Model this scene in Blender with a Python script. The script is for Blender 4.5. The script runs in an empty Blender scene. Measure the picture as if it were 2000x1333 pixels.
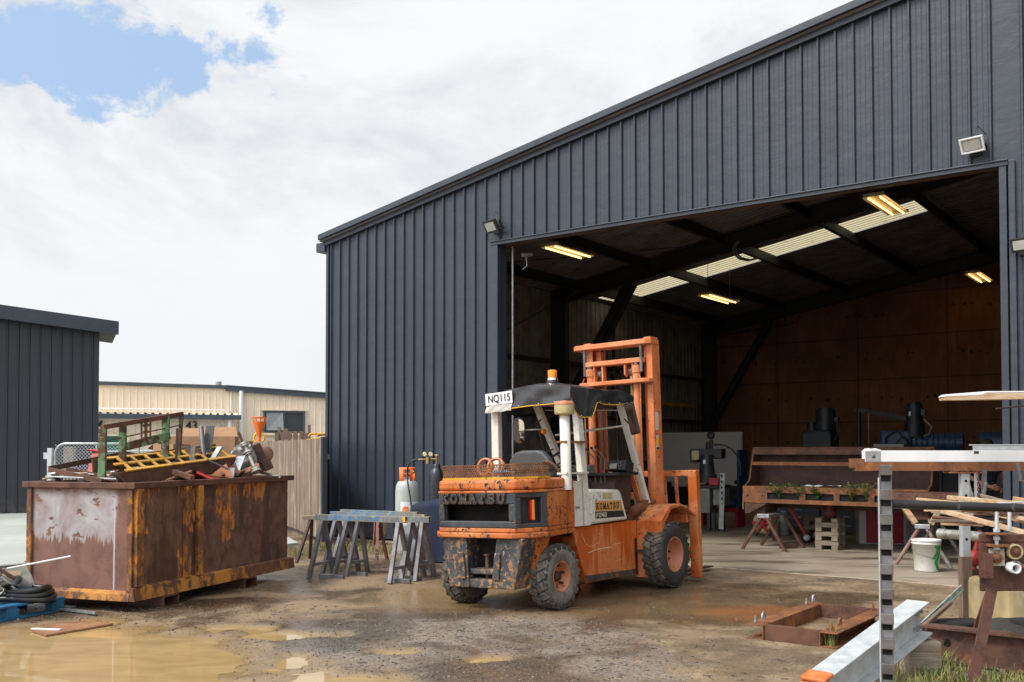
import bpy, bmesh, math, random
from mathutils import Vector, Matrix, Euler
from mathutils import noise as mnoise

SC = bpy.context.scene
COL = SC.collection
R = math.radians
PI = math.pi

# ------------------------------------------------------------------ camera
cam_d = bpy.data.cameras.new('camera')
cam = bpy.data.objects.new('camera', cam_d)
COL.objects.link(cam)
cam.location = (0, 0, 1.62)
cam.rotation_euler = (R(91.6), 0, 0)
cam_d.sensor_width = 36.0
cam_d.lens = 36.0 * 1920 / 2000
cam_d.shift_y = 0.0789
cam_d.clip_start = 0.05
cam_d.clip_end = 3000
SC.camera = cam

# ------------------------------------------------------------------ world, sun, exposure
SUN_ELEV, SUN_AZ = 50, 238        # azimuth clockwise from +Y: behind the camera on the left
SC.view_settings.view_transform = 'Standard'
SC.view_settings.look = 'None'
SC.view_settings.exposure = 0.45
SC.view_settings.gamma = 1
sun_d = bpy.data.lights.new('sun', 'SUN')
sun_d.energy = 2.0
sun_d.angle = R(14)
sun_d.color = (1, 0.95, 0.88)
sun = bpy.data.objects.new('sun', sun_d)
COL.objects.link(sun)
sd = Vector((math.sin(R(SUN_AZ)) * math.cos(R(SUN_ELEV)), math.cos(R(SUN_AZ)) * math.cos(R(SUN_ELEV)), math.sin(R(SUN_ELEV))))
sun.rotation_euler = sd.to_track_quat('Z', 'Y').to_euler()


class NT:
    """short hand for building node trees"""
    def __init__(s, tree):
        s.t = tree
    def n(s, typ, ins=None, **props):
        nd = s.t.nodes.new(typ)
        for k, v in props.items():
            setattr(nd, k, v)
        for k, v in (ins or {}).items():
            s.set(nd.inputs[k], v)
        return nd
    def set(s, sock, v):
        if isinstance(v, bpy.types.NodeSocket):
            s.t.links.new(v, sock)
        else:
            if sock.type in ('RGBA',) and hasattr(v, '__len__') and len(v) == 3:
                v = (*v, 1)
            sock.default_value = v
    def noise(s, vec, scale, detail=6, rough=.6, dist=0):
        return s.n('ShaderNodeTexNoise', {'Vector': vec, 'Scale': scale, 'Detail': detail, 'Roughness': rough, 'Distortion': dist}).outputs[0]
    def vor(s, vec, scale, feature='F1', rnd=1):
        return s.n('ShaderNodeTexVoronoi', {'Vector': vec, 'Scale': scale, 'Randomness': rnd}, feature=feature)
    def map(s, vec, scale=(1, 1, 1), loc=(0, 0, 0), rot=(0, 0, 0)):
        return s.n('ShaderNodeMapping', {'Vector': vec, 'Scale': scale, 'Location': loc, 'Rotation': rot}).outputs[0]
    def step(s, fac, a, b):
        return s.n('ShaderNodeMapRange', {0: fac, 1: a, 2: b, 3: 0.0, 4: 1.0}, interpolation_type='SMOOTHSTEP').outputs[0]
    def lin(s, fac, a, b, c, d):
        return s.n('ShaderNodeMapRange', {0: fac, 1: a, 2: b, 3: c, 4: d}).outputs[0]
    def math(s, op, a, b=0.0, clamp=False):
        return s.n('ShaderNodeMath', {0: a, 1: b}, operation=op, use_clamp=clamp).outputs[0]
    def mix(s, fac, a, b, mode='MIX'):
        nd = s.t.nodes.new('ShaderNodeMix')
        nd.data_type = 'RGBA'
        nd.blend_type = mode
        s.set(nd.inputs[0], fac); s.set(nd.inputs[6], a); s.set(nd.inputs[7], b)
        return nd.outputs[2]
    def sep(s, vec):
        return s.n('ShaderNodeSeparateXYZ', {0: vec}).outputs
    def bump(s, h, strength=.3, dist=.01):
        return s.n('ShaderNodeBump', {'Height': h, 'Strength': strength, 'Distance': dist}).outputs[0]


world = bpy.data.worlds.new('World')
SC.world = world
world.use_nodes = True
wt = NT(world.node_tree)
bg = world.node_tree.nodes['Background']
sky = wt.n('ShaderNodeTexSky', sky_type='NISHITA', sun_disc=False, sun_elevation=R(SUN_ELEV), sun_rotation=R(SUN_AZ), air_density=1.2, dust_density=1.0)
wdir = wt.n('ShaderNodeTexCoord').outputs['Generated']
wx, wy, wz = wt.sep(wdir)
# cloud deck projected on a plane overhead, so the puffs shrink towards the horizon
den = wt.math('ADD', wt.math('MAXIMUM', wz, 0.0), 0.22)
cx_ = wt.math('DIVIDE', wx, den); cy_ = wt.math('DIVIDE', wy, den)
cvec = wt.n('ShaderNodeCombineXYZ', {0: cx_, 1: cy_, 2: 0.0}).outputs[0]
cn = wt.noise(wt.map(cvec, (1.0, 1.0, 1), (3.1, 7.7, 0)), 1.6, 9, .55, .5)
cn2 = wt.noise(wt.map(wdir, (1, 1, 1.6)), 2.6, 10, .62, .4)
# the open blue gap: a patch of sky direction with ragged edges
ax = wt.math('DIVIDE', wx, wt.math('MAXIMUM', wy, 0.05))
az_ = wt.math('DIVIDE', wz, wt.math('MAXIMUM', wy, 0.05))
gx = wt.math('DIVIDE', wt.math('ADD', ax, 0.455), 0.185)
gz_ = wt.math('DIVIDE', wt.math('ADD', wt.math('SUBTRACT', az_, 0.412), wt.math('MULTIPLY', wt.math('ADD', ax, .43), .05)), 0.050)
rad = wt.math('SQRT', wt.math('ADD', wt.math('MULTIPLY', gx, gx), wt.math('MULTIPLY', gz_, gz_)))
rad = wt.math('ADD', rad, wt.math('MULTIPLY', wt.math('SUBTRACT', wt.noise(wt.map(wdir, (1, 1, 1.35)), 11, 14, .66, .25), .5), 3.4))
gap = wt.math('SUBTRACT', 1.0, wt.step(rad, .70, 1.12))
gap = wt.math('MULTIPLY', gap, wt.step(wy, .3, .5))
gap2 = wt.math('MULTIPLY', wt.step(cn, .62, .78), wt.step(wz, .55, .7))
gap = wt.math('MAXIMUM', gap, gap2)
shade = wt.step(cn2, .36, .60)
cloud = wt.mix(shade, (5.1, 5.4, 5.75), (7.0, 7.1, 7.2))
cloud = wt.mix(wt.step(wz, 0.30, 0.02), cloud, (6.6, 6.75, 6.9))
skyblue = wt.mix(.80, sky.outputs[0], (3.5, 4.8, 6.8))
# sky brightened round the hidden sun, added for more light from behind the camera
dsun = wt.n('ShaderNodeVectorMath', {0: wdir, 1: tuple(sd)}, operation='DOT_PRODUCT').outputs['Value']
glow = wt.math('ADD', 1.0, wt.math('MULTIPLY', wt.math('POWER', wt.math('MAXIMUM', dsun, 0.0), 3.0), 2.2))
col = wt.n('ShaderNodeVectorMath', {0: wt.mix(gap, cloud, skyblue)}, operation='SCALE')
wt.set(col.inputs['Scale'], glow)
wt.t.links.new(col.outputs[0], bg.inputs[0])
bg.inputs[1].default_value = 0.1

# ------------------------------------------------------------------ object helpers
def empty(name, loc=(0, 0, 0), rz=0.0, rot=None):
    o = bpy.data.objects.new(name, None)
    COL.objects.link(o)
    o.empty_display_size = .2
    o.location = loc
    o.rotation_euler = rot if rot else (0, 0, rz)
    return o

def tag(o, label=None, cat=None, group=None, kind=None):
    if label: o['label'] = label
    if cat: o['category'] = cat
    if group: o['group'] = group
    if kind: o['kind'] = kind
    return o

def thing(name, label, cat, loc=(0, 0, 0), rz=0.0, group=None, rot=None):
    return tag(empty(name, loc, rz, rot), label, cat, group)

def copy_tree(o, parent=None):
    c = o.copy()
    COL.objects.link(c)
    if parent: c.parent = parent
    for ch in list(o.children):
        copy_tree(ch, c)
    return c

class MB:
    """collects shapes and links them as ONE mesh object"""
    def __init__(s):
        s.v, s.f, s.sm = [], [], []
    def add(s, vs, fs, smooth=False, M=None):
        k = len(s.v)
        s.v += [tuple(M @ Vector(p)) if M else tuple(p) for p in vs]
        s.f += [tuple(i + k for i in f) for f in fs]
        s.sm += [smooth] * len(fs)
        return s
    def box(s, c, d, rot=None, M=None):
        x, y, z = d[0] / 2, d[1] / 2, d[2] / 2
        vs = [Vector((a * x, b * y, e * z)) for e in (-1, 1) for b in (-1, 1) for a in (-1, 1)]
        if rot is not None:
            m = Euler(rot).to_matrix() if not isinstance(rot, Matrix) else rot
            vs = [m @ q for q in vs]
        vs = [q + Vector(c) for q in vs]
        return s.add(vs, [(0, 2, 3, 1), (4, 5, 7, 6), (0, 1, 5, 4), (2, 6, 7, 3), (0, 4, 6, 2), (1, 3, 7, 5)], M=M)
    def bb(s, x0, x1, y0, y1, z0, z1):
        return s.box(((x0 + x1) / 2, (y0 + y1) / 2, (z0 + z1) / 2), (abs(x1 - x0), abs(y1 - y0), abs(z1 - z0)))
    def bar(s, p, q, w, h, up=(0, 0, 1)):
        p, q = Vector(p), Vector(q)
        d = (q - p); L = d.length; d.normalize()
        up = Vector(up)
        if abs(d.dot(up)) > .98: up = Vector((0, 1, 0))
        sx = d.cross(up).normalized(); uz = sx.cross(d)
        m = Matrix((sx, d, uz)).transposed()
        return s.box((p + q) / 2, (w, L, h), rot=m)
    def tube(s, pts, r, n=8, caps=True, smooth=True, closed=False):
        pts = [Vector(p) for p in pts]
        rs = r if hasattr(r, '__len__') else [r] * len(pts)
        vs, fs = [], []
        m = len(pts)
        prev = None
        for i, p in enumerate(pts):
            if closed:
                t = (pts[(i + 1) % m] - pts[i - 1])
            else:
                t = pts[min(i + 1, m - 1)] - pts[max(i - 1, 0)]
            t.normalize()
            a = prev if prev is not None else (Vector((0, 0, 1)) if abs(t.z) < .9 else Vector((1, 0, 0)))
            x = (a - t * a.dot(t))
            if x.length < 1e-4: x = t.orthogonal()
            x.normalize(); prev = x
            y = t.cross(x)
            for k in range(n):
                an = 2 * PI * k / n
                vs.append(p + x * math.cos(an) * rs[i] + y * math.sin(an) * rs[i])
        for i in range(m if closed else m - 1):
            for k in range(n):
                a, b = i * n, ((i + 1) % m) * n
                fs.append((a + k, a + (k + 1) % n, b + (k + 1) % n, b + k))
        s.add(vs, fs, smooth)
        if caps and not closed:
            s.add(vs[:n], [tuple(range(n))[::-1]])
            s.add(vs[-n:], [tuple(range(n))])
        return s
    def lathe(s, prof, n=24, M=None, smooth=True, closed=False, a0=0, a1=2 * PI):
        """prof: (radius, height) pairs round local Z"""
        vs, fs = [], []
        full = abs(a1 - a0 - 2 * PI) < 1e-6
        nn = n if full else n + 1
        for r, z in prof:
            for k in range(nn):
                a = a0 + (a1 - a0) * k / n
                vs.append(Vector((r * math.cos(a), r * math.sin(a), z)))
        m = len(prof)
        for i in range(m if closed else m - 1):
            j = (i + 1) % m
            for k in range(n):
                k2 = (k + 1) % nn
                fs.append((i * nn + k, i * nn + k2, j * nn + k2, j * nn + k))
        return s.add(vs, fs, smooth, M)
    def prism(s, poly, d0, d1, axis='x', M=None):
        """extrude a 2d outline; axis x: (y,z) outline, y: (x,z), z: (x,y)"""
        def P(a, b, d):
            return {'x': (d, a, b), 'y': (a, d, b), 'z': (a, b, d)}[axis]
        n = len(poly)
        vs = [P(a, b, d0) for a, b in poly] + [P(a, b, d1) for a, b in poly]
        fs = [tuple(range(n))[::-1], tuple(range(n, 2 * n))]
        fs += [(i, (i + 1) % n, n + (i + 1) % n, n + i) for i in range(n)]
        return s.add(vs, fs, M=M)
    def build(s, name, mat, parent=None, bevel=0.0, seg=2, loc=None, rot=None, recalc=True):
        me = bpy.data.meshes.new(name)
        me.from_pydata(s.v, [], s.f)
        for p, sm in zip(me.polygons, s.sm): p.use_smooth = sm
        if recalc:
            b = bmesh.new(); b.from_mesh(me)
            bmesh.ops.recalc_face_normals(b, faces=b.faces)
            b.to_mesh(me); b.free()
        me.materials.append(mat)
        o = bpy.data.objects.new(name, me)
        COL.objects.link(o)
        if parent: o.parent = parent
        if loc: o.location = loc
        if rot: o.rotation_euler = rot
        if bevel:
            m = o.modifiers.new('bevel', 'BEVEL')
            m.width = bevel; m.segments = seg; m.limit_method = 'ANGLE'; m.angle_limit = R(40)
        return o

def MX(loc=(0, 0, 0), rot=(0, 0, 0)):
    return Matrix.Translation(loc) @ Euler(rot).to_matrix().to_4x4()

AX_X = Euler((0, PI / 2, 0)).to_matrix().to_4x4()     # turns local Z to +X
AX_Y = Euler((-PI / 2, 0, 0)).to_matrix().to_4x4()    # turns local Z to +Y

def arc(c, r, a0, a1, n, plane='xz'):
    out = []
    for i in range(n + 1):
        a = a0 + (a1 - a0) * i / n
        u, w = math.cos(a) * r, math.sin(a) * r
        out.append({'xz': (c[0] + u, c[1], c[2] + w), 'xy': (c[0] + u, c[1] + w, c[2]), 'yz': (c[0], c[1] + u, c[2] + w)}[plane])
    return out

def text(name, body, mat, parent, loc, rot, size, extrude=.002, bold=0.0, align='CENTER', sx=1.0):
    cu = bpy.data.curves.new(name, 'FONT')
    cu.body = body; cu.size = size; cu.extrude = extrude; cu.offset = bold
    cu.align_x = align; cu.align_y = 'CENTER'
    tmp = bpy.data.objects.new(name, cu)
    COL.objects.link(tmp)
    dg = bpy.context.evaluated_depsgraph_get()
    me = bpy.data.meshes.new_from_object(tmp.evaluated_get(dg))
    bpy.data.objects.remove(tmp)
    me.materials.clear(); me.materials.append(mat)
    o = bpy.data.objects.new(name, me)
    COL.objects.link(o)
    o.location = loc; o.rotation_euler = rot; o.scale = (sx, 1, 1)
    if parent: o.parent = parent
    return o

# slab-serif capitals as strokes in a unit box (0..0.8 x 0..1)
GLYPH = {
 'K': [[(.12, 0), (.12, 1)], [(.7, 1), (.16, .42)], [(.32, .58), (.74, 0)], [(0, 0), (.26, 0)], [(0, 1), (.26, 1)], [(.56, 1), (.8, 1)], [(.58, 0), (.84, 0)]],
 'O': [[(.4 + .34 * math.cos(2 * PI * i / 14), .5 + .5 * math.sin(2 * PI * i / 14)) for i in range(15)]],
 'M': [[(.08, 0), (.12, 1)], [(.12, 1), (.42, .1)], [(.42, .1), (.74, 1)], [(.74, 1), (.78, 0)], [(-.04, 0), (.2, 0)], [(.66, 0), (.9, 0)], [(0, 1), (.16, 1)], [(.7, 1), (.86, 1)]],
 'A': [[(.06, 0), (.4, 1)], [(.4, 1), (.74, 0)], [(.18, .34), (.62, .34)], [(-.06, 0), (.2, 0)], [(.6, 0), (.86, 0)]],
 'T': [[(.4, 0), (.4, 1)], [(.04, 1), (.76, 1)], [(.04, 1), (.04, .76)], [(.76, 1), (.76, .76)], [(.26, 0), (.54, 0)]],
 'S': [[(.68, .72), (.64, .9), (.46, 1), (.26, .97), (.12, .82), (.16, .63), (.38, .52), (.6, .42), (.7, .24), (.6, .06), (.4, 0), (.2, .04), (.1, .26)], [(.68, 1), (.68, .74)], [(.1, 0), (.1, .26)]],
 'U': [[(.12, 1), (.12, .28), (.2, .08), (.4, 0), (.58, .08), (.66, .28), (.66, 1)], [(0, 1), (.26, 1)], [(.54, 1), (.8, 1)]],
}
def lettering(name, body, mat, parent, origin, xdir, updir, out, h, step, stroke, depth, bevel=0.0, wide=.9):
    """raised letters built from flat strokes"""
    mb = MB()
    xd, ud, od = Vector(xdir), Vector(updir), Vector(out)
    for i, ch in enumerate(body):
        for st in GLYPH[ch]:
            for (a, b), (c, d) in zip(st, st[1:]):
                p = Vector(origin) + xd * (i * step + a * h * wide) + ud * (b * h)
                q = Vector(origin) + xd * (i * step + c * h * wide) + ud * (d * h)
                e = (q - p).normalized() * stroke * .42
                mb.bar(p - e, q + e, stroke, depth, up=od)
    return mb.build(name, mat, parent, bevel=bevel)
# ------------------------------------------------------------------ materials
MATS = {}
def newmat(name):
    m = bpy.data.materials.new(name)
    m.use_nodes = True
    t = NT(m.node_tree)
    b = m.node_tree.nodes['Principled BSDF']
    MATS[name] = m
    return m, t, b

def ocoord(t): return t.n('ShaderNodeTexCoord').outputs['Object']
def wcoord(t): return t.n('ShaderNodeNewGeometry').outputs['Position']

def simple(name, col, rough=.6, metal=0.0, var=.25, scale=9, bump=.0, dirt=None, dirt_at=(.55, .75), spec=None, world=False):
    """one colour broken up by soft patches, with optional dirt"""
    m, t, b = newmat(name)
    v = wcoord(t) if world else ocoord(t)
    n1 = t.noise(v, scale, 6, .6)
    dark = tuple(c * (1 - var) for c in col); lite = tuple(min(1, c * (1 + var)) for c in col)
    c = t.mix(t.step(n1, .3, .7), dark, lite)
    if dirt:
        n2 = t.noise(t.map(v, (1, 1, .35)), scale * 1.7, 9, .7, .4)
        c = t.mix(t.step(n2, *dirt_at), c, dirt)
    t.set(b.inputs['Base Color'], c)
    t.set(b.inputs['Roughness'], t.lin(n1, .3, .7, rough * .85, min(1, rough * 1.15)))
    b.inputs['Metallic'].default_value = metal
    if spec is not None: b.inputs['Specular IOR Level'].default_value = spec
    if bump:
        t.set(b.inputs['Normal'], t.bump(t.noise(v, scale * 6, 6, .65), bump, .01))
    return m

def edge_mask(t, radius=.012):
    g = t.n('ShaderNodeNewGeometry').outputs['Normal']
    be = t.n('ShaderNodeBevel', {'Radius': radius}, samples=4).outputs[0]
    d = t.n('ShaderNodeVectorMath', {0: g, 1: be}, operation='DOT_PRODUCT').outputs['Value']
    return t.math('SUBTRACT', 1.0, d)

def paint(name, col, faded, under=(.10, .045, .025), chips=(.60, .66), chip_scale=14, rough=.45, edge=.012, dirt=(.06, .04, .03),
          dirt_at=(.56, .8), fade_at=(.4, .65), bump=.25, scratch=True, chips2=None):
    """worn machine paint: faded patches, chips down to rust, rubbed edges, streaky grime, scratches"""
    m, t, b = newmat(name)
    v = ocoord(t)
    low = t.noise(v, 2.3, 5, .55, .3)
    c = t.mix(t.step(low, *fade_at), col, faded)
    grime = t.noise(t.map(v, (3.2, 3.2, .8)), 3.0, 9, .68, .6)
    c = t.mix(t.math('MULTIPLY', t.step(grime, *dirt_at), .75), c, dirt)
    c = t.mix(t.math('MULTIPLY', t.step(t.noise(v, 9, 8, .7, .5), .35, .7), .30), c, tuple(k * .55 for k in col))
    chipn = t.noise(v, chip_scale, 10, .72, .2)
    cl = t.noise(v, 2.6, 4, .6)
    chipn = t.math('ADD', chipn, t.math('MULTIPLY', t.math('SUBTRACT', cl, .5), .34))
    if edge:
        em = t.math('MULTIPLY', t.step(edge_mask(t, edge), .02, .25), t.step(chipn, .40, .52))
        ck = t.math('MAXIMUM', t.step(chipn, *chips), em)
    else:
        ck = t.step(chipn, *chips)
    un = t.mix(t.step(t.noise(v, chip_scale * 2.5, 4), .35, .65), tuple(k * .45 for k in under), under)
    c = t.mix(ck, c, un)
    if chips2:   # second, brighter colour that shows through (undercoat)
        c = t.mix(t.step(t.noise(t.map(v, (1, 1, 1), (5, 3, 1)), chip_scale * 1.3, 10, .75, .3), chips2[0], chips2[1]), c, chips2[2])
    if scratch:
        sc = t.noise(t.map(v, (5, 5, 60), rot=(.3, .5, .2)), 2.0, 3, .5)
        sc2 = t.noise(v, 3.0, 2)
        c = t.mix(t.math('MULTIPLY', t.step(sc, .70, .73), t.step(sc2, .5, .6)), c, tuple(min(1, k * 1.5 + .12) for k in faded))
    t.set(b.inputs['Base Color'], c)
    t.set(b.inputs['Roughness'], t.lin(ck, 0, 1, rough, .85))
    h = t.math('SUBTRACT', t.math('MULTIPLY', t.noise(v, 40, 4), .15), ck)
    t.set(b.inputs['Normal'], t.bump(h, bump, .004))
    return m

def rust(name, dark=(.035, .017, .012), mid=(.12, .05, .028), hot=(.30, .11, .03), hot_at=(.58, .75), scale=6, rough=.8, wet=False):
    m, t, b = newmat(name)
    v = ocoord(t)
    a = t.noise(v, scale, 9, .68, .4)
    c = t.mix(t.step(a, .32, .62), dark, mid)
    h = t.noise(t.map(v, (1, 1, .6), (2, 5, 1)), scale * .8, 9, .7, .5)
    c = t.mix(t.step(h, *hot_at), c, hot)
    fine = t.noise(v, scale * 16, 5, .7)
    c = t.mix(t.math('MULTIPLY', t.step(fine, .4, .8), .5), c, tuple(k * 1.7 for k in mid))
    t.set(b.inputs['Base Color'], c)
    t.set(b.inputs['Roughness'], t.lin(a, .3, .7, rough * (.45 if wet else .85), rough))
    t.set(b.inputs['Normal'], t.bump(fine, .35, .006))
    return m

def timber(name, col, dark, axis='z', scale=5, rough=.8, blotch=None):
    m, t, b = newmat(name)
    v = ocoord(t)
    st = {'z': (1, 1, .07), 'x': (.07, 1, 1), 'y': (1, .07, 1)}[axis]
    g = t.noise(t.map(v, st), scale * 9, 6, .65, 1.2)
    c = t.mix(t.step(g, .3, .7), dark, col)
    if blotch:
        bl = t.noise(t.map(v, tuple(.3 if k < 1 else 1.3 for k in st)), scale * 1.4, 6, .6, .5)
        c = t.mix(t.step(bl, .45, .7), c, blotch)
    t.set(b.inputs['Base Color'], c)
    b.inputs['Roughness'].default_value = rough
    t.set(b.inputs['Normal'], t.bump(g, .25, .004))
    return m

# shed skins
def cladding(name, col, rough=.42):
    m, t, b = newmat(name)
    v = ocoord(t)
    lo = t.noise(t.map(v, (1, 1, .4)), 1.1, 5, .6, .5)
    st = t.noise(t.map(v, (9, 9, .25)), 1.6, 5, .6)
    c = t.mix(t.step(lo, .3, .7), tuple(k * .88 for k in col), tuple(k * 1.12 for k in col))
    c = t.mix(t.math('MULTIPLY', t.step(st, .5, .8), .22), c, tuple(k * 1.6 + .01 for k in col))
    z = t.sep(v)[2]
    splash = t.math('MULTIPLY', t.step(z, .55, .0), t.step(t.noise(v, 6, 7, .7), .4, .6))
    c = t.mix(t.math('MULTIPLY', splash, .5), c, (.10, .075, .05))
    sp = t.noise(v, 55, 2)
    c = t.mix(t.step(sp, .77, .80), c, (.3, .3, .3))
    t.set(b.inputs['Base Color'], c)
    t.set(b.inputs['Roughness'], t.lin(lo, .3, .7, rough * .85, rough * 1.2))
    b.inputs['Specular IOR Level'].default_value = .5
    dent = t.noise(t.map(v, (1, 1, 1.6)), 2.0, 4, .55)
    t.set(b.inputs['Normal'], t.bump(dent, .35, .035))
    return m
M_clad = cladding('charcoal_cladding', (.026, .034, .050))
M_clad2 = cladding('dark_cladding', (.022, .026, .037))
M_trim = cladding('charcoal_trim', (.027, .035, .050), .40)
M_inner = simple('inner_sheet', (.24, .225, .21), .6, var=.3, scale=2, dirt=(.05, .04, .03))
M_roofin = simple('roof_underside', (.25, .225, .225), .75, var=.3, scale=1.5)
M_steel = simple('dark_steel', (.028, .03, .034), .55, var=.3, scale=3)
M_cream = simple('cream_cladding', (.74, .63, .50), .55, var=.05, scale=.8)
M_creamtrim = simple('cream_trim', (.74, .64, .48), .6, var=.1)
M_gutter = simple('grey_gutter', (.055, .07, .085), .4, var=.1)
M_whitepvc = simple('white_pvc', (.72, .73, .74), .4, var=.06)
M_greendoor = simple('green_roller', (.012, .13, .085), .5, var=.15, scale=2)

# skylight sheet: translucent, mouldy
def m_skylight():
    m, t, b = newmat('translucent_sheet')
    v = ocoord(t)
    sp = t.step(t.noise(t.map(v, (1, 5, 1)), 3.5, 6, .7), .60, .64)
    c = t.mix(sp, (.37, .325, .21), (.045, .03, .02))
    band = t.step(t.noise(t.map(v, (.25, 9, 1)), 3.0, 2), .56, .6)
    c = t.mix(t.math('MULTIPLY', band, .4), c, (.36, .32, .22))
    tr = t.n('ShaderNodeBsdfTranslucent', {'Color': c})
    out = t.t.nodes['Material Output']
    t.t.nodes.remove(b)
    t.t.links.new(tr.outputs[0], out.inputs['Surface'])
    return m
M_skylight = m_skylight()

def m_ply():
    m, t, b = newmat('plywood_lining')
    v = ocoord(t)
    x, y, z = t.sep(v)
    g = t.noise(t.map(v, (6, 6, .5)), 2.2, 7, .6, 1.0)
    c = t.mix(t.step(g, .3, .72), (.23, .098, .042), (.37, .168, .072))
    lo = t.noise(v, .6, 4, .6)
    c = t.mix(t.step(lo, .35, .7), c, (.19, .083, .036))
    # knots, in rows at each veneer repeat
    kv = t.vor(t.map(v, (2.4, 1, 1.6)), 1.0).outputs['Distance']
    row = t.step(t.math('ABSOLUTE', t.math('SUBTRACT', t.math('FRACT', t.math('MULTIPLY', z, .82)), .5)), .14, .04)
    kn = t.vor(t.map(v, (5, 1, 5)), 1.0).outputs['Distance']
    c = t.mix(t.math('MULTIPLY', t.step(kn, .30, .16), t.math('ADD', row, t.step(kv, .12, .05))), c, (.05, .022, .012))
    # sheet joints
    jx = t.math('ABSOLUTE', t.math('SUBTRACT', t.math('FRACT', t.math('DIVIDE', x, 2.4)), .5))
    jz = t.math('ABSOLUTE', t.math('SUBTRACT', t.math('FRACT', t.math('DIVIDE', z, 1.2)), .5))
    j = t.math('MAXIMUM', t.step(jx, .4915, .4945), t.step(jz, .483, .489))
    c = t.mix(t.math('MULTIPLY', j, .7), c, (.05, .025, .015))
    t.set(b.inputs['Base Color'], c)
    b.inputs['Roughness'].default_value = .75
    return m
M_ply = m_ply()

M_orange = paint('orange_paint', (.54, .125, .02), (.66, .25, .10), under=(.10, .05, .03), chips=(.575, .63), chip_scale=20, dirt=(.14, .05, .025), dirt_at=(.48, .74), rough=.42, edge=.022, fade_at=(.42, .58))
M_orange_side = paint('orange_panel_paint', (.52, .105, .012), (.60, .17, .045), under=(.13, .06, .03), chips=(.63, .67), chip_scale=18, dirt=(.2, .07, .025), dirt_at=(.52, .78), rough=.30, fade_at=(.5, .58), edge=.02)
M_orange_mast = paint('orange_mast_paint', (.66, .19, .06), (.72, .28, .125), under=(.10, .05, .03), chips=(.62, .66), dirt=(.22, .085, .04), dirt_at=(.52, .8), rough=.5, chip_scale=18, edge=.016)
M_orange_scr = paint('orange_scraped_paint', (.55, .14, .025), (.62, .22, .07), under=(.05, .03, .022), chips=(.55, .60), dirt=(.10, .05, .03), dirt_at=(.47, .70), chip_scale=19, chips2=(.60, .64, (.50, .30, .06)), edge=.03)
M_black = paint('black_panel_paint', (.025, .032, .040), (.045, .058, .07), under=(.20, .10, .05), chips=(.575, .61), chip_scale=26, dirt=(.12, .10, .08), dirt_at=(.52, .8), rough=.40, edge=.03)
M_bumper = paint('scraped_bumper_paint', (.022, .032, .042), (.05, .065, .075), under=(.38, .19, .08), chips=(.53, .56), chip_scale=15, dirt=(.20, .15, .10), dirt_at=(.46, .8), rough=.55, chips2=(.60, .62, (.44, .32, .19)), edge=.03)
M_cabwhite = paint('white_cab_paint', (.66, .64, .56), (.74, .73, .68), under=(.22, .07, .02), chips=(.625, .65), chip_scale=20, dirt=(.40, .32, .18), dirt_at=(.52, .82), rough=.45, edge=.014)
M_yellow = paint('yellow_paint', (.62, .30, .015), (.66, .36, .05), under=(.16, .07, .03), chips=(.6, .66), dirt=(.2, .09, .03))
M_green = paint('green_flaking_paint', (.10, .20, .085), (.18, .27, .15), under=(.12, .06, .04), chips=(.46, .52), chip_scale=7, dirt=(.08, .06, .04), rough=.7)
M_redpaint = paint('red_paint', (.36, .03, .025), (.42, .07, .06), under=(.08, .04, .03), chips=(.62, .68))
M_rust = rust('brown_rust')
M_rust_d = rust('dark_rust', (.02, .012, .01), (.07, .032, .022), (.16, .06, .025), (.62, .8))
M_rust_o = rust('orange_rust', (.07, .03, .018), (.20, .075, .028), (.36, .14, .03), (.5, .7))
M_rust_wet = rust('wet_rust', (.035, .018, .013), (.11, .046, .03), (.26, .09, .025), (.6, .78), wet=True, rough=.6)
M_rubber = simple('dirty_rubber', (.032, .03, .029), .8, var=.35, scale=7, bump=.3, dirt=(.16, .135, .105), dirt_at=(.40, .66))
M_rubber_side = simple('grey_tyre_wall', (.165, .15, .128), .85, var=.25, scale=8, bump=.2, dirt=(.045, .04, .035), dirt_at=(.5, .7))
M_rubber_blk = simple('black_tyre_wall', (.035, .034, .034), .7, var=.3, scale=8, bump=.2, dirt=(.10, .085, .07), dirt_at=(.56, .8))
M_rim = paint('salmon_rim_paint', (.48, .17, .08), (.55, .23, .12), under=(.09, .05, .035), chips=(.60, .66), dirt=(.10, .06, .04), dirt_at=(.5, .75), edge=0)
M_vinyl = simple('black_vinyl', (.030, .031, .034), .34, var=.4, scale=3, bump=.12, dirt=(.13, .13, .13), dirt_at=(.52, .8))
M_seat = simple('grey_seat_vinyl', (.055, .057, .06), .5, var=.2, scale=4, bump=.1)
M_blk = simple('matt_black', (.015, .015, .016), .55, var=.3)
M_void = simple('dark_cavity_shade', (.006, .006, .006), .9, var=.1)
M_chrome = simple('chrome', (.75, .75, .76), .12, 1.0, var=.05)
M_mirror = simple('mirror_glass', (.80, .82, .82), .03, 1.0, var=.04)
M_galv = simple('galvanised_steel', (.40, .42, .43), .42, .75, var=.2, scale=14)
M_galvp = simple('galvanised_pale', (.50, .53, .54), .5, .25, var=.14, scale=11, dirt=(.36, .36, .34), dirt_at=(.55, .8))
M_bare = simple('bare_steel', (.16, .15, .145), .5, .55, var=.35, scale=6, dirt=(.12, .075, .05), dirt_at=(.52, .72))
M_trestle = simple('mill_scale_steel', (.20, .20, .215), .5, .45, var=.35, scale=5, dirt=(.13, .085, .065), dirt_at=(.5, .75))
M_amber = simple('amber_lens', (.95, .26, .01), .25, var=.1)
M_lensr = simple('red_lens', (.45, .02, .01), .2, var=.1)
M_khaki = simple('khaki_plastic', (.46, .41, .21), .5, var=.12)
M_plate = simple('white_plate', (.72, .73, .72), .45, var=.06)
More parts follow.
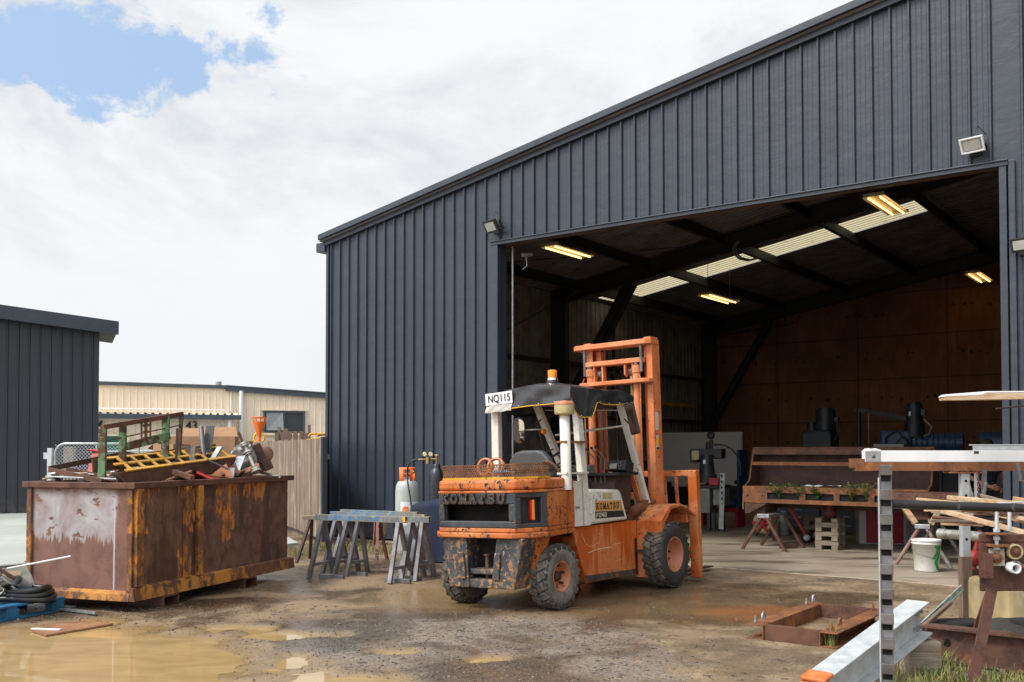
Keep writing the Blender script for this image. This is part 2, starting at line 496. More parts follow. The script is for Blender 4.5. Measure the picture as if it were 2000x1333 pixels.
M_ink = simple('black_ink', (.012, .012, .014), .6, var=.1)
M_decalo = simple('ochre_decal', (.58, .30, .09), .5, var=.12)
M_decalk = simple('black_decal', (.02, .022, .026), .5, var=.1)
M_decalc = simple('cream_decal', (.62, .55, .40), .5, var=.1)
M_glass = simple('window_glass', (.05, .06, .065), .05, 0, var=.15, scale=1, spec=.9)
M_card = simple('cardboard', (.36, .21, .115), .85, var=.14, scale=3, dirt=(.22, .12, .06), dirt_at=(.62, .8))
M_alu = simple('cast_aluminium', (.42, .41, .36), .5, .5, var=.3, scale=9, dirt=(.10, .09, .07), dirt_at=(.52, .7), bump=.2)
def m_fence():
    m, t, b = newmat('weathered_fence_board')
    v = ocoord(t); x, y, z = t.sep(v)
    bi = t.math('FLOOR', t.math('DIVIDE', t.math('SUBTRACT', x, .12), .145))
    wn = t.n('ShaderNodeTexWhiteNoise', {'W': bi}, noise_dimensions='1D').outputs['Value']
    off = t.n('ShaderNodeCombineXYZ', {0: 0.0, 1: t.math('MULTIPLY', wn, 37.0), 2: t.math('MULTIPLY', wn, 9.0)}).outputs[0]
    vv = t.n('ShaderNodeVectorMath', {0: v, 1: off}, operation='ADD').outputs[0]
    g = t.noise(t.map(vv, (1, 1, .06)), 22, 7, .65, 1.2)
    c = t.mix(t.step(g, .3, .7), (.115, .08, .055), (.28, .21, .15))
    c = t.mix(t.math('MULTIPLY', t.step(wn, .55, .95), .75), c, (.11, .07, .045))
    wash = t.noise(t.map(vv, (3, 1, .5)), 1.6, 7, .62, .8)
    c = t.mix(t.math('MULTIPLY', t.step(wash, .52, .68), .65), c, (.43, .37, .30))
    gapx = t.math('FRACT', t.math('DIVIDE', t.math('SUBTRACT', x, .12), .145))
    t.set(b.inputs['Base Color'], c); b.inputs['Roughness'].default_value = .85
    t.set(b.inputs['Normal'], t.bump(g, .3, .004))
    return m
M_fence = m_fence()
M_pine = timber('pine_batten', (.52, .36, .20), (.34, .20, .10), 'x', 4, blotch=(.62, .50, .36))
M_oldwood = timber('grey_wood', (.30, .25, .20), (.15, .11, .08), 'x', 4)
M_postw = timber('brown_post', (.22, .15, .11), (.10, .065, .05), 'z', 4)
M_bluewood = simple('blue_pallet_paint', (.012, .12, .24), .65, var=.35, scale=5, dirt=(.05, .045, .04), dirt_at=(.5, .7), bump=.2)
M_navy = simple('navy_cloth', (.008, .014, .036), .9, var=.25, scale=4, bump=.15)
M_lpg = simple('grey_cylinder', (.40, .42, .40), .4, var=.1, scale=4, dirt=(.25, .2, .14), dirt_at=(.62, .8))
M_oxy = simple('black_cylinder', (.02, .02, .028), .35, var=.3, scale=6, dirt=(.16, .15, .14), dirt_at=(.6, .75))
M_orangeplastic = simple('orange_plastic', (.85, .17, .03), .45, var=.1)
M_yellowplastic = simple('yellow_plastic', (.80, .42, .02), .45, var=.1)
M_brass = simple('brass', (.45, .33, .16), .3, .9, var=.15)
M_white = simple('white_enamel', (.76, .77, .78), .4, var=.05, scale=4, dirt=(.48, .47, .44), dirt_at=(.66, .85))
M_bucket = simple('white_bucket_plastic', (.70, .70, .66), .45, var=.06, dirt=(.40, .33, .24), dirt_at=(.58, .75))
M_bgreen = simple('green_print', (.02, .30, .06), .5, var=.1)
M_board = simple('whiteboard_panel', (.62, .62, .61), .5, var=.04, scale=1)
M_bluemach = simple('blue_machine_paint', (.016, .055, .125), .5, var=.3, scale=6, dirt=(.03, .03, .03), dirt_at=(.5, .7))
M_darkmach = simple('dark_machine_paint', (.02, .024, .03), .5, var=.3, scale=6)
M_greymach = simple('grey_machine_paint', (.22, .22, .20), .55, var=.2, scale=6, dirt=(.06, .05, .04), dirt_at=(.55, .75))
M_cabred = simple('cabinet_red', (.38, .015, .03), .45, var=.15)
M_red = simple('bright_red', (.45, .02, .015), .4, var=.15)
M_pvcgrey = simple('grey_pvc', (.48, .49, .51), .45, var=.1)
M_hose = simple('black_hose', (.016, .016, .017), .35, var=.3, dirt=(.22, .22, .21), dirt_at=(.6, .75))
M_tealp = simple('teal_oxide', (.27, .36, .33), .6, var=.25)
M_oldyel = simple('yellowed_plastic', (.44, .34, .17), .6, var=.2, scale=4, dirt=(.50, .45, .36), dirt_at=(.5, .7))
M_shirt = simple('navy_shirt', (.014, .017, .028), .9, var=.2)
M_skin = simple('skin', (.42, .22, .15), .55, var=.1)
M_hair = simple('dark_hair', (.02, .014, .01), .7, var=.3)
M_trouser = simple('dark_trousers', (.02, .02, .024), .9, var=.2)
M_boot = simple('brown_boots', (.06, .035, .02), .7, var=.2)

def m_leaf(name, a, b_):
    m, t, b = newmat(name)
    v = ocoord(t)
    c = t.mix(t.step(t.noise(v, 14, 4), .35, .65), a, b_)
    t.set(b.inputs['Base Color'], c)
    b.inputs['Roughness'].default_value = .6
    return m
M_leaf = m_leaf('weed_leaf', (.05, .13, .02), (.12, .24, .04))
M_grass = m_leaf('grass_blade', (.10, .17, .03), (.24, .26, .07))
M_dry = m_leaf('dry_grass_blade', (.30, .22, .10), (.20, .14, .06))

def m_lamp(name, col, s):
    m, t, b = newmat(name)
    b.inputs['Base Color'].default_value = (.8, .6, .3, 1)
    b.inputs['Emission Color'].default_value = (*col, 1)
    b.inputs['Emission Strength'].default_value = s
    return m
M_tube = m_lamp('warm_fluorescent_tube', (1, .60, .22), 2.6)
M_fitting = simple('fitting_enamel', (.50, .43, .30), .4, var=.1)
M_floodglass = simple('floodlight_glass', (.42, .42, .38), .15, var=.1)
# ------------------------------------------------------------------ ground
def sstep(a, b, x):
    t = max(0.0, min(1.0, (x - a) / (b - a)))
    return t * t * (3 - 2 * t)

WATER_Z = -0.030
def ground_z(x, y):
    n = mnoise.fractal(Vector((x * .55, y * .55, 3.3)), 1.0, 2.0, 5)
    fine = mnoise.fractal(Vector((x * 2.7, y * 2.7, 1.3)), 1.0, 2.0, 4)
    # big puddle basin at the near left
    d = math.hypot((x + 4.6) / 3.55, (y - 5.9) / 3.35)
    d += n * .20 + fine * .13
    h = -0.075 * (1 - sstep(.74, 1.24, d))
    # shallow pot holes in the gravel, and the long wet rut below the bin
    for (px, py, rx, ry, dep) in ((-.92, 7.95, .30, .16, .050), (-1.15, 6.65, .55, .28, .055), (-1.9, 8.7, .62, .22, .048), (-.2, 7.7, .2, .1, .042), (-2.6, 9.05, .45, .2, .045), (.1, 6.7, .3, .14, .04)):
        q = math.hypot((x - px) / rx, (y - py) / ry) + fine * .5
        h -= dep * (1 - sstep(.3, 1.15, q))
    amp = 1 - sstep(11.5, 14, y)
    h += amp * (n * .010 + fine * .006)
    # fall towards the far left wheel of the truck
    h -= .045 * math.exp(-((x + .65) ** 2 + (y - 10.9) ** 2) / .5)
    return h

def graded(a, b, fine, coarse_to, first):
    """coordinates dense inside a..b and growing outside"""
    out = []
    k = int((b - a) / fine)
    out += [a + i * (b - a) / k for i in range(k + 1)]
    st = first; p = b
    while p < coarse_to[1]:
        p += st; st *= 1.6; out.append(min(p, coarse_to[1]))
    st = first; p = a
    while p > coarse_to[0]:
        p -= st; st *= 1.6; out.insert(0, max(p, coarse_to[0]))
    return out
xs = graded(-6.2, 4.8, .055, (-600, 600), .5)
ys = graded(5.6, 13.0, .055, (-300, 900), .5)
gm = MB()
gv = [(x, y, ground_z(x, y)) for y in ys for x in xs]
W = len(xs)
gm.add(gv, [(j * W + i, j * W + i + 1, (j + 1) * W + i + 1, (j + 1) * W + i) for j in range(len(ys) - 1) for i in range(W - 1)], True)

def m_yard():
    m, t, b = newmat('wet_yard_surface')
    v = wcoord(t)
    x, y, z = t.sep(v)
    n1 = t.noise(v, .8, 8, .62, .5)
    n2 = t.noise(t.map(v, (1, 1, 1), (7, 2, 0)), 2.2, 9, .68, .4)
    n3 = t.noise(v, 34, 5, .75)
    c = t.mix(t.step(n1, .34, .64), (.105, .067, .038), (.265, .176, .100))
    c = t.mix(t.math('MULTIPLY', t.math('MULTIPLY', t.step(n2, .46, .68), .65), t.step(x, -.6, 1.0)), c, (.40, .295, .18))
    # loose grey gravel lies in a fan in front of the truck
    gd = t.math('ADD', t.math('POWER', t.math('DIVIDE', t.math('ADD', x, .35), 1.75), 2.0), t.math('POWER', t.math('DIVIDE', t.math('SUBTRACT', y, 7.9), 1.9), 2.0))
    gd = t.math('ADD', gd, t.math('MULTIPLY', t.math('SUBTRACT', n2, .5), 2.2))
    grav = t.step(gd, 1.25, .55)
    c = t.mix(t.math('MULTIPLY', grav, .7), c, (.165, .140, .118))
    vo = t.vor(v, 62)
    vcol = t.sep(vo.outputs['Color'])[0]
    c = t.mix(t.math('MULTIPLY', t.step(vcol, .70, .95), t.lin(grav, 0, 1, .25, .75)), c, (.27, .25, .23))
    c = t.mix(t.math('MULTIPLY', t.step(vcol, .30, .05), t.lin(grav, 0, 1, .3, .7)), c, (.05, .043, .038))
    vo2 = t.sep(t.vor(v, 23).outputs['Color'])[1]
    c = t.mix(t.step(vo2, .965, .975), c, (.045, .04, .036))
    c = t.mix(t.math('MULTIPLY', t.step(n3, .4, .75), .35), c, (.12, .09, .06))
    # rain-wet areas: darker and glossy, mostly under and to the left of the truck
    wd = t.math('ADD', t.math('POWER', t.math('DIVIDE', t.math('SUBTRACT', x, 1.4), 2.7), 2.0), t.math('POWER', t.math('DIVIDE', t.math('SUBTRACT', y, 10.6), 1.35), 2.0))
    wet1 = t.step(t.math('ADD', wd, t.math('MULTIPLY', t.math('SUBTRACT', n1, .5), 3.0)), 1.4, .5)
    wet2 = t.math('MULTIPLY', t.step(n1, .60, .44), t.step(x, 2.4, .6))
    wet = t.math('MAXIMUM', wet1, wet2)
    # mud line: everything close to water level is soaked
    low = t.step(t.math('ADD', z, t.math('MULTIPLY', t.math('SUBTRACT', n2, .5), .018)), .004, -.024)
    wet = t.math('MAXIMUM', wet, low)
    c = t.mix(t.math('MULTIPLY', wet, .52), c, (.055, .036, .020))
    c = t.mix(t.math('MULTIPLY', low, .8), c, (.27, .18, .08))
    # rust bleed round the steel frame
    rd = t.math('ADD', t.math('POWER', t.math('SUBTRACT', x, 2.45), 2.0), t.math('POWER', t.math('SUBTRACT', y, 9.75), 2.0))
    c = t.mix(t.math('MULTIPLY', t.step(t.math('ADD', rd, t.math('MULTIPLY', n2, .7)), .85, .35), .55), c, (.36, .12, .035))
    gd2 = t.math('ADD', t.math('POWER', t.math('DIVIDE', t.math('SUBTRACT', x, 3.2), .85), 2.0), t.math('POWER', t.math('DIVIDE', t.math('SUBTRACT', y, 6.75), .62), 2.0))
    soil = t.step(t.math('ADD', gd2, t.math('MULTIPLY', t.math('SUBTRACT', n2, .5), 1.6)), 1.3, .6)
    c = t.mix(t.math('MULTIPLY', soil, .8), c, t.mix(t.step(n3, .45, .6), (.035, .026, .017), (.14, .11, .05)))
    t.set(b.inputs['Base Color'], c)
    rg = t.lin(wet, 0, 1, .80, .20)
    t.set(b.inputs['Roughness'], t.math('ADD', rg, t.math('MULTIPLY', t.math('SUBTRACT', n3, .5), .5), True))
    hgt = t.math('ADD', t.math('MULTIPLY', vo.outputs['Distance'], -.55), t.math('MULTIPLY', n3, .8))
    bm = t.n('ShaderNodeBump', {'Height': hgt, 'Strength': t.lin(wet, 0, 1, .55, .22), 'Distance': .012}).outputs[0]
    t.set(b.inputs['Normal'], bm)
    return m
tag(gm.build('ground', m_yard(), recalc=False), kind='structure')

def m_water():
    m, t, b = newmat('muddy_water')
    v = wcoord(t)
    n = t.noise(t.map(v, (1, 2.2, 1)), 1.6, 6, .6, .6)
    c = t.mix(t.step(n, .35, .7), (.33, .225, .10), (.42, .295, .14))
    t.set(b.inputs['Base Color'], c)
    b.inputs['Roughness'].default_value = .035
    b.inputs['IOR'].default_value = 1.33
    b.inputs['Specular IOR Level'].default_value = .5
    t.set(b.inputs['Normal'], t.bump(t.noise(t.map(v, (1, 1.6, 1)), 5, 3, .5), .035, .02))
    return m
wm = MB().add([(-9, 2, WATER_Z), (2.2, 2, WATER_Z), (2.2, 9.7, WATER_Z), (-9, 9.7, WATER_Z)], [(0, 1, 2, 3)])
tag(wm.build('puddle', m_water()), kind='structure')

def m_concrete(name, pale, mid, stain, stain_at, scale=.5, joint=0.0):
    m, t, b = newmat(name)
    v = wcoord(t)
    n1 = t.noise(v, scale, 7, .6, .4)
    c = t.mix(t.step(n1, .35, .65), mid, pale)
    s = t.noise(t.map(v, (1, 1, 1), (4, 9, 0), (0, 0, R(-36))), scale * 1.5, 9, .66, .9)
    s2 = t.noise(t.map(v, (.5, 2.2, 1), (1, 3, 0), (0, 0, R(36))), .9, 8, .66, .6)
    c = t.mix(t.math('MULTIPLY', t.step(s2, *stain_at), .85), c, stain)
    c = t.mix(t.math('MULTIPLY', t.step(s, .5, .72), .35), c, tuple(k * .8 for k in mid))
    sp = t.noise(v, 60, 3, .6)
    c = t.mix(t.math('MULTIPLY', t.step(sp, .55, .8), .3), c, tuple(k * .6 for k in mid))
    t.set(b.inputs['Base Color'], c)
    t.set(b.inputs['Roughness'], t.lin(t.step(s2, *stain_at), 0, 1, .8, .5))
    t.set(b.inputs['Normal'], t.bump(sp, .15, .004))
    return m
M_slab = m_concrete('dusty_slab', (.36, .30, .225), (.24, .195, .14), (.085, .065, .045), (.50, .62))
M_apron = m_concrete('pale_apron', (.40, .42, .38), (.33, .35, .32), (.24, .25, .235), (.55, .75))

# shed frame: local X along the front wall (to the right), local Y into the shed
SHED_LOC = (-3.408, 18.226, 0)
SHED_RZ = R(-36.62)
U = Vector((math.cos(SHED_RZ), math.sin(SHED_RZ), 0)); V = Vector((-math.sin(SHED_RZ), math.cos(SHED_RZ), 0))
def sh(t, s, z=0.0):
    """a point given in the shed's own frame"""
    return Vector(SHED_LOC) + U * t + V * s + Vector((0, 0, z))
SLAB = .012
sl = MB()
def slab_edge(t): return -.10 + .035 * mnoise.noise(Vector((t * 1.7, 0, 0)))
ts = [i * .25 for i in range(int(22 / .25) + 1)]
vs = [sh(t, slab_edge(t), SLAB) for t in ts] + [sh(t, 15.95, SLAB) for t in ts] + [sh(t, slab_edge(t) - .05, -.05) for t in ts]
n_ = len(ts)
sl.add(vs, [(i, i + 1, n_ + i + 1, n_ + i) for i in range(n_ - 1)] + [(2 * n_ + i, 2 * n_ + i + 1, i + 1, i) for i in range(n_ - 1)])
tag(sl.build('workshop_slab', M_slab), kind='structure')
ap = MB()
outl = [(-40, 13.1), (-6.9, 13.1), (-5.6, 13.6), (-3.6, 16.6), (-6.3, 23.6), (-3.8, 40), (-40, 40)]
ap.prism(outl, -.05, .05, 'z')
tag(ap.build('concrete_apron', M_apron), kind='structure')

# ------------------------------------------------------------------ the big charcoal shed
K = .1715                    # roof pitch
ROOF0 = 5.50                 # underside of roof sheet at the left wall
RIDGE_T, END_T, DEPTH = 15.0, 22.0, 16.0
def roof_z(t): return ROOF0 + K * (t if t <= RIDGE_T else 2 * RIDGE_T - t)
D0, D1, DH = 3.99, 11.37, 4.98
shed = thing('workshop_shed', 'large charcoal corrugated steel workshop shed with wide open doorway', 'shed', SHED_LOC, SHED_RZ)

def ribbed(x0, x1, zb, zt, pitch=.2275, depth=.036, off=0.0, wtop=.022, wbase=.05, mid=True):
    """profile across X of trapezoid ribs, front face towards -Y"""
    prof = [(x0, 0)]
    x = x0 + pitch * .5 + off
    while x < x1 - wbase:
        prof += [(x - wbase / 2, 0), (x - wtop / 2, -depth), (x + wtop / 2, -depth), (x + wbase / 2, 0)]
        if mid and x + pitch < x1:
            for q in (.36, .64):
                prof += [(x + pitch * q - .008, 0), (x + pitch * q, -.0025), (x + pitch * q + .008, 0)]
        x += pitch
    prof.append((x1, 0))
    mb = MB()
    vs = [(a, b, zb) for a, b in prof] + [(a, b, zt(a)) for a, b in prof]
    n = len(prof)
    mb.add(vs, [(i, i + 1, n + i + 1, n + i) for i in range(n - 1)])
    return mb
fw = ribbed(0, D0 - .10, 0.05, roof_z, off=-.03)
b2 = ribbed(D0 - .10, D1 + .09, DH, roof_z)
b3 = ribbed(D1 + .09, END_T, .05, roof_z, off=.05)
fw.add(b2.v, b2.f); fw.add(b3.v, b3.f)
fw.build('front_wall', M_clad, shed, recalc=False)
# interior face of the front wall, side walls, rear lining
fi = MB()
fi.add([(0, .03, .05), (D0 - .10, .03, .05), (D0 - .10, .03, roof_z(D0)), (0, .03, ROOF0)], [(0, 1, 2, 3)])
fi.add([(D0 - .1, .03, DH), (D1 + .1, .03, DH), (D1 + .1, .03, roof_z(D1)), (D0 - .1, .03, roof_z(D0))], [(0, 1, 2, 3)])
fi.add([(D1 + .1, .03, .05), (END_T, .03, .05), (END_T, .03, roof_z(END_T)), (RIDGE_T, .03, roof_z(RIDGE_T)), (D1 + .1, .03, roof_z(D1))], [(0, 1, 2, 3, 4)])
fi.build('front_wall_lining', M_inner, shed)
lw = ribbed(0, DEPTH, 0, lambda a: ROOF0, mid=False)
lw.v = [(.03 + y_, a, z) for a, y_, z in lw.v]      # ribs now point to -X (outside)
lw.build('left_wall', M_clad, shed, recalc=False)
li = ribbed(.1, DEPTH - .1, .02, lambda a: ROOF0 - .02, depth=-.028, mid=False)
li.v = [(.075 - y_, a, z) for a, y_, z in li.v]
li.v = [(.05 + (x - .075), a, z) for x, a, z in li.v]
li.build('left_wall_inner_face', M_inner, shed, recalc=False)
rw = MB(); rw.bb(END_T - .05, END_T, .05, DEPTH, 0, roof_z(END_T)); rw.build('right_wall', M_clad, shed)
bw = MB()
bw.prism([(0, 0), (END_T - .05, 0), (END_T - .05, roof_z(END_T)), (RIDGE_T, roof_z(RIDGE_T)), (0, ROOF0)], DEPTH - .05, DEPTH, 'y')
bw.build('rear_wall', M_clad, shed)
bl = MB()
bl.prism([(.12, .02), (END_T - .06, .02), (END_T - .06, roof_z(END_T) - .1), (RIDGE_T, roof_z(RIDGE_T) - .1), (.12, ROOF0 - .1)], DEPTH - .12, DEPTH - .09, 'y')
bl.build('plywood_lining', M_ply, shed)

def roof_panel(s0, s1, t0, t1, lift=0.0, pitch=.19):
    prof = []
    n = max(1, round((s1 - s0) / pitch)); p = (s1 - s0) / n
    for i in range(n):
        a = s0 + i * p
        prof += [(a, 0), (a + p * .68, 0), (a + p * .76, .028), (a + p * .92, .028)]
    prof.append((s1, 0))
    mb = MB()
    m = len(prof)
    vs = [(t0, a, roof_z(t0) + z + lift) for a, z in prof] + [(t1, a, roof_z(t1) + z + lift) for a, z in prof]
    mb.add(vs, [(i, i + 1, m + i + 1, m + i) for i in range(m - 1)])
    return mb
S0, S1 = 9.12, 10.22                      # translucent sheet
rf = roof_panel(-.16, S0, -.12, RIDGE_T)
for a in (roof_panel(S1, DEPTH + .1, -.12, RIDGE_T), roof_panel(S0, S1, -.12, .25), roof_panel(S0, S1, 8.33, RIDGE_T), roof_panel(-.16, DEPTH + .1, RIDGE_T, END_T + .1)):
    rf.add(a.v, a.f)
rf.build('roof', M_roofin, shed, recalc=False)
sk = roof_panel(S0 + .004, S1 - .004, .25, 8.33, .004)
sk.build('skylight', M_skylight, shed, recalc=False)

def sloped(t0, t1, y0, y1, za, zb, mat, name, bevel=.004):
    """bar that follows the roof slope between t0 and t1 (za/zb measured from the sheet)"""
    mb = MB()
    ts_ = [t0, t1] if t1 <= RIDGE_T else [t0, RIDGE_T, t1]
    poly = [(t, roof_z(t) + za) for t in ts_] + [(t, roof_z(t) + zb) for t in reversed(ts_)]
    mb.prism(poly, y0, y1, 'y')
    return mb.build(name, mat, shed, bevel=bevel)
sloped(-.15, END_T + .1, -.150, -.080, .035, .135, M_trim, 'barge_cap')
sloped(-.04, END_T + .1, -.079, -.034, -.090, .060, M_trim, 'barge_board')
eg = MB(); eg.bb(-.26, -.03, -.09, DEPTH, ROOF0 - .20, ROOF0 - .03); eg.build('eave_gutter', M_trim, shed, bevel=.01)
cf = MB(); cf.bb(-.035, .03, -.045, -.002, .05, ROOF0 - .02); cf.build('corner_flashing', M_trim, shed, bevel=.004)
# door opening trim: jambs and head flashing
jl = MB(); jl.bb(D0 - .20, D0, -.05, -.003, 0, DH); jl.bb(D0 - .014, D0 - .001, -.003, .20, 0, DH); jl.build('door_jamb', M_trim, shed, bevel=.005)
jr = MB(); jr.bb(D1, D1 + .08, -.048, -.003, 0, DH); jr.bb(D1 + .10, D1 + .17, -.05, .0, 0, DH + .0); jr.bb(D1 + .001, D1 + .014, -.003, .25, 0, DH); jr.build('door_jamb', M_trim, shed, bevel=.005)
hd = MB(); hd.bb(D0 - .14, D1 + .10, -.062, -.004, DH - .055, DH + .012); hd.bb(D0 - .14, D1 + .10, -.085, -.062, DH - .004, DH + .012); hd.build('door_head_flashing', M_trim, shed, bevel=.004)
hb = MB(); hb.bb(D0, D1, .05, .22, DH - .03, DH + .13); hb.build('door_head_beam', simple('red_oxide_beam', (.10, .055, .035), .7, var=.3, scale=2), shed, bevel=.006)

def ibeam(mb, p, q, w, h, tf=.014, tw=.010, up=(0, 0, 1)):
    p, q = Vector(p), Vector(q)
    d = (q - p).normalized(); up = Vector(up)
    sx = d.cross(up).normalized(); uz = sx.cross(d)
    mb.bar(p, q, tw, h - 2 * tf, up)
    for sg in (1, -1):
        o = uz * sg * (h / 2 - tf / 2)
        mb.bar(p + o, q + o, w, tf, up)
    return mb
# portal frames
for s_ in (.36, 7.15, 15.45):
    m_ = MB()
    zb = lambda t: roof_z(t) - .25
    ibeam(m_, (.38, s_, 0), (.38, s_, zb(.38) + .05), .18, .42, up=(1, 0, 0))
    m_.build('portal_column', M_steel, shed)
    m_ = MB()
    ibeam(m_, (.2, s_, zb(.2)), (RIDGE_T, s_, zb(RIDGE_T)), .18, .36)
    ibeam(m_, (RIDGE_T, s_, zb(RIDGE_T)), (END_T - .2, s_, zb(END_T - .2)), .18, .36)
    m_.build('rafter', M_steel, shed)
    if s_ > 1:
        m_ = MB()
        ibeam(m_, (.55, s_, 2.55), (2.35, s_, zb(2.35) - .2), .20, .26 if s_ < 10 else .18)
        m_.build('knee_brace', M_steel, shed)
t = .95
while t < RIDGE_T:
    m_ = MB(); z_ = roof_z(t) - .125
    z_ -= .02; m_.bar((t, .3, z_), (t, DEPTH - .14, z_), .022, .24, up=(0, 0, 1)); m_.bar((t + .045, .3, z_ - .12), (t + .045, DEPTH - .14, z_ - .12), .10, .016)
    m_.build('purlin', M_steel, shed)
    t += 1.85
for zz in (1.25, 2.45, 3.75):
    m_ = MB(); m_.bar((.19, .3, zz), (.19, DEPTH - .15, zz), .15, .09); m_.build('girt', M_steel, shed)
m_ = MB(); m_.tube([(.16, 1.0, 2.55), (2.5, 6.6, roof_z(2.5) - .2)], .012, 6); m_.tube([(.1, .5, 4.9), (4.6, 6.9, roof_z(4.6) - .25)], .010, 6)
m_.build('cross_brace_rod', M_steel, shed)
m_ = MB()
m_.tube([(.55, 15.2, 0), (.55, 15.2, 4.75)] + [(1.0 - .45 * math.cos(a), 15.2, 4.75 + .35 * math.sin(a)) for a in (.4, .8, 1.2, 1.57)] + [(3.0, 15.2, roof_z(3) - .75)], .025, 8)
m_.build('conduit', M_steel, shed)
MB().tube([(.25, 9.9, 2.5), (.25, 9.9, 5.0)], .05, 8).build('conduit', M_steel, shed)

# things fixed to or hung in the shed
t_ = tag(MB().tube([sh(D0 + .06, .28, .0), sh(D0 + .06, .28, DH - .04)], .020, 8).build('door_guide_pipe', M_galv), 'thin grey vertical pipe standing just inside the left door jamb', 'pipe')
m_ = MB(); m_.bar(sh(.28, .6, 2.93), sh(.34, 14.6, 2.93), .05, .10); t_ = m_.build('lifting_rail', M_yellow); tag(t_, 'long yellow rail along the left wall inside the shed', 'rail')

def tube_light(t, s, z, label, length=1.55):
    o = thing('strip_light', label, 'light', sh(t, s, z), SHED_RZ, 'twin tube lights under the shed roof')
    h = length / 2
    m_ = MB()
    m_.prism([(-.20, -.03), (-.17, .0), (-.02, .05), (.02, .05), (.17, .0), (.20, -.03), (.17, -.012), (.02, .035), (-.02, .035), (-.17, -.012)], -h, h, 'y')
    m_.bb(-.18, .18, -h - .012, -h, -.02, .04); m_.bb(-.18, .18, h, h + .012, -.02, .04)
    m_.build('reflector', M_fitting, o)
    for sx in (-.10, .10):
        m2 = MB(); m2.tube([(sx, -h + .04, -.035), (sx, h - .04, -.035)], .017, 8); m2.build('tube', M_tube, o)
    for sy in (-h * .8, h * .8): MB().tube([(0, sy, .05), (0, sy, roof_z(t) - z - .02)], .006, 5).build('hanger', M_steel, o)
    return o
tube_light(8.50, 5.65, 6.06, 'lit twin tube light nearest the top right of the doorway')
tube_light(3.72, 2.45, 5.27, 'lit twin tube light near the top left corner of the doorway', 1.25)
tube_light(3.50, 9.4, 5.28, 'lit twin tube light hanging below the mouldy skylight strip')
tube_light(8.28, 14.6, 6.03, 'lit twin tube light in front of the plywood wall by right jamb')

def flood(t, z, w, h, tilt, yaw, label, kind):
    o = thing('floodlight', label, 'floodlight', sh(t, -.05, z), SHED_RZ, 'floodlights over the shed doorway')
    m_ = MB()
    Mx = MX((0, -.15, 0), (R(-tilt), 0, R(yaw)))
    if kind == 'slim':
        m_.box((0, 0, 0), (w, .045, h), M=Mx)
        for i in range(6): m_.box((-w * .4 + i * w * .16, .03, 0), (.008, .03, h * .7), M=Mx)
    else:
        m_.add(*hull_box(w, h, .17, .6), M=Mx)
    m_.build('housing', M_blk if kind == 'slim' else M_galvp, o, bevel=.006)
    g = MB(); g.box((0, -.026 if kind == 'slim' else -.012, 0), (w * .72, .006, h * .66), M=Mx); g.build('glass', M_floodglass, o)
    if kind != 'slim':
        fr = MB()
        for sz in (-1, 1): fr.box((0, -.012, sz * h * .46), (w * 1.04, .02, h * .1), M=Mx)
        for sx in (-1, 1): fr.box((sx * w * .48, -.012, 0), (w * .08, .02, h * .82), M=Mx)
        fr.build('frame', M_white, o, bevel=.004)
    br = MB(); br.tube([(w * .5, -.13, 0), (w * .52, -.02, -.02), (0, .0, -.02)], .012, 6); br.bb(-.05, .05, -.02, .03, -.1, .12); br.tube([(0, -.14, h * .5), (.05, -.1, h * .5 + .14), (.12, .0, h * .5 + .05)], .007, 6)
    br.build('bracket', M_steel, o)
    return o
def hull_box(w, h, d, k):
    vs = [(-w / 2, 0, -h / 2), (w / 2, 0, -h / 2), (w / 2, 0, h / 2), (-w / 2, 0, h / 2), (-w / 2 * k, d, -h / 2 * k), (w / 2 * k, d, -h / 2 * k), (w / 2 * k, d, h / 2 * k), (-w / 2 * k, d, h / 2 * k)]
    return vs, [(0, 1, 2, 3), (7, 6, 5, 4), (0, 4, 5, 1), (1, 5, 6, 2), (2, 6, 7, 3), (3, 7, 4, 0)]
flood(3.98, 5.20, .30, .21, -32, -12, 'slim black floodlight above the left end of the doorway', 'slim')
flood(11.12, 5.19, .26, .18, -30, -10, 'boxy white rimmed floodlight above the right end of doorway', 'box')
flood(11.62, 3.95, .22, .16, -20, -10, 'small dark floodlight right of the door jamb at the frame edge', 'slim')
cm = thing('security_camera', 'small white security camera hanging inside the top left door corner', 'camera', sh(4.25, .35, 4.78), SHED_RZ)
MB().tube([(0, -.07, 0), (.07, .10, .03)], .032, 10).build('camera_body', M_greymach, cm)
MB().tube([(-.12, .1, -.20), (-.02, .08, -.15), (.0, .03, .0)], .007, 6).build('cable', M_whitepvc, cm)

# ------------------------------------------------------------------ shed on the left edge
ls = thing('dark_shed', 'dark corrugated shed with sloping flat fascia at the left edge', 'shed', (-10.50, 24.95, .05), R(24.5))
def lz(x): return 4.55 - .10 * x
p_ = ribbed(-7.0, 0, 0, lz, pitch=.24, mid=True); p_.build('front_wall', M_clad2, ls, recalc=False)
m_ = MB(); m_.prism([(-7, 0), (-.005, 0), (-.005, lz(0)), (-7, lz(-7))], .01, 2.3, 'y'); m_.build('shed_walls', M_clad2, ls)
m_ = MB(); m_.prism([(-7.2, lz(-7.2) + .0), (.40, lz(.40) + .0), (.40, lz(.40) + .28), (-7.2, lz(-7.2) + .28)], -.34, 2.3, 'y'); m_.build('roof', M_blk, ls, bevel=.01)
m_ = MB(); m_.prism([(-7.2, lz(-7.2) - .04), (.44, lz(.44) - .04), (.44, lz(.44) + .30), (-7.2, lz(-7.2) + .30)], -.37, -.345, 'y'); m_.build('fascia', M_trim, ls, bevel=.004)

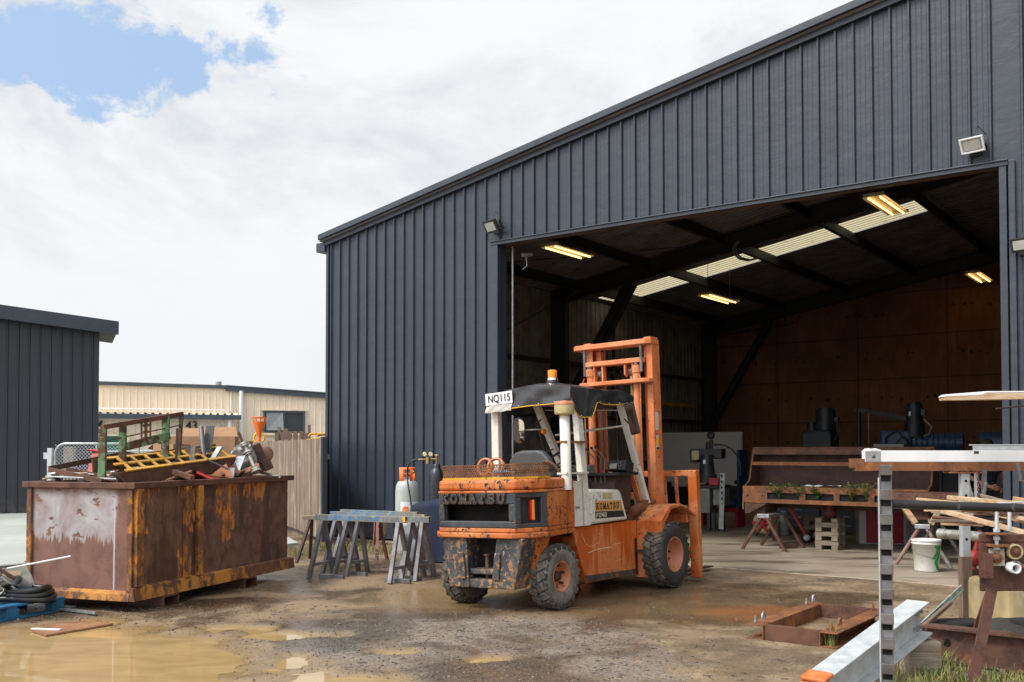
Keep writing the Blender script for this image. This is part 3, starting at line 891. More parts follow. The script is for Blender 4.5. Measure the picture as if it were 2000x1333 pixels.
# ------------------------------------------------------------------ cream warehouse in the background
WZ = math.atan2(.335, .942)
wh = thing('warehouse', 'long cream ribbed warehouse with green roller doors behind the yard', 'warehouse', (-11.68, 40, 0), WZ)
def wz(x): return 4.12 - (.055 * x if x > 0 else -.012 * x * -1)
p_ = ribbed(-16, 12, 0, wz, pitch=.25, depth=.026, wtop=.03, wbase=.07, mid=False); p_.build('wall', M_cream, wh, recalc=False)
m_ = MB(); m_.prism([(-16, 0), (12, 0), (12, wz(12)), (0, wz(0)), (-16, wz(-16))], .02, 14, 'y'); m_.build('warehouse_body', M_cream, wh)
m_ = MB(); m_.prism([(-16.2, wz(-16.2) - .04), (0, wz(0) - .04), (0, wz(0) + .10), (-16.2, wz(-16.2) + .10)], -.12, 14, 'y'); m_.build('roof', M_gutter, wh)
m_ = MB(); m_.prism([(0.003, wz(0) - .13), (12, wz(12) - .13), (12, wz(12) + .07), (0.003, wz(0) + .07)], -.16, -.02, 'y'); m_.prism([(0.003, wz(0) + .072), (12, wz(12) + .072), (12, wz(12) + .11), (0.003, wz(0) + .11)], -.2, 14, 'y'); m_.build('roof_edge_flashing', M_gutter, wh)
# lower lean-to with the numbered roller doors
m_ = MB(); lt = ribbed(-16, .25, 0, lambda a: 2.86, pitch=.25, depth=.026, wtop=.03, wbase=.07, mid=False)
m_.add([(x, y - 2.6, z) for x, y, z in lt.v], lt.f)
m_.add([(.25, -2.6, 0), (.25, 0, 0), (.25, 0, 3.0), (.25, -2.6, 2.86)], [(0, 1, 2, 3)])
m_.build('lean_to_wall', M_cream, wh, recalc=False)
m_ = MB()
prof = []
for i in range(64):
    a = -16 + i * .256
    prof += [(a, 0), (a + .15, 0), (a + .17, .05), (a + .24, .05)]
n_ = len(prof)
m_.add([(a, -2.95, 2.93 + z) for a, z in prof] + [(a, 0, 3.05 + z) for a, z in prof], [(i, i + 1, n_ + i + 1, n_ + i) for i in range(n_ - 1)])
m_.build('lean_to_roof', M_creamtrim, wh, recalc=False)
m_ = MB(); m_.bb(-16, .42, -3.02, -2.86, 2.74, 2.92); m_.build('gutter', M_gutter, wh, bevel=.02)
for x in (-4.70, -1.53):
    dm = MB(); prof = []
    for i in range(25): prof += [(0.05 + i * .085, 0), (.05 + i * .085 + .06, -.018)]
    w = 2.15
    m2 = MB(); k_ = len(prof)
    m2.add([(x - w / 2, -2.64 + y, z) for z, y in prof] + [(x + w / 2, -2.64 + y, z) for z, y in prof], [(i, i + 1, k_ + i + 1, k_ + i) for i in range(k_ - 1)])
    d_ = m2.build('roller_door', M_greendoor, wh, recalc=False)
    f = MB(); f.bb(x - w / 2 - .1, x - w / 2, -2.70, -2.63, 0, 2.1); f.bb(x + w / 2, x + w / 2 + .1, -2.70, -2.63, 0, 2.1); f.bb(x - w / 2 - .1, x + w / 2 + .1, -2.70, -2.63, 2.1, 2.19)
    f.build('door_frame', M_creamtrim, d_, bevel=.01)
text('number_sign', '44', M_ink, wh, (-4.66, -2.66, 2.50), (PI / 2, 0, 0), .44, .01, .006)
text('number_sign', '43', M_ink, wh, (-1.36, -2.66, 2.50), (PI / 2, 0, 0), .44, .01, .006)
for x, y, z0, z1, r in ((.62, -.12, 0, 4.0, .085), (.0, -2.86, 0, 2.74, .075)):
    MB().tube([(x, y, z0), (x, y, z1)], r, 12).build('downpipe', M_whitepvc, wh)
MB().tube([(.22, -.06, 4.0), (.22, -.06, 3.16), (-.1, -.5, 3.19), (-9, -.5, 3.19)], .035, 8).build('vent_pipe', M_whitepvc, wh)
wn = MB(); wn.bb(1.55, 3.15, -.07, .0, 2.36, 3.16); wf = wn.build('window', M_glass, wh)
f = MB()
for a, b_ in ((1.50, 1.58), (3.12, 3.2), (2.33, 2.39)): f.bb(a, b_, -.11, -.071, 2.30, 3.2)
f.bb(1.58, 3.12, -.108, -.071, 2.30, 2.37); f.bb(1.58, 3.12, -.108, -.071, 3.12, 3.2)
f.build('window_frame', M_gutter, wf, bevel=.006)
MB().add([(1.63, -.12, 2.40), (2.32, -.2, 2.40), (2.30, -.12, 3.12), (1.63, -.10, 3.12)], [(0, 1, 2, 3)]).build('open_sash', simple('pale_glass', (.22, .25, .26), .12, var=.1), wf)
MB().bb(1.42, 3.28, -.14, -.02, 3.22, 3.27).build('window_flashing', M_creamtrim, wf); MB().bb(1.42, 3.25, -.12, -.02, 2.20, 2.29).build('window_sill', M_creamtrim, wf)
c_ = thing('security_camera', 'white bullet security camera under the warehouse gutter beside number 43', 'camera', wh.matrix_basis @ Vector((-.42, -2.78, 2.12)), WZ)
MB().tube([(-.22, -.25, -.10), (.12, .0, .02)], .085, 12).build('camera_body', M_whitepvc, c_)
MB().tube([(-.23, -.26, -.105), (-.21, -.24, -.098)], .07, 12).build('lens', M_blk, c_)
MB().tube([(.05, 0, .05), (.05, .05, .28), (.4, .05, .28)], .03, 8).build('bracket', M_whitepvc, c_)
c_ = MB().tube([(0, 0, 0), (0, 0, .28)], .12, 10)
c_.tube([(.18, 0, 0), (.18, 0, .14)], .06, 8)
c_.build('roof_vent', M_galv, wh, loc=(-.25, .2, 4.1))
# ------------------------------------------------------------------ forklift (local X right, Y forwards, Z up, origin under the rear axle)
fk = thing('forklift', 'old orange forklift truck with a black vinyl canopy parked at the shed doorway', 'forklift',
           (-.03, 10.40, -.022), rot=(0, R(-2), R(-37)))
# --- chassis and side panels
def m_fkside():
    m, t, b = newmat('wet_streaked_orange')
    v = ocoord(t); x, y, z = t.sep(v)
    st = t.noise(t.map(v, (1, 3.2, .55)), 2.6, 6, .6, .8)
    k = t.math('ADD', st, t.math('MULTIPLY', t.math('SUBTRACT', .50, z), .38))
    c = t.mix(t.step(k, .47, .56), (.50, .095, .010), (.60, .19, .06))
    f = t.noise(v, 22, 9, .72, .3)
    low = t.step(z, .34, .18)
    c = t.mix(t.math('MULTIPLY', t.step(t.math('ADD', f, t.math('MULTIPLY', low, .12)), .56, .64), .8), c, (.22, .11, .06))
    c = t.mix(t.math('MULTIPLY', t.step(t.noise(t.map(v, (1, 5, .5)), 4, 8, .7), .52, .74), .4), c, (.30, .10, .03))
    t.set(b.inputs['Base Color'], c)
    t.set(b.inputs['Roughness'], t.lin(t.step(k, .47, .56), 0, 1, .28, .5))
    t.set(b.inputs['Normal'], t.bump(t.noise(v, 3, 4, .5), .2, .02))
    return m
M_fkside = m_fkside()
m_ = MB()
side = [(.44, .79), (.70, .18), (1.76, .17), (1.76, .58), (1.94, .60), (1.96, .80)]
m_.prism(side, -.53, .53, 'x')
m_.build('side_panel', M_fkside, fk, bevel=.012)
M_scr = simple('bare_scratch', (.62, .42, .27), .6, var=.4, scale=30)
for (y0, z0, y1, z1, w) in ((.73, .50, .92, .525, .009), (.92, .525, 1.22, .53, .012), (.62, .72, .70, .60, .005), (.70, .60, .80, .56, .005), (.80, .56, .98, .60, .005), (1.25, .55, 1.45, .56, .006), (.60, .44, .66, .40, .004), (1.30, .36, 1.5, .38, .004), (.95, .70, 1.05, .67, .004)):
    MB().bar((.5305, y0, z0), (.5305, y1, z1), w, .0012, up=(1, 0, 0)).build('scratch_mark', M_scr, fk)
m_ = MB()
for sx in (-1, 1): m_.prism([(.69, .19), (1.74, .18), (1.74, .235), (.665, .262)], sx * .531, sx * .536, 'x')
m_.build('sill_stripe', paint('sill_black', (.03, .032, .035), (.07, .065, .06), under=(.36, .12, .04), chips=(.56, .62), dirt=(.2, .15, .1)), fk)
m_ = MB()
m_.bb(-.42, .42, -.30, 2.3, .30, .62); m_.bb(-.46, .46, 1.4, 2.3, .62, .90)
m_.bb(-.52, .52, .44, 1.95, .70, .795)
m_.build('chassis', M_rust_d, fk)
m_ = MB(); m_.bb(.50, .80, 1.74, 1.98, .435, .455); m_.bb(-.80, -.50, 1.74, 1.98, .435, .455); m_.build('step_plate', M_rust_d, fk, bevel=.004)
m_ = MB(); m_.prism([(1.28, .802), (2.06, .93), (2.30, .93), (2.30, .80)], -.5, .50, 'x'); m_.build('floor_plate', M_rust, fk, bevel=.006)
# --- front fenders
def fender(sx):
    out = [(1.80, .13), (1.80, .60), (1.80, .79), (2.02, .945), (2.30, .965), (2.48, .92), (2.68, .82)]
    inn = [(2.66, .805), (2.47, .895), (2.30, .935), (2.06, .91), (1.90, .77), (1.86, .55), (1.93, .13)]
    m = MB(); m.prism(out + inn, sx * .50, sx * .86, 'x')
    o = m.build('fender', M_orange, fk, bevel=.008)
    m = MB(); m.bb(min(sx * .50, sx * .535), max(sx * .50, sx * .535), 1.80, 2.28, .16, .93); m.build('inner_guard', M_rust_d, o)
    return o
fender(1); fender(-1)
# --- counterweight
plan = lambda g: [(-.60, .42), (-.64 - g, -.22), (-.60 - g, -.38 - g), (-.46, -.55 - g), (.52, -.55 - g), (.62 + g, -.40 - g), (.67 + g, -.22), (.585, .42)]
m_ = MB(); m_.prism(plan(.025), .745, .80, 'z'); m_.build('counterweight_band', M_orange_scr, fk, bevel=.012)
m_ = MB(); m_.prism(plan(.005), .803, .845, 'z'); m_.build('counterweight_ledge', M_orange_scr, fk, bevel=.008)
m_ = MB(); m_.prism(plan(-.005), 1.222, 1.33, 'z'); m_.build('counterweight_cap', M_orange_scr, fk, bevel=.03, seg=3)
m_ = MB(); m_.prism(plan(.008), 1.195, 1.219, 'z'); m_.build('counterweight_lip', M_orange, fk, bevel=.006)
m_ = MB(); m_.prism([(-.64, -.20), (.672, -.20), (.585, .42), (-.60, .42)], .847, 1.193, 'z'); m_.build('counterweight_side', M_orange_scr, fk, bevel=.006)
m_ = MB(); m_.prism([(-.60, -.205), (-.56, -.30), (-.44, -.33), (.48, -.33), (.56, -.30), (.60, -.205)], .85, 1.19, 'z'); m_.build('radiator_cavity', M_void, fk)
m_ = MB()
m_.bb(-.46, .52, -.55, -.475, 1.085, 1.194); m_.bb(-.46, .52, -.55, -.475, .846, .915)
m_.bb(-.46, -.395, -.55, -.475, .915, 1.085); m_.bb(.44, .52, -.55, -.475, .915, 1.085)
m_.build('rear_panel', M_black, fk, bevel=.012)
for sx, a, b in ((1, (.523, -.552), (.676, -.212)), (-1, (-.646, -.212), (-.463, -.552))):
    a = Vector((*a, 0)); b = Vector((*b, 0)); d = (b - a); L = d.length; d.normalize(); nrm = Vector((d.y, -d.x, 0))
    M_ = Matrix((d, -nrm, Vector((0, 0, 1)))).transposed().to_4x4(); M_.translation = a
    m_ = MB()
    for x0, x1, z0, z1 in ((0, L, 1.145, 1.194), (0, L, .846, .89), (0, .07, .89, 1.145), (L - .07, L, .89, 1.145)):
        m_.box(((x0 + x1) / 2, .03, (z0 + z1) / 2), (x1 - x0, .06, z1 - z0), M=M_)
    p_ = m_.build('lamp_surround', M_black, fk, bevel=.008)
    m_ = MB(); m_.box((L / 2, .075, 1.018), (L, .02, .26), M=M_); m_.build('lamp_recess', M_blk, p_)
    m_ = MB(); m_.box((L * .60, .045, 1.02), (.030, .05, .20), M=M_); m_.build('indicator_lens', M_amber, p_, bevel=.004)
    m_ = MB(); m_.box((L * .60 - .026, .045, 1.02), (.018, .045, .20), M=M_); m_.build('tail_lens', M_lensr, p_, bevel=.004)
m_ = MB()
m_.bb(-.70, -.62, -.26, -.16, 1.10, 1.17); m_.bb(-.69, -.63, -.26, -.2, .87, 1.10); m_.build('side_catch', M_black, fk, bevel=.008)
lettering('raised_lettering', 'KOMATSU', M_black, fk, (-.40, -.556, 1.098), (1, 0, 0), (0, 0, 1), (0, -1, 0), .082, .122, .025, .050, .004, wide=1.2)
# --- lower rear ballast with the tow slot
def tz(z, xa, xb, z0=.24, z1=.745):
    k = (z - z0) / (z1 - z0); return xa + (xb - xa) * k
m_ = MB()
L0, L1, R0, R1 = -.36, -.46, .47, .60      # bottom / top edges
def quad_block(pts, y0, y1):
    m_.prism(pts, y0, y1, 'y')
quad_block([(L0, .24), (-.10, .24), (-.13, .745), (L1, .745)], -.53, -.30)
quad_block([(.20, .24), (R0, .24), (R1, .745), (.26, .745)], -.53, -.30)
quad_block([(-.095, .24), (.195, .24), (.198, .33), (-.098, .33)], -.525, -.30)
quad_block([(-.10, .375), (.20, .375), (.21, .43), (-.11, .43)], -.50, -.30)
m_.build('ballast_bumper', M_bumper, fk, bevel=.014)
m_ = MB(); quad_block([(-.21, .33), (-.128, .33), (-.15, .60), (-.225, .60)], -.56, -.531); quad_block([(.222, .33), (.30, .33), (.325, .60), (.255, .60)], -.56, -.531)
m_.build('bumper_pad', M_bumper, fk, bevel=.01)
m_ = MB(); m_.bb(-.14, .26, -.31, -.28, .26, .745); m_.build('tow_recess', M_void, fk)
m_ = MB(); m_.tube([(.06, -.42, .29), (.06, -.42, .56)], .022, 10); m_.tube([(.06, -.42, .56), (.06, -.42, .575)], .038, 10); m_.build('tow_pin', M_rust, fk)
for x0, x1 in ((.42, .57), (-.45, -.36)): MB().prism([(-.295, .26), (-.27, .26), (-.02, .74), (-.295, .74)], x0, x1, 'x').build('bumper_cheek', M_orange_scr, fk)
m_ = MB(); m_.bb(-.55, .55, -.055, .055, .26, .38); m_.bb(-.12, .12, -.12, .12, .22, .5); m_.tube([(-.45, .14, .34), (.45, .14, .34)], .03, 8); m_.build('steer_axle', M_rust_d, fk)

# --- wheels
def wheel(name_loc, Rr, wd, rim_r, sx, lugs, side_mat, deep):
    w = empty('wheel', name_loc); w.parent = fk
    h = wd / 2
    prof = [(rim_r, -h * .86), (rim_r + .015, -h), (rim_r + (Rr - rim_r) * .55, -h * 1.06), (Rr - .055, -h * .98), (Rr - .028, -h * .82), (Rr - .026, h * .82), (Rr - .055, h * .98), (rim_r + (Rr - rim_r) * .55, h * 1.06), (rim_r + .015, h), (rim_r, h * .86)]
    m = MB(); m.lathe(prof, 40, AX_X); ty = m.build('tyre', side_mat, w)
    m = MB()
    for k in range(lugs):
        a = 2 * PI * k / lugs
        for sd, off in ((-1, 0), (1, .5)):
            an = a + off * 2 * PI / lugs
            Mx = Matrix.Rotation(an, 4, 'X') @ Matrix.Translation((sd * h * .46, 0, Rr - .020)) @ Matrix.Rotation(sd * R(26), 4, 'Z')
            ln = 2 * PI * Rr / lugs * .80
            x, z = h * .50, (.007 if deep else .018)
            vs = [(-x, -ln / 2, -z), (x, -ln / 2, -z), (x, ln / 2, -z), (-x, ln / 2, -z), (-x * .95, -ln * .43, z * .9), (x * .95, -ln * .43, z * .9), (x * .95, ln * .43, z * .9), (-x * .95, ln * .43, z * .9)]
            m.add(vs, [(0, 3, 2, 1), (4, 5, 6, 7), (0, 1, 5, 4), (1, 2, 6, 5), (2, 3, 7, 6), (3, 0, 4, 7)], M=Mx)
            if deep: continue
            Mx = Matrix.Rotation(an, 4, 'X') @ Matrix.Translation((sd * h * .955, 0, Rr - .045))
            m.box((0, 0, 0), (h * .09, ln * .82, .040), M=Mx)
    m.build('tread', M_rubber, ty, bevel=.004, seg=1)
    m = MB()
    o = sx
    if deep:
        rp = [(rim_r + .004, h * .92), (rim_r - .012, h * .97), (rim_r - .018, h * .90), (rim_r - .022, h * .25), (rim_r - .045, h * .1), (rim_r * .50, -h * .30), (rim_r * .46, -h * .36), (0, -h * .36)]
    else:
        rp = [(rim_r + .004, h * .86), (rim_r - .008, h * .93), (rim_r - .016, h * .80), (rim_r - .03, h * .30), (rim_r * .62, h * .02), (rim_r * .52, h * .06), (0, h * .06)]
    m.lathe([(r, z * o) for r, z in rp], 36, AX_X); rm = m.build('rim', M_rim, w)
    m = MB(); m.lathe([(rim_r - .005, -.9 * h), (rim_r - .005, .85 * h)], 24, AX_X); m.build('rim_barrel', M_rim, rm)
    m = MB()
    if not deep:
        m.lathe([(.052, h * .05 * o), (.052, h * .45 * o), (.036, h * .62 * o), (.020, h * .66 * o), (0, h * .66 * o)], 14, AX_X)
    hb_z = (h * .04 if not deep else -h * .33)
    nb = 6
    for k in range(nb):
        a = 2 * PI * k / nb + .3
        rr = rim_r * .68 if not deep else rim_r * .42
        m.lathe([(.014, hb_z * o), (.014, (hb_z + .045) * o), (.010, (hb_z + .05) * o), (0, (hb_z + .05) * o)], 7, Matrix.Translation((0, rr * math.cos(a), rr * math.sin(a))) @ AX_X)
    m.build('hub', M_rust_d, rm)
    return w
for sx in (1, -1):
    wheel((sx * .575, .02, .328), .334, .215, .158, sx, 19, M_rubber_side, False)
    wheel((sx * .77, 2.06, .385), .392, .25, .205, sx, 26, M_rubber_blk, True)

# --- engine hood, seat, dash
m_ = MB(); m_.bb(-.46, .42, .10, 1.05, .80, 1.30); m_.build('engine_hood', M_blk, fk, bevel=.03)
m_ = MB(); m_.bb(-.56, .44, .36, .47, .82, 1.30); m_.build('hood_back', M_orange, fk, bevel=.02)
m_ = MB(); m_.bb(-.22, .33, .38, .92, 1.30, 1.42); st = m_.build('seat', M_seat, fk, bevel=.05, seg=4)
m_ = MB()
pr_ = [(-.22, 1.40), (.33, 1.40), (.33, 1.52), (.24, 1.61), (.17, 1.63), (-.06, 1.63), (-.13, 1.61), (-.22, 1.52)]
m_.prism(pr_, .34, .44, 'y'); m_.build('backrest', M_seat, st, bevel=.035, seg=4)
m_ = MB(); m_.tube([(.26, .32, 1.50), (.36, .30, 1.50), (.42, .31, 1.46), (.46, .33, 1.40), (.47, .34, 1.33)], .016, 8); m_.build('armrest_tube', M_rust, st)
m_ = MB(); m_.prism([(1.30, .93), (1.42, 1.34), (1.80, 1.34), (1.72, .93)], -.50, .50, 'x'); m_.build('dashboard', M_rust_d, fk, bevel=.01)
m_ = MB(); m_.bb(-.5, .62, 1.30, 1.74, 1.325, 1.36); m_.build('dash_top', M_blk, fk, bevel=.008)
m_ = MB(); m_.prism([(1.32, 1.36), (1.36, 1.44), (1.50, 1.46), (1.54, 1.36)], -.34, .16, 'x'); ip = m_.build('instrument_panel', M_greymach, fk, bevel=.006)
for i in range(4):
    MB().lathe([(0, .0), (.036, .0), (.040, .006), (.040, -.02)], 16, MX((-.27 + i * .115, 1.335, 1.405), (R(62), 0, 0))).build('gauge', M_blk, ip)
sw = MB(); sw.tube([(-.02 + .19 * math.cos(a), 1.14 + .17 * math.sin(a), 1.54 + .10 * math.sin(a)) for a in [2 * PI * i / 28 for i in range(28)]], .015, 8, closed=True)
for a in (.5, 2.6, 4.71): sw.tube([(-.02, 1.14, 1.53), (-.02 + .19 * math.cos(a), 1.14 + .17 * math.sin(a), 1.54 + .10 * math.sin(a))], .011, 6)
sw.tube([(-.02, 1.14, 1.54), (-.02, 1.40, 1.18)], .026, 8); sw.lathe([(0, .03), (.05, .02), (.055, 0)], 12, MX((-.02, 1.14, 1.53), (R(-30), 0, 0)))
sw.build('steering_wheel', M_blk, fk)
for i, x in enumerate((.235, .31, .365)):
    m_ = MB(); m_.tube([(x + .03, 1.36, 1.24), (x + .03, 1.34, 1.40), (x + .055, 1.33, 1.52), (x - .03, 1.27, 1.63 + .012 * i)], .0075, 6); lv = m_.build('lever', M_bare, fk)
    MB().lathe([(0, .02), (.014, .012), (.017, 0), (.012, -.014), (0, -.018)], 10, MX((x - .03, 1.27, 1.635 + .012 * i))).build('lever_knob', M_blk, lv)
m_ = MB(); m_.box((.51, 1.52, 1.425), (.25, .17, .125), rot=(R(-14), 0, R(-6))); rd = m_.build('radio', M_blk, fk, bevel=.012)
m_ = MB(); m_.box((.465, 1.428, 1.432), (.10, .006, .06), rot=(R(-14), 0, R(-6))); m_.build('radio_display', simple('radio_display', (.30, .27, .24), .3), rd)
for dx, dz in ((.07, .03), (.10, .03), (.07, .0), (.10, .0), (.085, -.03)):
    MB().lathe([(.011, 0), (.011, .008), (0, .008)], 8, MX((.465 + dx, 1.424 + .004, 1.432 + dz), (R(76), 0, 0))).build('radio_button', M_bare, rd)
m_ = MB(); m_.bb(.27, .34, 1.44, 1.52, 1.36, 1.40); m_.build('red_block', M_redpaint, fk)
# --- white side cover with the maker's decal
cov = [(.77, .805), (1.57, .815), (1.53, .90), (1.44, 1.12), (1.39, 1.165), (.80, 1.19)]
for sx in (1, -1):
    m_ = MB(); m_.prism(cov, sx * .30, sx * .56, 'x'); cv = m_.build('side_cover', M_cabwhite, fk, bevel=.03, seg=4)
    m_ = MB(); m_.prism([(.86, .945), (1.455, .93), (1.405, 1.045), (.855, 1.055)], sx * .5605, sx * .563, 'x'); m_.build('decal_panel', M_decalo, cv)
    m_ = MB(); m_.prism([(.862, .865), (1.485, .855), (1.457, .926), (.86, .941)], sx * .5605, sx * .563, 'x'); m_.build('decal_stripe', M_decalk, cv)
    m_ = MB(); m_.prism([(1.02, 1.075), (1.22, 1.07), (1.22, 1.135), (1.02, 1.14)], sx * .5605, sx * .564, 'x'); m_.build('cover_window', M_khaki, cv)
    yd = 1 if sx > 0 else -1
    lettering('decal_lettering', 'KOMATSU', M_ink, cv, (sx * .564, .885 if sx > 0 else 1.40, .968), (0, yd, -.02), (0, 0, 1), (sx, 0, 0), .060, .071, .0115, .002, wide=1.02)
    m_ = MB()
    # FD40 in square stroke lettering
    gl = {'F': [((0, 0), (0, 1)), ((0, 1), (.62, 1)), ((0, .52), (.5, .52))], 'D': [((0, 0), (0, 1)), ((0, 1), (.62, 1)), ((.62, 1), (.62, 0)), ((.62, 0), (0, 0))], '4': [((0, 1), (0, .4)), ((0, .4), (.7, .4)), ((.5, 1), (.5, 0))], '0': [((0, 0), (0, 1)), ((0, 1), (.62, 1)), ((.62, 1), (.62, 0)), ((.62, 0), (0, 0))]}
    for i, ch in enumerate('FD40'):
        for (a, b), (c, d) in gl[ch]:
            p = Vector((sx * .5645, (.885 if sx > 0 else 1.40) + yd * (i * .056 + a * .05), .878 + b * .042)); q = Vector((sx * .5645, (.885 if sx > 0 else 1.40) + yd * (i * .056 + c * .05), .878 + d * .042))
            e = (q - p).normalized() * .005
            m_.bar(p - e, q + e, .011, .002, up=(sx, 0, 0))
    m_.build('model_lettering', M_decalc, cv)
m_ = MB(); m_.bb(.30, .575, .425, .60, .80, 1.285); m_.build('battery_door', M_cabwhite, fk, bevel=.012)
for i, (st, w_) in enumerate((((0, 1), .4),)):
    text('stencil_number', '2046', M_ink, fk, (.5765, .485, 1.0), (PI / 2, 0, PI / 2), .045, .0008)
# --- overhead guard
def post(p, q, w, d, name='guard_post'):
    m = MB(); m.bar(p, q, w, d, up=(0, 1, 0)); return m.build(name, M_cabwhite, fk, bevel=.008)
post((.555, .68, .80), (.50, .64, 2.22), .075, .10)
post((-.545, .55, .84), (-.51, .53, 2.20), .10, .075)
post((.50, 2.15, .93), (.50, 1.54, 2.2), .07, .06)
post((-.50, 2.15, .93), (-.50, 1.30, 2.2), .085, .06)
m_ = MB(); m_.bar((.46, 2.05, .93), (.46, 1.84, 1.36), .06, .05, up=(0, 1, 0)); m_.build('dash_stay', M_orange, fk)
m_ = MB()
for sx in (-1, 1): m_.bar((sx * .51, .50, 2.215), (sx * .51, 1.72, 2.215), .05, .06)
for y in (.5, .8, 1.1, 1.4, 1.72): m_.bar((-.51, y, 2.22), (.51, y, 2.22), .05, .05)
m_.build('roof_frame', M_cabwhite, fk)
m_ = MB(); m_.tube([(-.46, 1.62, 1.83), (.49, 1.66, 1.90)], .013, 8); m_.tube([(-.46, 1.42, 2.13), (.49, 1.6, 2.08)], .007, 6); m_.build('cross_rail', M_cabwhite, fk)
m_ = MB(); m_.tube([(-.50, 1.62, 1.66), (-.52, 1.47, 1.62), (-.55, 1.40, 1.93), (-.52, 1.32, 1.98), (-.47, 1.36, 2.02)], .010, 6); m_.build('mirror_hoop', M_rust, fk)
# canopy
def canopy():
    mb = MB(); nx, ny = 20, 22
    x0, x1, y0, y1 = -.575, .575, .43, 1.74
    def top(x, y):
        u = abs(x) / .575; 
        r = math.hypot((x - .08) / .6, (y - .82) / .55)
        z = 2.285 + .10 * max(0, 1 - r) ** .8 + .02 * (1 - u)
        z -= .02 * math.sin((y - .5) * 5) * u
        z += .014 * mnoise.noise(Vector((x * 6, y * 6, 0)))
        if y > 1.5: z -= (y - 1.5) * .16
        return z
    g = [[(x0 + (x1 - x0) * i / nx, y0 + (y1 - y0) * j / ny) for i in range(nx + 1)] for j in range(ny + 1)]
    vs = [(x, y, top(x, y)) for row in g for x, y in row]
    mb.add(vs, [(j * (nx + 1) + i, j * (nx + 1) + i + 1, (j + 1) * (nx + 1) + i + 1, (j + 1) * (nx + 1) + i) for j in range(ny) for i in range(nx)], True)
    # skirts, top to hem, with folds
    hem = []
    def skirt(pts, drop, out):
        rows = 7; vs = []; n = len(pts)
        for k in range(rows + 1):
            f = k / rows
            for i, (x, y) in enumerate(pts):
                zt = top(x, y); zb = drop(i / (n - 1))
                fold = .020 * mnoise.noise(Vector((x * 7 + 3, y * 5, f * 2.4))) + .014 * math.sin(f * 5 + (x + y) * 11)
                o = (.012 + fold) * f ** .5
                vs.append((x + out[0] * o, y + out[1] * o, zt + (zb - zt) * f))
        mb.add(vs, [(k * n + i, k * n + i + 1, (k + 1) * n + i + 1, (k + 1) * n + i) for k in range(rows) for i in range(n - 1)], True)
        hem.append(vs[-n:])
    skirt([(x0 + (x1 - x0) * i / 24, y0) for i in range(25)], lambda f: 2.095 + .035 * f + .004 * math.sin(f * 14), (0, -1))
    def dr(f):
        y = y0 + (y1 - y0) * f
        if y < .78: return 2.09 - .12 * sstep(.43, .62, y)
        return 1.97 + .165 * sstep(.78, .95, y) + .01 * math.sin(y * 9)
    skirt([(x1, y0 + (y1 - y0) * i / 34) for i in range(35)], dr, (1, 0))
    skirt([(x0, y0 + (y1 - y0) * i / 24) for i in range(25)], lambda f: 2.08 + .02 * math.sin(f * 11), (-1, 0))
    skirt([(x0 + (x1 - x0) * i / 20, y1) for i in range(21)], lambda f: 2.11 + .01 * math.sin(f * 12), (0, 1))
    o = mb.build('canopy', M_vinyl, fk, recalc=False)
    for h in hem[:2]:
        MB().tube(h, .0055, 5).build('hem_piping', M_yellowplastic, o)
    s = MB()
    for h in hem[:2]:
        for p in h[::5]: s.lathe([(0, .006), (.007, .004), (.008, 0)], 7, MX((p[0] + .012, p[1] - .014, p[2] + .014), (R(80), 0, R(40))))
    s.build('press_stud', M_chrome, o)
canopy()
m_ = MB(); m_.box((-.375, .405, 2.225), (.37, .008, .135), rot=(0, R(-2.5), R(2))); npl = m_.build('number_plate', M_plate, fk, bevel=.003)
text('plate_lettering', 'NQ115', M_ink, npl, (-.368, .398, 2.224), (PI / 2, R(-2.5), R(2)), .118, .001, .0015, sx=.86)
m_ = MB()
n = 16; vs = []
for k in range(6):
    for i in range(n + 1):
        x = -.56 + .365 * i / n
        vs.append((x, .405 - .018 * k / 5 + .008 * math.sin(i * .9 + k), 2.158 - (.088 - .01 * (i / n)) * k / 5 - .004 * math.sin(i * .8)))
m_.add(vs, [(k * (n + 1) + i, k * (n + 1) + i + 1, (k + 1) * (n + 1) + i + 1, (k + 1) * (n + 1) + i) for k in range(5) for i in range(n)], True)
m_.build('rag_flap', simple('grey_rag', (.42, .41, .38), .9, var=.15, dirt=(.2, .17, .12), dirt_at=(.6, .85)), fk, recalc=False)
bc = MB(); bc.lathe([(.068, 0), (.068, .018), (.05, .03), (.04, .03)], 16, MX((.09, .80, 2.385))); bk = bc.build('beacon', M_blk, fk)
MB().lathe([(.062, .03), (.060, .04), (.055, .055)], 16, MX((.09, .80, 2.385))).build('beacon_ring', M_chrome, bk)
MB().lathe([(.050, .05), (.052, .13), (.046, .145), (0, .147)], 18, MX((.09, .80, 2.385))).build('beacon_lens', M_amber, bk)
# exhaust stack with its cap
m_ = MB(); m_.lathe([(.055, 1.20), (.055, 1.97), (.042, 1.97)], 16, MX((.60, .26, 0))); ex = m_.build('exhaust_stack', M_cabwhite, fk)
MB().lathe([(.04, 1.96), (.06, 1.985), (.10, 1.99), (.105, 2.00), (.105, 2.085)], 20, MX((.60, .26, 0))).build('exhaust_cap', M_khaki, ex)
MB().lathe([(.107, 2.083), (.107, 2.10), (.09, 2.125), (0, 2.135)], 20, MX((.60, .26, 0))).build('cap_lid', M_rim, ex)
for z in (1.70, 1.37): MB().bar((.585, .20, z), (.56, .66, z), .12, .02).build('exhaust_strap', M_rust_o if z > 1.5 else M_cabwhite, ex)
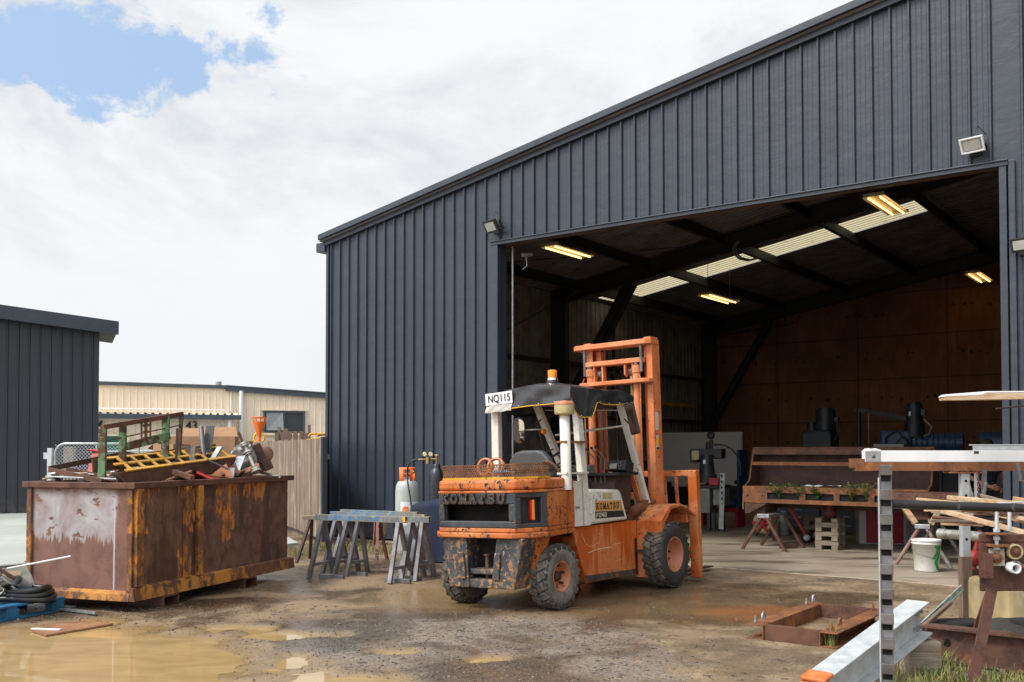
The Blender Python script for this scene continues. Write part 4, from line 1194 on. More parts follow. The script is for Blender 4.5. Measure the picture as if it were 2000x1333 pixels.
# wing mirrors and indicator
m_ = MB(); Mx = MX((-.62, 1.10, 1.88), (R(98), 0, R(26)))
ov = [(.075 * math.cos(a), .075 * math.sin(a) + (.085 if math.sin(a) >= 0 else -.085)) for a in [2 * PI * i / 24 for i in range(24)]]
m_.prism(ov, -.03, .0, 'z', M=Mx); mr = m_.build('wing_mirror', M_blk, fk, bevel=.008)
m_ = MB(); m_.prism([(x * .86, y * .9) for x, y in ov], .001, .004, 'z', M=Mx); m_.build('mirror_glass', M_mirror, mr)
m_ = MB(); m_.tube([(-.62, 1.14, 1.89), (-.50, 1.42, 1.90)], .009, 6); m_.build('mirror_arm', M_cabwhite, mr)
m_ = MB(); Mx = MX((.675, 1.52, 1.97), (R(99), R(-6), R(-18))); m_.box((0, 0, -.015), (.145, .37, .035), M=Mx); mr = m_.build('wing_mirror', M_blk, fk, bevel=.02, seg=3)
m_ = MB(); m_.box((-.004, 0, .0045), (.115, .33, .003), M=Mx); m_.build('mirror_glass', M_mirror, mr)
m_ = MB(); m_.tube([(.70, 1.55, 1.93), (.60, 1.58, 1.92), (.52, 1.62, 1.98)], .009, 6); m_.build('mirror_arm', M_blk, mr)
m_ = MB(); m_.lathe([(0, 0), (.032, .01), (.032, .04), (0, .05)], 12, MX((-.43, 1.36, 1.86), (R(70), 0, 0))); m_.build('indicator', M_amber, fk)
# perforated guard on the counterweight
def mesh_guard():
    mb = MB(); z0, z1 = 1.352, 1.478
    path = [(-.44, -.50), (.50, -.50), (.63, -.30), (.63, -.10)]
    for (ax, ay), (bx, by) in zip(path, path[1:]):
        a, b = Vector((ax, ay, 0)), Vector((bx, by, 0)); d = b - a; L = d.length; d.normalize()
        n = int(L / .026); H_ = z1 - z0
        for i in range(-8, n + 1):
            for sg in (1, -1):
                s0, s1 = i * L / n, i * L / n + H_ * .58
                if sg < 0: s0, s1 = s1, s0
                za, zb = z0, z1
                def clip(s0, za, s1, zb):
                    if s0 < 0: k = -s0 / (s1 - s0); return 0, za + (zb - za) * k
                    if s0 > L: k = (s0 - L) / (s0 - s1); return L, za + (zb - za) * k
                    return s0, za
                if max(s0, s1) <= 0 or min(s0, s1) >= L: continue
                p0, q0 = clip(s0, za, s1, zb); p1, q1 = clip(s1, zb, s0, za)
                pa = a + d * p0 + Vector((0, 0, q0)); pb = a + d * p1 + Vector((0, 0, q1))
                if (pb - pa).length > .005: mb.bar(pa, pb, .0075, .0035, up=(d.y, -d.x, 0))
        mb.bar(a + Vector((0, 0, z1)), b + Vector((0, 0, z1)), .008, .010)
    g = mb.build('mesh_guard', M_rust_o, fk)
    m = MB()
    for (ax, ay), (bx, by) in zip(path, path[1:]): m.bar((ax, ay, 1.342), (bx, by, 1.342), .022, .024)
    m.build('guard_rail', M_yellow, g)
mesh_guard()
# --- mast
def rail(sx, xo, y, w, d, z0, z1, name):
    m = MB(); x = sx * xo
    m.bb(x - w / 2, x + w / 2, y - d / 2, y - d / 2 + .022, z0, z1); m.bb(x - w / 2, x + w / 2, y + d / 2 - .022, y + d / 2, z0, z1)
    m.bb(x + sx * (w / 2 - .018), x + sx * w / 2, y - d / 2 + .022, y + d / 2 - .022, z0, z1)
    return m.build(name, M_orange_mast, fk, bevel=.004)
XO, XI, XC, XH = {1: .495, -1: .365}, {1: .41, -1: .285}, {1: .345, -1: .32}, {1: .235, -1: .215}
for sx in (1, -1):
    xc, xh = sx * XC[sx], sx * XH[sx]
    rail(sx, XO[sx], 2.40, .085, .19, .12, 2.93, 'mast_rail')
    rail(sx, XI[sx], 2.45, .075, .11, .14, 2.90, 'inner_rail')
    m_ = MB(); m_.tube([(xc, 2.25, .2), (xc, 2.25, 2.66)], .046, 14); m_.tube([(xc, 2.25, 2.57), (xc, 2.25, 2.665)], .056, 14); cy = m_.build('lift_cylinder', M_orange_mast, fk)
    m_ = MB(); m_.tube([(xc, 2.25, 2.66), (xc, 2.25, 2.74)], .028, 10); m_.tube([(xc + sx * .075, 2.24, 2.58), (xc + sx * .075, 2.24, 2.92)], .020, 10); m_.build('piston_rod', M_bare, cy)
    m_ = MB(); m_.tube([(xc + sx * .06, 2.20, 2.55), (xc + sx * .085, 2.19, 2.5), (xc + sx * .075, 2.20, 2.3), (xc + sx * .06, 2.20, 1.2)], .007, 6); m_.build('cylinder_pipe', M_orange_mast, cy)
    m_ = MB()
    for i in range(64):
        z = .75 + i * .0295
        m_.bb(xh - .016, xh + .016, 2.32 - .012, 2.32 + .012, z, z + .022)
    m_.bb(xh - .008, xh + .008, 2.314, 2.326, .7, 2.62)
    m_.build('lift_chain', M_khaki if sx > 0 else M_rust_d, fk)
    m_ = MB(); m_.tube([(sx * .06, 2.43, .6), (sx * .06, 2.43, 2.55), (sx * .06, 2.36, 2.62)], .012, 8); m_.build('hydraulic_hose', M_hose, fk)
    m_ = MB(); m_.tube([(sx * .52, 1.72, .90), (sx * .52, 2.02, .95)], .055, 12); m_.tube([(sx * .52, 2.02, .95), (sx * .50, 2.30, 1.0)], .028, 10); m_.bb(sx * .52 - .05, sx * .52 + .05, 1.94, 2.04, .82, 1.02); m_.build('tilt_cylinder', M_orange if sx < 0 else M_rust_o, fk)
def cross(z, xa, xb, ya, yb, th, name, round_=.06):
    m = MB()
    pl = [(xa, ya + round_), (xa + round_, ya), (xb - round_, ya), (xb, ya + round_), (xb, yb), (xa, yb)]
    m.prism(pl, z - th / 2, z + th / 2, 'z'); return m.build(name, M_orange_mast, fk, bevel=.008)
cross(2.945, -.57, .555, 2.20, 2.46, .062, 'mast_head')
m_ = MB()
for x in (-.37, .50): m_.bb(x - .05, x + .05, 2.26, 2.44, 2.977, 3.0)
m_.build('head_boss', M_orange_mast, fk, bevel=.006)
cross(2.725, -.40, .44, 2.22, 2.36, .060, 'chain_beam', .03)
cross(2.465, -.46, .55, 2.14, 2.31, .050, 'mast_tie', .05)
cross(1.05, -.40, .53, 2.46, 2.50, .10, 'mast_tie', .01)
for x in (-.265, -.14, .185, .295):
    m_ = MB(); m_.prism([(2.24, 2.70), (2.32, 2.70), (2.32, 2.50 if x < 0 else 2.56), (2.28, 2.46 if x < 0 else 2.53), (2.24, 2.50 if x < 0 else 2.56)], x - .011, x + .011, 'x'); m_.build('sheave_plate', M_orange_mast, fk)
for x in (-.205, .24): MB().lathe([(.02, -.02), (.065, -.022), (.055, 0), (.065, .022), (.02, .02)], 18, MX((x, 2.33, 2.60), (0, PI / 2, 0))).build('chain_sheave', M_bare, fk)
m_ = MB(); m_.bb(.5375, .540, 2.335, 2.395, 1.62, 1.80); m_.bb(.5375, .540, 2.325, 2.41, 1.86, 2.08); m_.build('mast_sticker', M_decalc, fk)
m_ = MB(); m_.bb(.5402, .5412, 2.335, 2.395, 1.68, 1.76); m_.build('sticker_mark', M_yellowplastic, fk)
m_ = MB(); m_.bb(.5402, .5412, 2.335, 2.395, 1.625, 1.65); m_.build('sticker_mark', M_ink, fk)
# carriage, load guard and forks
m_ = MB()
m_.bb(-.72, .765, 2.62, 2.70, .28, .42); m_.bb(-.72, .765, 2.62, 2.70, .72, .84)
m_.build('carriage', M_orange_mast, fk, bevel=.008)
for x0, x1 in ((.775, .895), (-.845, -.725)):
    m_ = MB(); m_.bb(x0, x1, 2.66, 2.755, .05, 1.36); m_.build('load_guard_upright', M_orange, fk, bevel=.010)
m_ = MB(); m_.bb(-.725, .775, 2.67, 2.735, 1.285, 1.36); m_.build('load_guard_top', M_orange, fk, bevel=.006)
for x in (-.55, -.36, -.12, .10, .30, .44, .60):
    m_ = MB(); m_.tube([(x, 2.70, 1.29), (x, 2.70, 1.12), (x + .02, 2.69, .84)], .026, 6, smooth=False); m_.build('load_guard_bar', M_orange, fk)
m_ = MB(); m_.tube([(.56, 2.68, .925), (.80, 2.70, .92)], .007, 6); m_.build('fender_stay', M_bare, fk)
for x in (-.42, .42):
    m_ = MB(); m_.prism([(2.72, .05), (3.92, .05), (3.92, .065), (2.79, .10), (2.79, .86), (2.72, .86)], x - .06, x + .06, 'x'); m_.build('fork', M_rust_d, fk, bevel=.006)
# --- loose things riding on the counterweight
def fkp(x, y, z): return fk.matrix_basis @ Vector((x, y, z))
FKR = fk.rotation_euler
c_ = MB()
for q, (x, y, tl) in enumerate(((-.02, -.30, 20), (.10, -.28, -15))):
    Mx = MX((x, y, 1.455), (R(78), R(tl), R(20 * q)))
    c_.tube([Mx @ Vector((.085 * math.cos(a), .085 * math.sin(a), .012 * k / 20)) for k, a in enumerate([2 * PI * i / 20 for i in range(62)])], .013, 7)
o = c_.build('hose_coil', M_rim, None, loc=fk.location, rot=FKR); tag(o, 'dusty pink coil of strap lying on the forklift counterweight', 'hose')
c_ = MB(); rnd = random.Random(4)
for k in range(7):
    p0 = Vector((-.28 + rnd.random() * .5, -.34 + rnd.random() * .12, 1.36)); pts = [p0]
    for i in range(6): pts.append(pts[-1] + Vector((rnd.uniform(-.09, .09), rnd.uniform(-.05, .05), rnd.uniform(-.05, .07)))); pts[-1].z = max(1.36, min(1.53, pts[-1].z))
    c_.tube(pts, .009, 5)
o = c_.build('rope', M_hose, None, loc=fk.location, rot=FKR); tag(o, 'tangle of dark rope behind the rusty mesh guard of the forklift', 'rope')
c_ = MB(); vs = []
for j in range(7):
    for i in range(9): vs.append((.02 + i * .03, -.34 + j * .03, 1.40 + .05 * mnoise.noise(Vector((i * .5, j * .6, 1)))))
c_.add(vs, [(j * 9 + i, j * 9 + i + 1, (j + 1) * 9 + i + 1, (j + 1) * 9 + i) for j in range(6) for i in range(8)], True)
o = c_.build('rag', simple('blue_rag', (.06, .22, .38), .9), None, loc=fk.location, rot=FKR, recalc=False); tag(o, 'small crumpled blue rag in the mesh tray of the forklift', 'rag')
# ------------------------------------------------------------------ helper: a point of the place seen at a picture position and depth
_th = R(1.6)
def at(px, py, Y):
    a = (px - 1000) / 1920; b = (878 - 1920 * math.tan(_th) - py) / 1920
    d = Vector((a, math.cos(_th) - b * math.sin(_th), math.sin(_th) + b * math.cos(_th)))
    return Vector((0, 0, 1.62)) + d * (Y / d.y)
def gp(px, py, z=0.0):
    a = (px - 1000) / 1920; b = (878 - 1920 * math.tan(_th) - py) / 1920
    d = Vector((a, math.cos(_th) - b * math.sin(_th), math.sin(_th) + b * math.cos(_th)))
    return Vector((0, 0, 1.62)) + d * ((z - 1.62) / d.z)

def solo(mb, name, mat, label, cat, group=None, bevel=0.0, kind=None, recalc=True):
    """a thing that is one mesh; its origin is put at the middle of its base"""
    c = Vector((sum(p[0] for p in mb.v) / len(mb.v), sum(p[1] for p in mb.v) / len(mb.v), min(p[2] for p in mb.v)))
    mb.v = [(p[0] - c.x, p[1] - c.y, p[2] - c.z) for p in mb.v]
    return tag(mb.build(name, mat, None, bevel=bevel, loc=c, recalc=recalc), label, cat, group, kind)

# ------------------------------------------------------------------ scrap bin
def m_bin_side():
    m, t, b = newmat('bin_side_steel')
    v = ocoord(t); x, y, z = t.sep(v)
    a = t.noise(v, 5, 9, .66, .4)
    c = t.mix(t.step(a, .3, .65), (.080, .040, .027), (.18, .090, .058))
    damp = t.noise(t.map(v, (1.6, 1, .45)), 2.2, 7, .6, .4)
    c = t.mix(t.math('MULTIPLY', t.step(damp, .52, .58), .75), c, (.06, .032, .021))
    # flaking orange paint left near the top edge
    fl = t.noise(t.map(v, (4, 4, 1.2)), 3.0, 9, .72, .5)
    lo = t.noise(t.map(v, (1.6, 1, .6)), 1.3, 4, .5)
    msk = t.math('ADD', t.math('ADD', fl, t.math('MULTIPLY', t.math('SUBTRACT', lo, .5), 1.3)), t.math('MULTIPLY', t.math('SUBTRACT', z, 1.0), .32))
    c = t.mix(t.step(msk, .60, .65), c, t.mix(t.step(fl, .45, .62), (.42, .115, .02), (.55, .22, .04)))
    c = t.mix(t.step(t.noise(t.map(v, (1, 1, .5)), 26, 6, .7), .62, .68), c, (.04, .022, .015))
    st = t.noise(t.map(v, (14, 14, .4)), 1.6, 4)
    c = t.mix(t.math('MULTIPLY', t.step(st, .56, .74), .25), c, (.26, .15, .09))
    t.set(b.inputs['Base Color'], c)
    t.set(b.inputs['Roughness'], t.lin(damp, .5, .6, .75, .42))
    t.set(b.inputs['Normal'], t.bump(t.noise(v, 30, 6, .7), .25, .006))
    return m
def m_bin_end():
    m, t, b = newmat('bin_end_steel')
    v = ocoord(t); x, y, z = t.sep(v)
    a = t.noise(v, 4, 9, .66, .4)
    c = t.mix(t.step(a, .3, .65), (.115, .054, .040), (.205, .102, .075))
    # splash of silver paint with runs
    runs = t.noise(t.map(v, (1, 30, .06)), 1.5, 3, .6)
    runs2 = t.noise(t.map(v, (1, 9, .05), (3, 2, 1)), 1.7, 2, .5)
    edge = t.noise(t.map(v, (1, 3, 1.5)), 2.0, 7, .62)
    low = t.math('ADD', .72, t.math('MULTIPLY', t.math('SUBTRACT', runs, .5), -.26))
    low = t.math('ADD', low, t.math('MULTIPLY', t.math('SUBTRACT', runs2, .5), -.30))
    up = t.step(t.math('SUBTRACT', z, low), -.015, .03)
    side = t.math('MULTIPLY', t.step(t.math('ADD', y, t.math('MULTIPLY', edge, .25)), .30, .36), t.step(t.math('ADD', y, t.math('MULTIPLY', edge, -.2)), 1.22, 1.12))
    fade = t.lin(t.noise(v, 3.2, 8, .65, .5), .35, .62, .35, 1.0)
    hole = t.math('SUBTRACT', 1.0, t.step(t.noise(t.map(v, (1, 1, 2)), 5.5, 4, .5), .62, .64))
    top = t.step(t.math('ADD', z, t.math('MULTIPLY', edge, .2)), 1.36, 1.26)
    msk = t.math('MULTIPLY', t.math('MULTIPLY', t.math('MULTIPLY', up, side), fade), t.math('MULTIPLY', hole, top))
    c = t.mix(msk, c, (.38, .37, .38))
    # one long run at the right
    run = t.math('MULTIPLY', t.step(t.math('ABSOLUTE', t.math('SUBTRACT', y, t.math('ADD', .215, t.math('MULTIPLY', t.noise(v, 1.6, 2), .02)))), .010, .006), t.step(z, 1.16, 1.1))
    c = t.mix(run, c, (.42, .41, .42))
    rs = t.noise(t.map(v, (1, 4, 1)), 9, 7, .7)
    c = t.mix(t.step(rs, .66, .72), c, (.05, .026, .02))
    t.set(b.inputs['Base Color'], c)
    t.set(b.inputs['Roughness'], t.lin(msk, 0, 1, .72, .5))
    t.set(b.inputs['Normal'], t.bump(t.noise(v, 30, 6, .7), .2, .005))
    return m
M_binside, M_binend = m_bin_side(), m_bin_end()
def m_binframe():
    m, t, b = newmat('bin_frame_paint')
    v = ocoord(t)
    f = t.noise(t.map(v, (1, 1, .45)), 9, 10, .74, .6)
    f2 = t.noise(v, 2.2, 5, .6)
    c = t.mix(t.step(f, .35, .6), (.09, .04, .025), (.17, .07, .03))
    k = t.math('ADD', f, t.math('MULTIPLY', t.math('SUBTRACT', f2, .5), .8))
    c = t.mix(t.step(k, .45, .58), c, t.mix(t.step(f2, .4, .6), (.36, .125, .022), (.46, .20, .035)))
    fine = t.noise(v, 40, 6, .75)
    c = t.mix(t.math('MULTIPLY', t.step(fine, .52, .7), .7), c, (.06, .03, .02))
    t.set(b.inputs['Base Color'], c); b.inputs['Roughness'].default_value = .68
    t.set(b.inputs['Normal'], t.bump(fine, .3, .005))
    return m
M_binframe = m_binframe()
BL, BW, BZ0, BZ1 = 2.90, 1.30, .165, 1.238
sb = thing('scrap_bin', 'large rusty steel scrap bin with silver paint splash on its end, heaped with scrap', 'bin', (-3.77, 9.80, -.012), R(71.5))
m_ = MB(); m_.bb(0.02, BL - .02, -.0, .02, BZ0, BZ1); m_.bb(.02, BL - .02, BW - .02, BW, BZ0, BZ1); m_.build('side_panel', M_binside, sb)
for x in (0, BL - .02): MB().bb(x, x + .02, .02, BW - .02, BZ0, BZ1).build('end_panel', M_binend, sb)
m_ = MB(); m_.bb(.02, BL - .02, .02, BW - .02, BZ0, BZ0 + .02); m_.build('bin_floor', M_rust_d, sb)
m_ = MB(); m_.bb(-.05, BL + .05, -.055, .04, BZ1, BZ1 + .062); m_.bb(-.05, BL + .05, BW - .04, BW + .055, BZ1, BZ1 + .062); m_.bb(-.05, .05, .04, BW - .04, BZ1, BZ1 + .06); m_.bb(BL - .05, BL + .05, .04, BW - .04, BZ1, BZ1 + .06)
m_.build('top_rim', M_rust, sb, bevel=.006)
m_ = MB()
m_.prism([(-.065, BZ0 - .04), (.0, BZ0 - .04), (.0, BZ0 + .10), (-.045, BZ0 + .085)], -.05, BL + .06, 'x')
m_.prism([(BW, BZ0 - .04), (BW + .065, BZ0 - .04), (BW + .045, BZ0 + .085), (BW, BZ0 + .1)], -.05, BL + .06, 'x')
m_.prism([(-.06, BZ0 - .04), (.0, BZ0 - .04), (.0, BZ0 + .06), (-.045, BZ0 + .03)], 0, BW, 'y')
m_.build('bottom_rail', M_binframe, sb, bevel=.004)
for x, y, w, d in ((.055, -.028, .11, .05), (.82, -.03, .085, .055), (1.03, -.03, .085, .055)):
    m_ = MB(); m_.bb(x - w / 2, x + w / 2, y - d / 2, y + d / 2, BZ0 + .095, BZ1); m_.build('post', M_binframe, sb, bevel=.008)
for y in (.02, BW - .02):
    m_ = MB(); m_.bb(-.03, .0, y - .03, y + .03, BZ0 + .05, BZ1); m_.build('post', M_binframe, sb, bevel=.006)
m_ = MB(); m_.bb(.87, .98, -.004, -.001, BZ0 + .1, BZ1); m_.build('rib_backing', M_binside, sb)
for x in (.50, 1.95):
    m_ = MB(); w, h, tk = .25, .145, .014; zb_ = -.022
    for z in (zb_, zb_ + h - tk): m_.bb(x - w / 2, x + w / 2, -.085, BW + .085, z, z + tk)
    for s_ in (-1, 1): m_.bb(x + s_ * (w / 2) - (tk if s_ > 0 else 0), x + s_ * (w / 2) + (tk if s_ < 0 else 0), -.085, BW + .085, zb_ + tk, zb_ + h - tk)
    fp_ = m_.build('fork_pocket', M_rust_wet, sb, bevel=.003)
    MB().bb(x - w / 2 + .016, x + w / 2 - .016, .06, BW - .06, zb_ + .016, zb_ + h - .016).build('pocket_shade', M_void, fp_)  # black plug added inside the open tube, painting its inner shade

# scrap heaped in the bin
def bars(name, mat, segs, label, cat, w=.04, h=.04, bevel=.003):
    m = MB()
    for s_ in segs:
        (p, q) = s_[:2]; ww = s_[2] if len(s_) > 2 else w; hh = s_[3] if len(s_) > 3 else h
        m.bar(at(*p), at(*q), ww, hh)
    return solo(m, name, mat, label, cat, bevel=bevel)
gf = thing('green_handrail', 'tall flaking green steel handrail section standing in the scrap bin', 'handrail', at(202, 942, 10.3))
def gpart(name, segs, mat=M_green):
    m = MB(); o = gf.location
    for p, q, w, h in segs: m.bar(at(*p) - o, at(*q) - o, w, h)
    return m.build(name, mat, gf, bevel=.003)
gpart('end_post', [((201, 838, 10.30), (199, 944, 10.25), .075, .05)])
gpart('middle_post', [((240, 826, 10.55), (239, 930, 10.5), .065, .06)])
gpart('plate_post', [((324, 813, 11.05), (322, 904, 11.0), .085, .03)])
gpart('end_post', [((355, 808, 11.25), (348, 908, 11.2), .035, .05)])
gpart('top_rail', [((200, 835, 10.30), (356, 809, 11.25), .05, .05)], M_rust)
gpart('middle_rail', [((246, 873, 10.55), (330, 851, 11.05), .05, .085)])
gpart('thin_rail', [((205, 862, 10.33), (352, 831, 11.22), .014, .014)], M_rust)
pm = MB()
for dx in (-.05, 0, .05): pm.bar(at(285, 820, 10.78) - gf.location + Vector((dx * .7, dx * .7, 0)), at(285, 858, 10.75) - gf.location + Vector((dx * .7, dx * .7, 0)), .018 if dx else .03, .012)
for py in (820, 832, 845, 857): pm.bar(at(280, py, 10.74) - gf.location, at(290.5, py - 1.5, 10.80) - gf.location, .012, .028)
pm.build('drilled_plate', M_rust, gf)

bars('rust_angle', M_rust_d, [((96, 916, 10.35), (244, 886, 11.4)), ((244, 886, 11.4), (352, 908, 11.6))], 'long bent dark rusty angle iron poking out left of the scrap bin', 'steel scrap', .03, .055)
bars('rust_angle', M_rust, [((96, 918, 10.33), (200, 940, 10.1)), ((130, 917, 10.7), (250, 943, 10.6))], 'pair of brown angle irons forming a V at the left of the bin', 'steel scrap', .03, .05)
bars('rust_angle', M_rust_o, [((213, 897, 11.0), (330, 908, 11.4))], 'short rusty channel piece lying behind the green frame in the bin', 'steel scrap', .05, .07)
m_ = MB(); m_.bar(at(194, 882, 11.2), at(184, 925, 11.1), .12, .10); m_.bar(at(176, 879, 11.2), at(205, 883, 11.2), .15, .02)
solo(m_, 'red_column', M_redpaint, 'faded red steel post stub with a flat cap in the bin', 'steel scrap', bevel=.006)
# yellow slotted beam
yb = thing('slotted_beam', 'rusty beam with yellow slotted top lying across the scrap bin', 'beam', at(228, 946, 10.08))
o = yb.location
p0, p1 = at(228, 938, 10.08) - o, at(460, 905, 11.75) - o
d_ = (p1 - p0); LB = d_.length; dn = d_.normalized(); up = Vector((0, 0, 1)); sd_ = dn.cross(up).normalized() * -1
m_ = MB(); m_.bar(p0, p1, .02, .15); m_.bar(p0 + sd_ * .34 + Vector((0, 0, .14)), p1 + sd_ * .30 + Vector((0, 0, .16)), .02, .14); m_.build('beam_web', M_rust, yb, bevel=.003)
m_ = MB(); zt = Vector((0, 0, .085))
TL = (sd_ + Vector((0, 0, .38))).normalized()
for k in (0, .17, .34): m_.bar(p0 + TL * k + zt + dn * .12, p1 + TL * k * .92 + zt - dn * (.25 if k == .17 else 0), .045, .014, up=dn.cross(TL) * -1)
for i in range(9):
    a = p0 + dn * (.20 + i * (LB - .3) / 8) + zt
    m_.bar(a, a + TL * .34 + dn * .10, .04, .0125, up=dn.cross(TL) * -1)
m_.build('slotted_top', M_yellow, yb)
# dished disc, card boxes
m_ = MB(); Mx = Matrix.Translation(at(366, 905, 11.35)) @ Euler((R(68), 0, R(12))).to_matrix().to_4x4()
m_.lathe([(0, .02), (.16, .01), (.20, .0), (.235, -.06), (.24, -.06), (.205, .012), (0, .035)], 32, Mx)
solo(m_, 'dished_disc', M_rust_d, 'dark rusty dished steel disc standing on edge in the bin', 'steel scrap')
def carton(px0, px1, py0, py1, Y, dep, yaw, label, flap=True):
    o = thing('cardboard_box', label, 'box', at((px0 + px1) / 2, py1, Y), yaw, 'cardboard boxes in the scrap bin')
    w = (px1 - px0) * Y / 1920; h = (py1 - py0) * Y / 1920
    m = MB(); m.bb(-w / 2, w / 2, 0, .008, 0, h); m.bb(-w / 2, w / 2, dep, dep + .008, 0, h * .9); m.bb(-w / 2, -w / 2 + .008, .008, dep, 0, h); m.bb(w / 2 - .008, w / 2, .008, dep, 0, h); m.bb(-w / 2, w / 2, 0, dep, 0, .008)
    m.build('box_body', M_card, o)
    if flap:
        m = MB(); m.add([(-w / 2, dep, h * .9), (w / 2, dep, h * .9), (w / 2 - .05, dep + .1, h * 1.25), (-w / 2 + .05, dep + .1, h * 1.2)], [(0, 1, 2, 3)]); m.add([(-w / 2, 0, h), (-w / 2, dep, h * .9), (-w / 2 - .12, dep, h * .75), (-w / 2 - .14, .05, h * .85)], [(0, 1, 2, 3)]); m.build('flap', M_card, o, recalc=False)
    return o, w, h
bx, w_, h_ = carton(330, 456, 853, 935, 11.95, .34, R(8), 'long brown cardboard carton with a printed mark standing in the bin')
m_ = MB(); m_.bb(w_ * .22, w_ * .22 + .055, -.002, -.001, h_ * .62, h_ * .63); m_.bb(w_ * .22, w_ * .22 + .007, -.002, -.001, h_ * .63, h_ * .70); m_.bb(w_ * .22 + .048, w_ * .22 + .055, -.002, -.001, h_ * .63, h_ * .70); m_.bb(w_ * .22 + .012, w_ * .22 + .043, -.002, -.001, h_ * .65, h_ * .69); m_.bb(w_ * .22 + .015, w_ * .22 + .04, -.002, -.001, h_ * .70, h_ * .735)
m_.build('printed_mark', M_ink, bx)
carton(292, 344, 868, 930, 11.75, .3, R(-25), 'smaller open cardboard box behind the green frame')
carton(452, 486, 862, 930, 12.1, .25, R(5), 'cardboard box end in shade at the right of the long carton', False)
bars('flat_bar', M_decalk, [((411, 832, 11.7), (402, 900, 11.5))], 'dark green black flat bar leaning upright in front of the carton', 'steel scrap', .10, .012)
m_ = MB(); m_.tube([at(393, 835, 11.6), at(399, 902, 11.4)], .028, 12); solo(m_, 'steel_tube', M_bare, 'bare steel tube standing upright in front of the carton', 'steel scrap')
bars('channel', M_galv, [((430, 874, 11.6), (413, 902, 11.45))], 'short bright galvanised channel leaning in the middle of the bin', 'steel scrap', .07, .03)
bars('flat_bar', M_oldwood, [((377, 873, 11.2), (374, 908, 11.1))], 'pale wooden slat standing before the rusty disc', 'wood scrap', .05, .015)
bars('square_bar', M_rust_d, [((346, 837, 11.0), (344, 906, 10.95))], 'dark upright square bar beside the green frame end post', 'steel scrap', .022, .022)
bars('rusty_rod', M_rust, [((466, 845, 12.0), (474, 865, 12.0))], 'short rusty rod sticking up above the cast gearbox', 'steel scrap', .03, .03)
bars('flat_bar', M_bare, [((404, 898, 11.2), (446, 917, 11.3))], 'grey steel bar lying across the yellow slotted beam', 'steel scrap', .05, .02)
bars('flat_bar', M_rust, [((340, 922, 10.6), (376, 934, 10.4))], 'short rusty pipe offcut lying at the front of the bin', 'steel scrap', .05, .05)
# cast gearbox with its shaft
gb = thing('cast_gearbox', 'pale cast metal gearbox with a flanged shaft on top of the scrap', 'gearbox', at(476, 925, 12.1))
o = gb.location; m_ = MB()
def P_(px, py, Y): return at(px, py, Y) - o
m_.lathe([(0, -.12), (.13, -.12), (.17, -.06), (.18, .02), (.13, .10), (.05, .12), (0, .12)], 14, Matrix.Translation(P_(473, 893, 12.1)) @ Euler((R(60), R(25), 0)).to_matrix().to_4x4(), smooth=False)
m_.box(P_(466, 892, 12.05), (.20, .16, .17), rot=(.3, .5, .4)); m_.box(P_(486, 888, 12.1), (.14, .16, .22), rot=(.2, -.4, .2))
m_.build('housing', M_alu, gb, bevel=.012)
m_ = MB(); a, b_ = P_(476, 866, 11.95), P_(500, 921, 11.85)
m_.tube([a, b_], .022, 10)
for f, r in ((.0, .055), (.06, .05), (.1, .03), (.3, .06), (.36, .045), (.9, .06), (.97, .065), (.8, .035)):
    c = a + (b_ - a) * f; m_.tube([c, c + (b_ - a).normalized() * .022], r, 12)
m_.build('shaft', M_alu, gb)
bk_ = thing('rusty_drum', 'dark steel case with a pink rusted round cover at the bin end', 'steel scrap', at(512, 922, 12.2))
o = bk_.location
m_ = MB(); m_.box(P_(508, 893, 12.2), (.12, .16, .34), rot=(0, R(-22), .3)); m_.box(P_(521, 908, 12.2), (.12, .14, .14), rot=(0, R(-25), .3)); m_.build('case', M_rust_d, bk_, bevel=.01)
m_ = MB(); m_.lathe([(0, .012), (.095, .012), (.10, 0), (0, 0)], 20, Matrix.Translation(P_(520, 887, 12.32)) @ Euler((R(86), 0, R(40))).to_matrix().to_4x4()); m_.build('round_cover', simple('pink_rust', (.27, .145, .11), .8, var=.3), bk_)
rnd = random.Random(11)
def shard(px, py, Y, s, mat, label, pts=None):
    m = MB(); c = at(px, py, Y)
    poly = pts or [(-s, -s * .5), (s, -s * .7), (s * .4, s * .8)]
    Mx = Matrix.Translation(c) @ Euler((R(rnd.uniform(40, 80)), R(rnd.uniform(-25, 25)), R(rnd.uniform(-30, 30)))).to_matrix().to_4x4()
    m.prism(poly, -.006, .006, 'z', M=Mx); return solo(m, 'plate_offcut', mat, label, 'steel scrap', 'plate offcuts at the bin rim')
shard(433, 921, 11.35, .13, M_rim, 'dull pink triangular plate offcut at the bin rim')
shard(452, 916, 11.6, .10, M_rust, 'brown triangular plate offcut leaning against the gearbox')
shard(462, 905, 11.7, .10, M_galv, 'bright bent plate offcut in front of the gearbox', [(-.05, -.12), (.05, -.12), (.09, .12), (.0, .10)])
shard(478, 921, 11.9, .13, M_rim, 'long reddish strip offcut at the right of the rim', [(-.2, -.02), (.2, -.03), (.2, .03), (-.2, .03)])
shard(513, 924, 12.2, .13, M_alu, 'pale thin strip offcut at the far right of the rim', [(-.22, -.02), (.22, -.015), (.22, .02), (-.22, .02)])
shard(404, 932, 11.0, .09, M_red, 'small bright red offcut at the bin rim', [(-.12, -.015), (.12, -.02), (.12, .02), (-.12, .02)])
shard(446, 926, 11.4, .1, M_bare, 'grey plate offcut low in the heap by the rim', [(-.09, -.06), (.1, -.05), (.06, .08), (-.05, .07)])
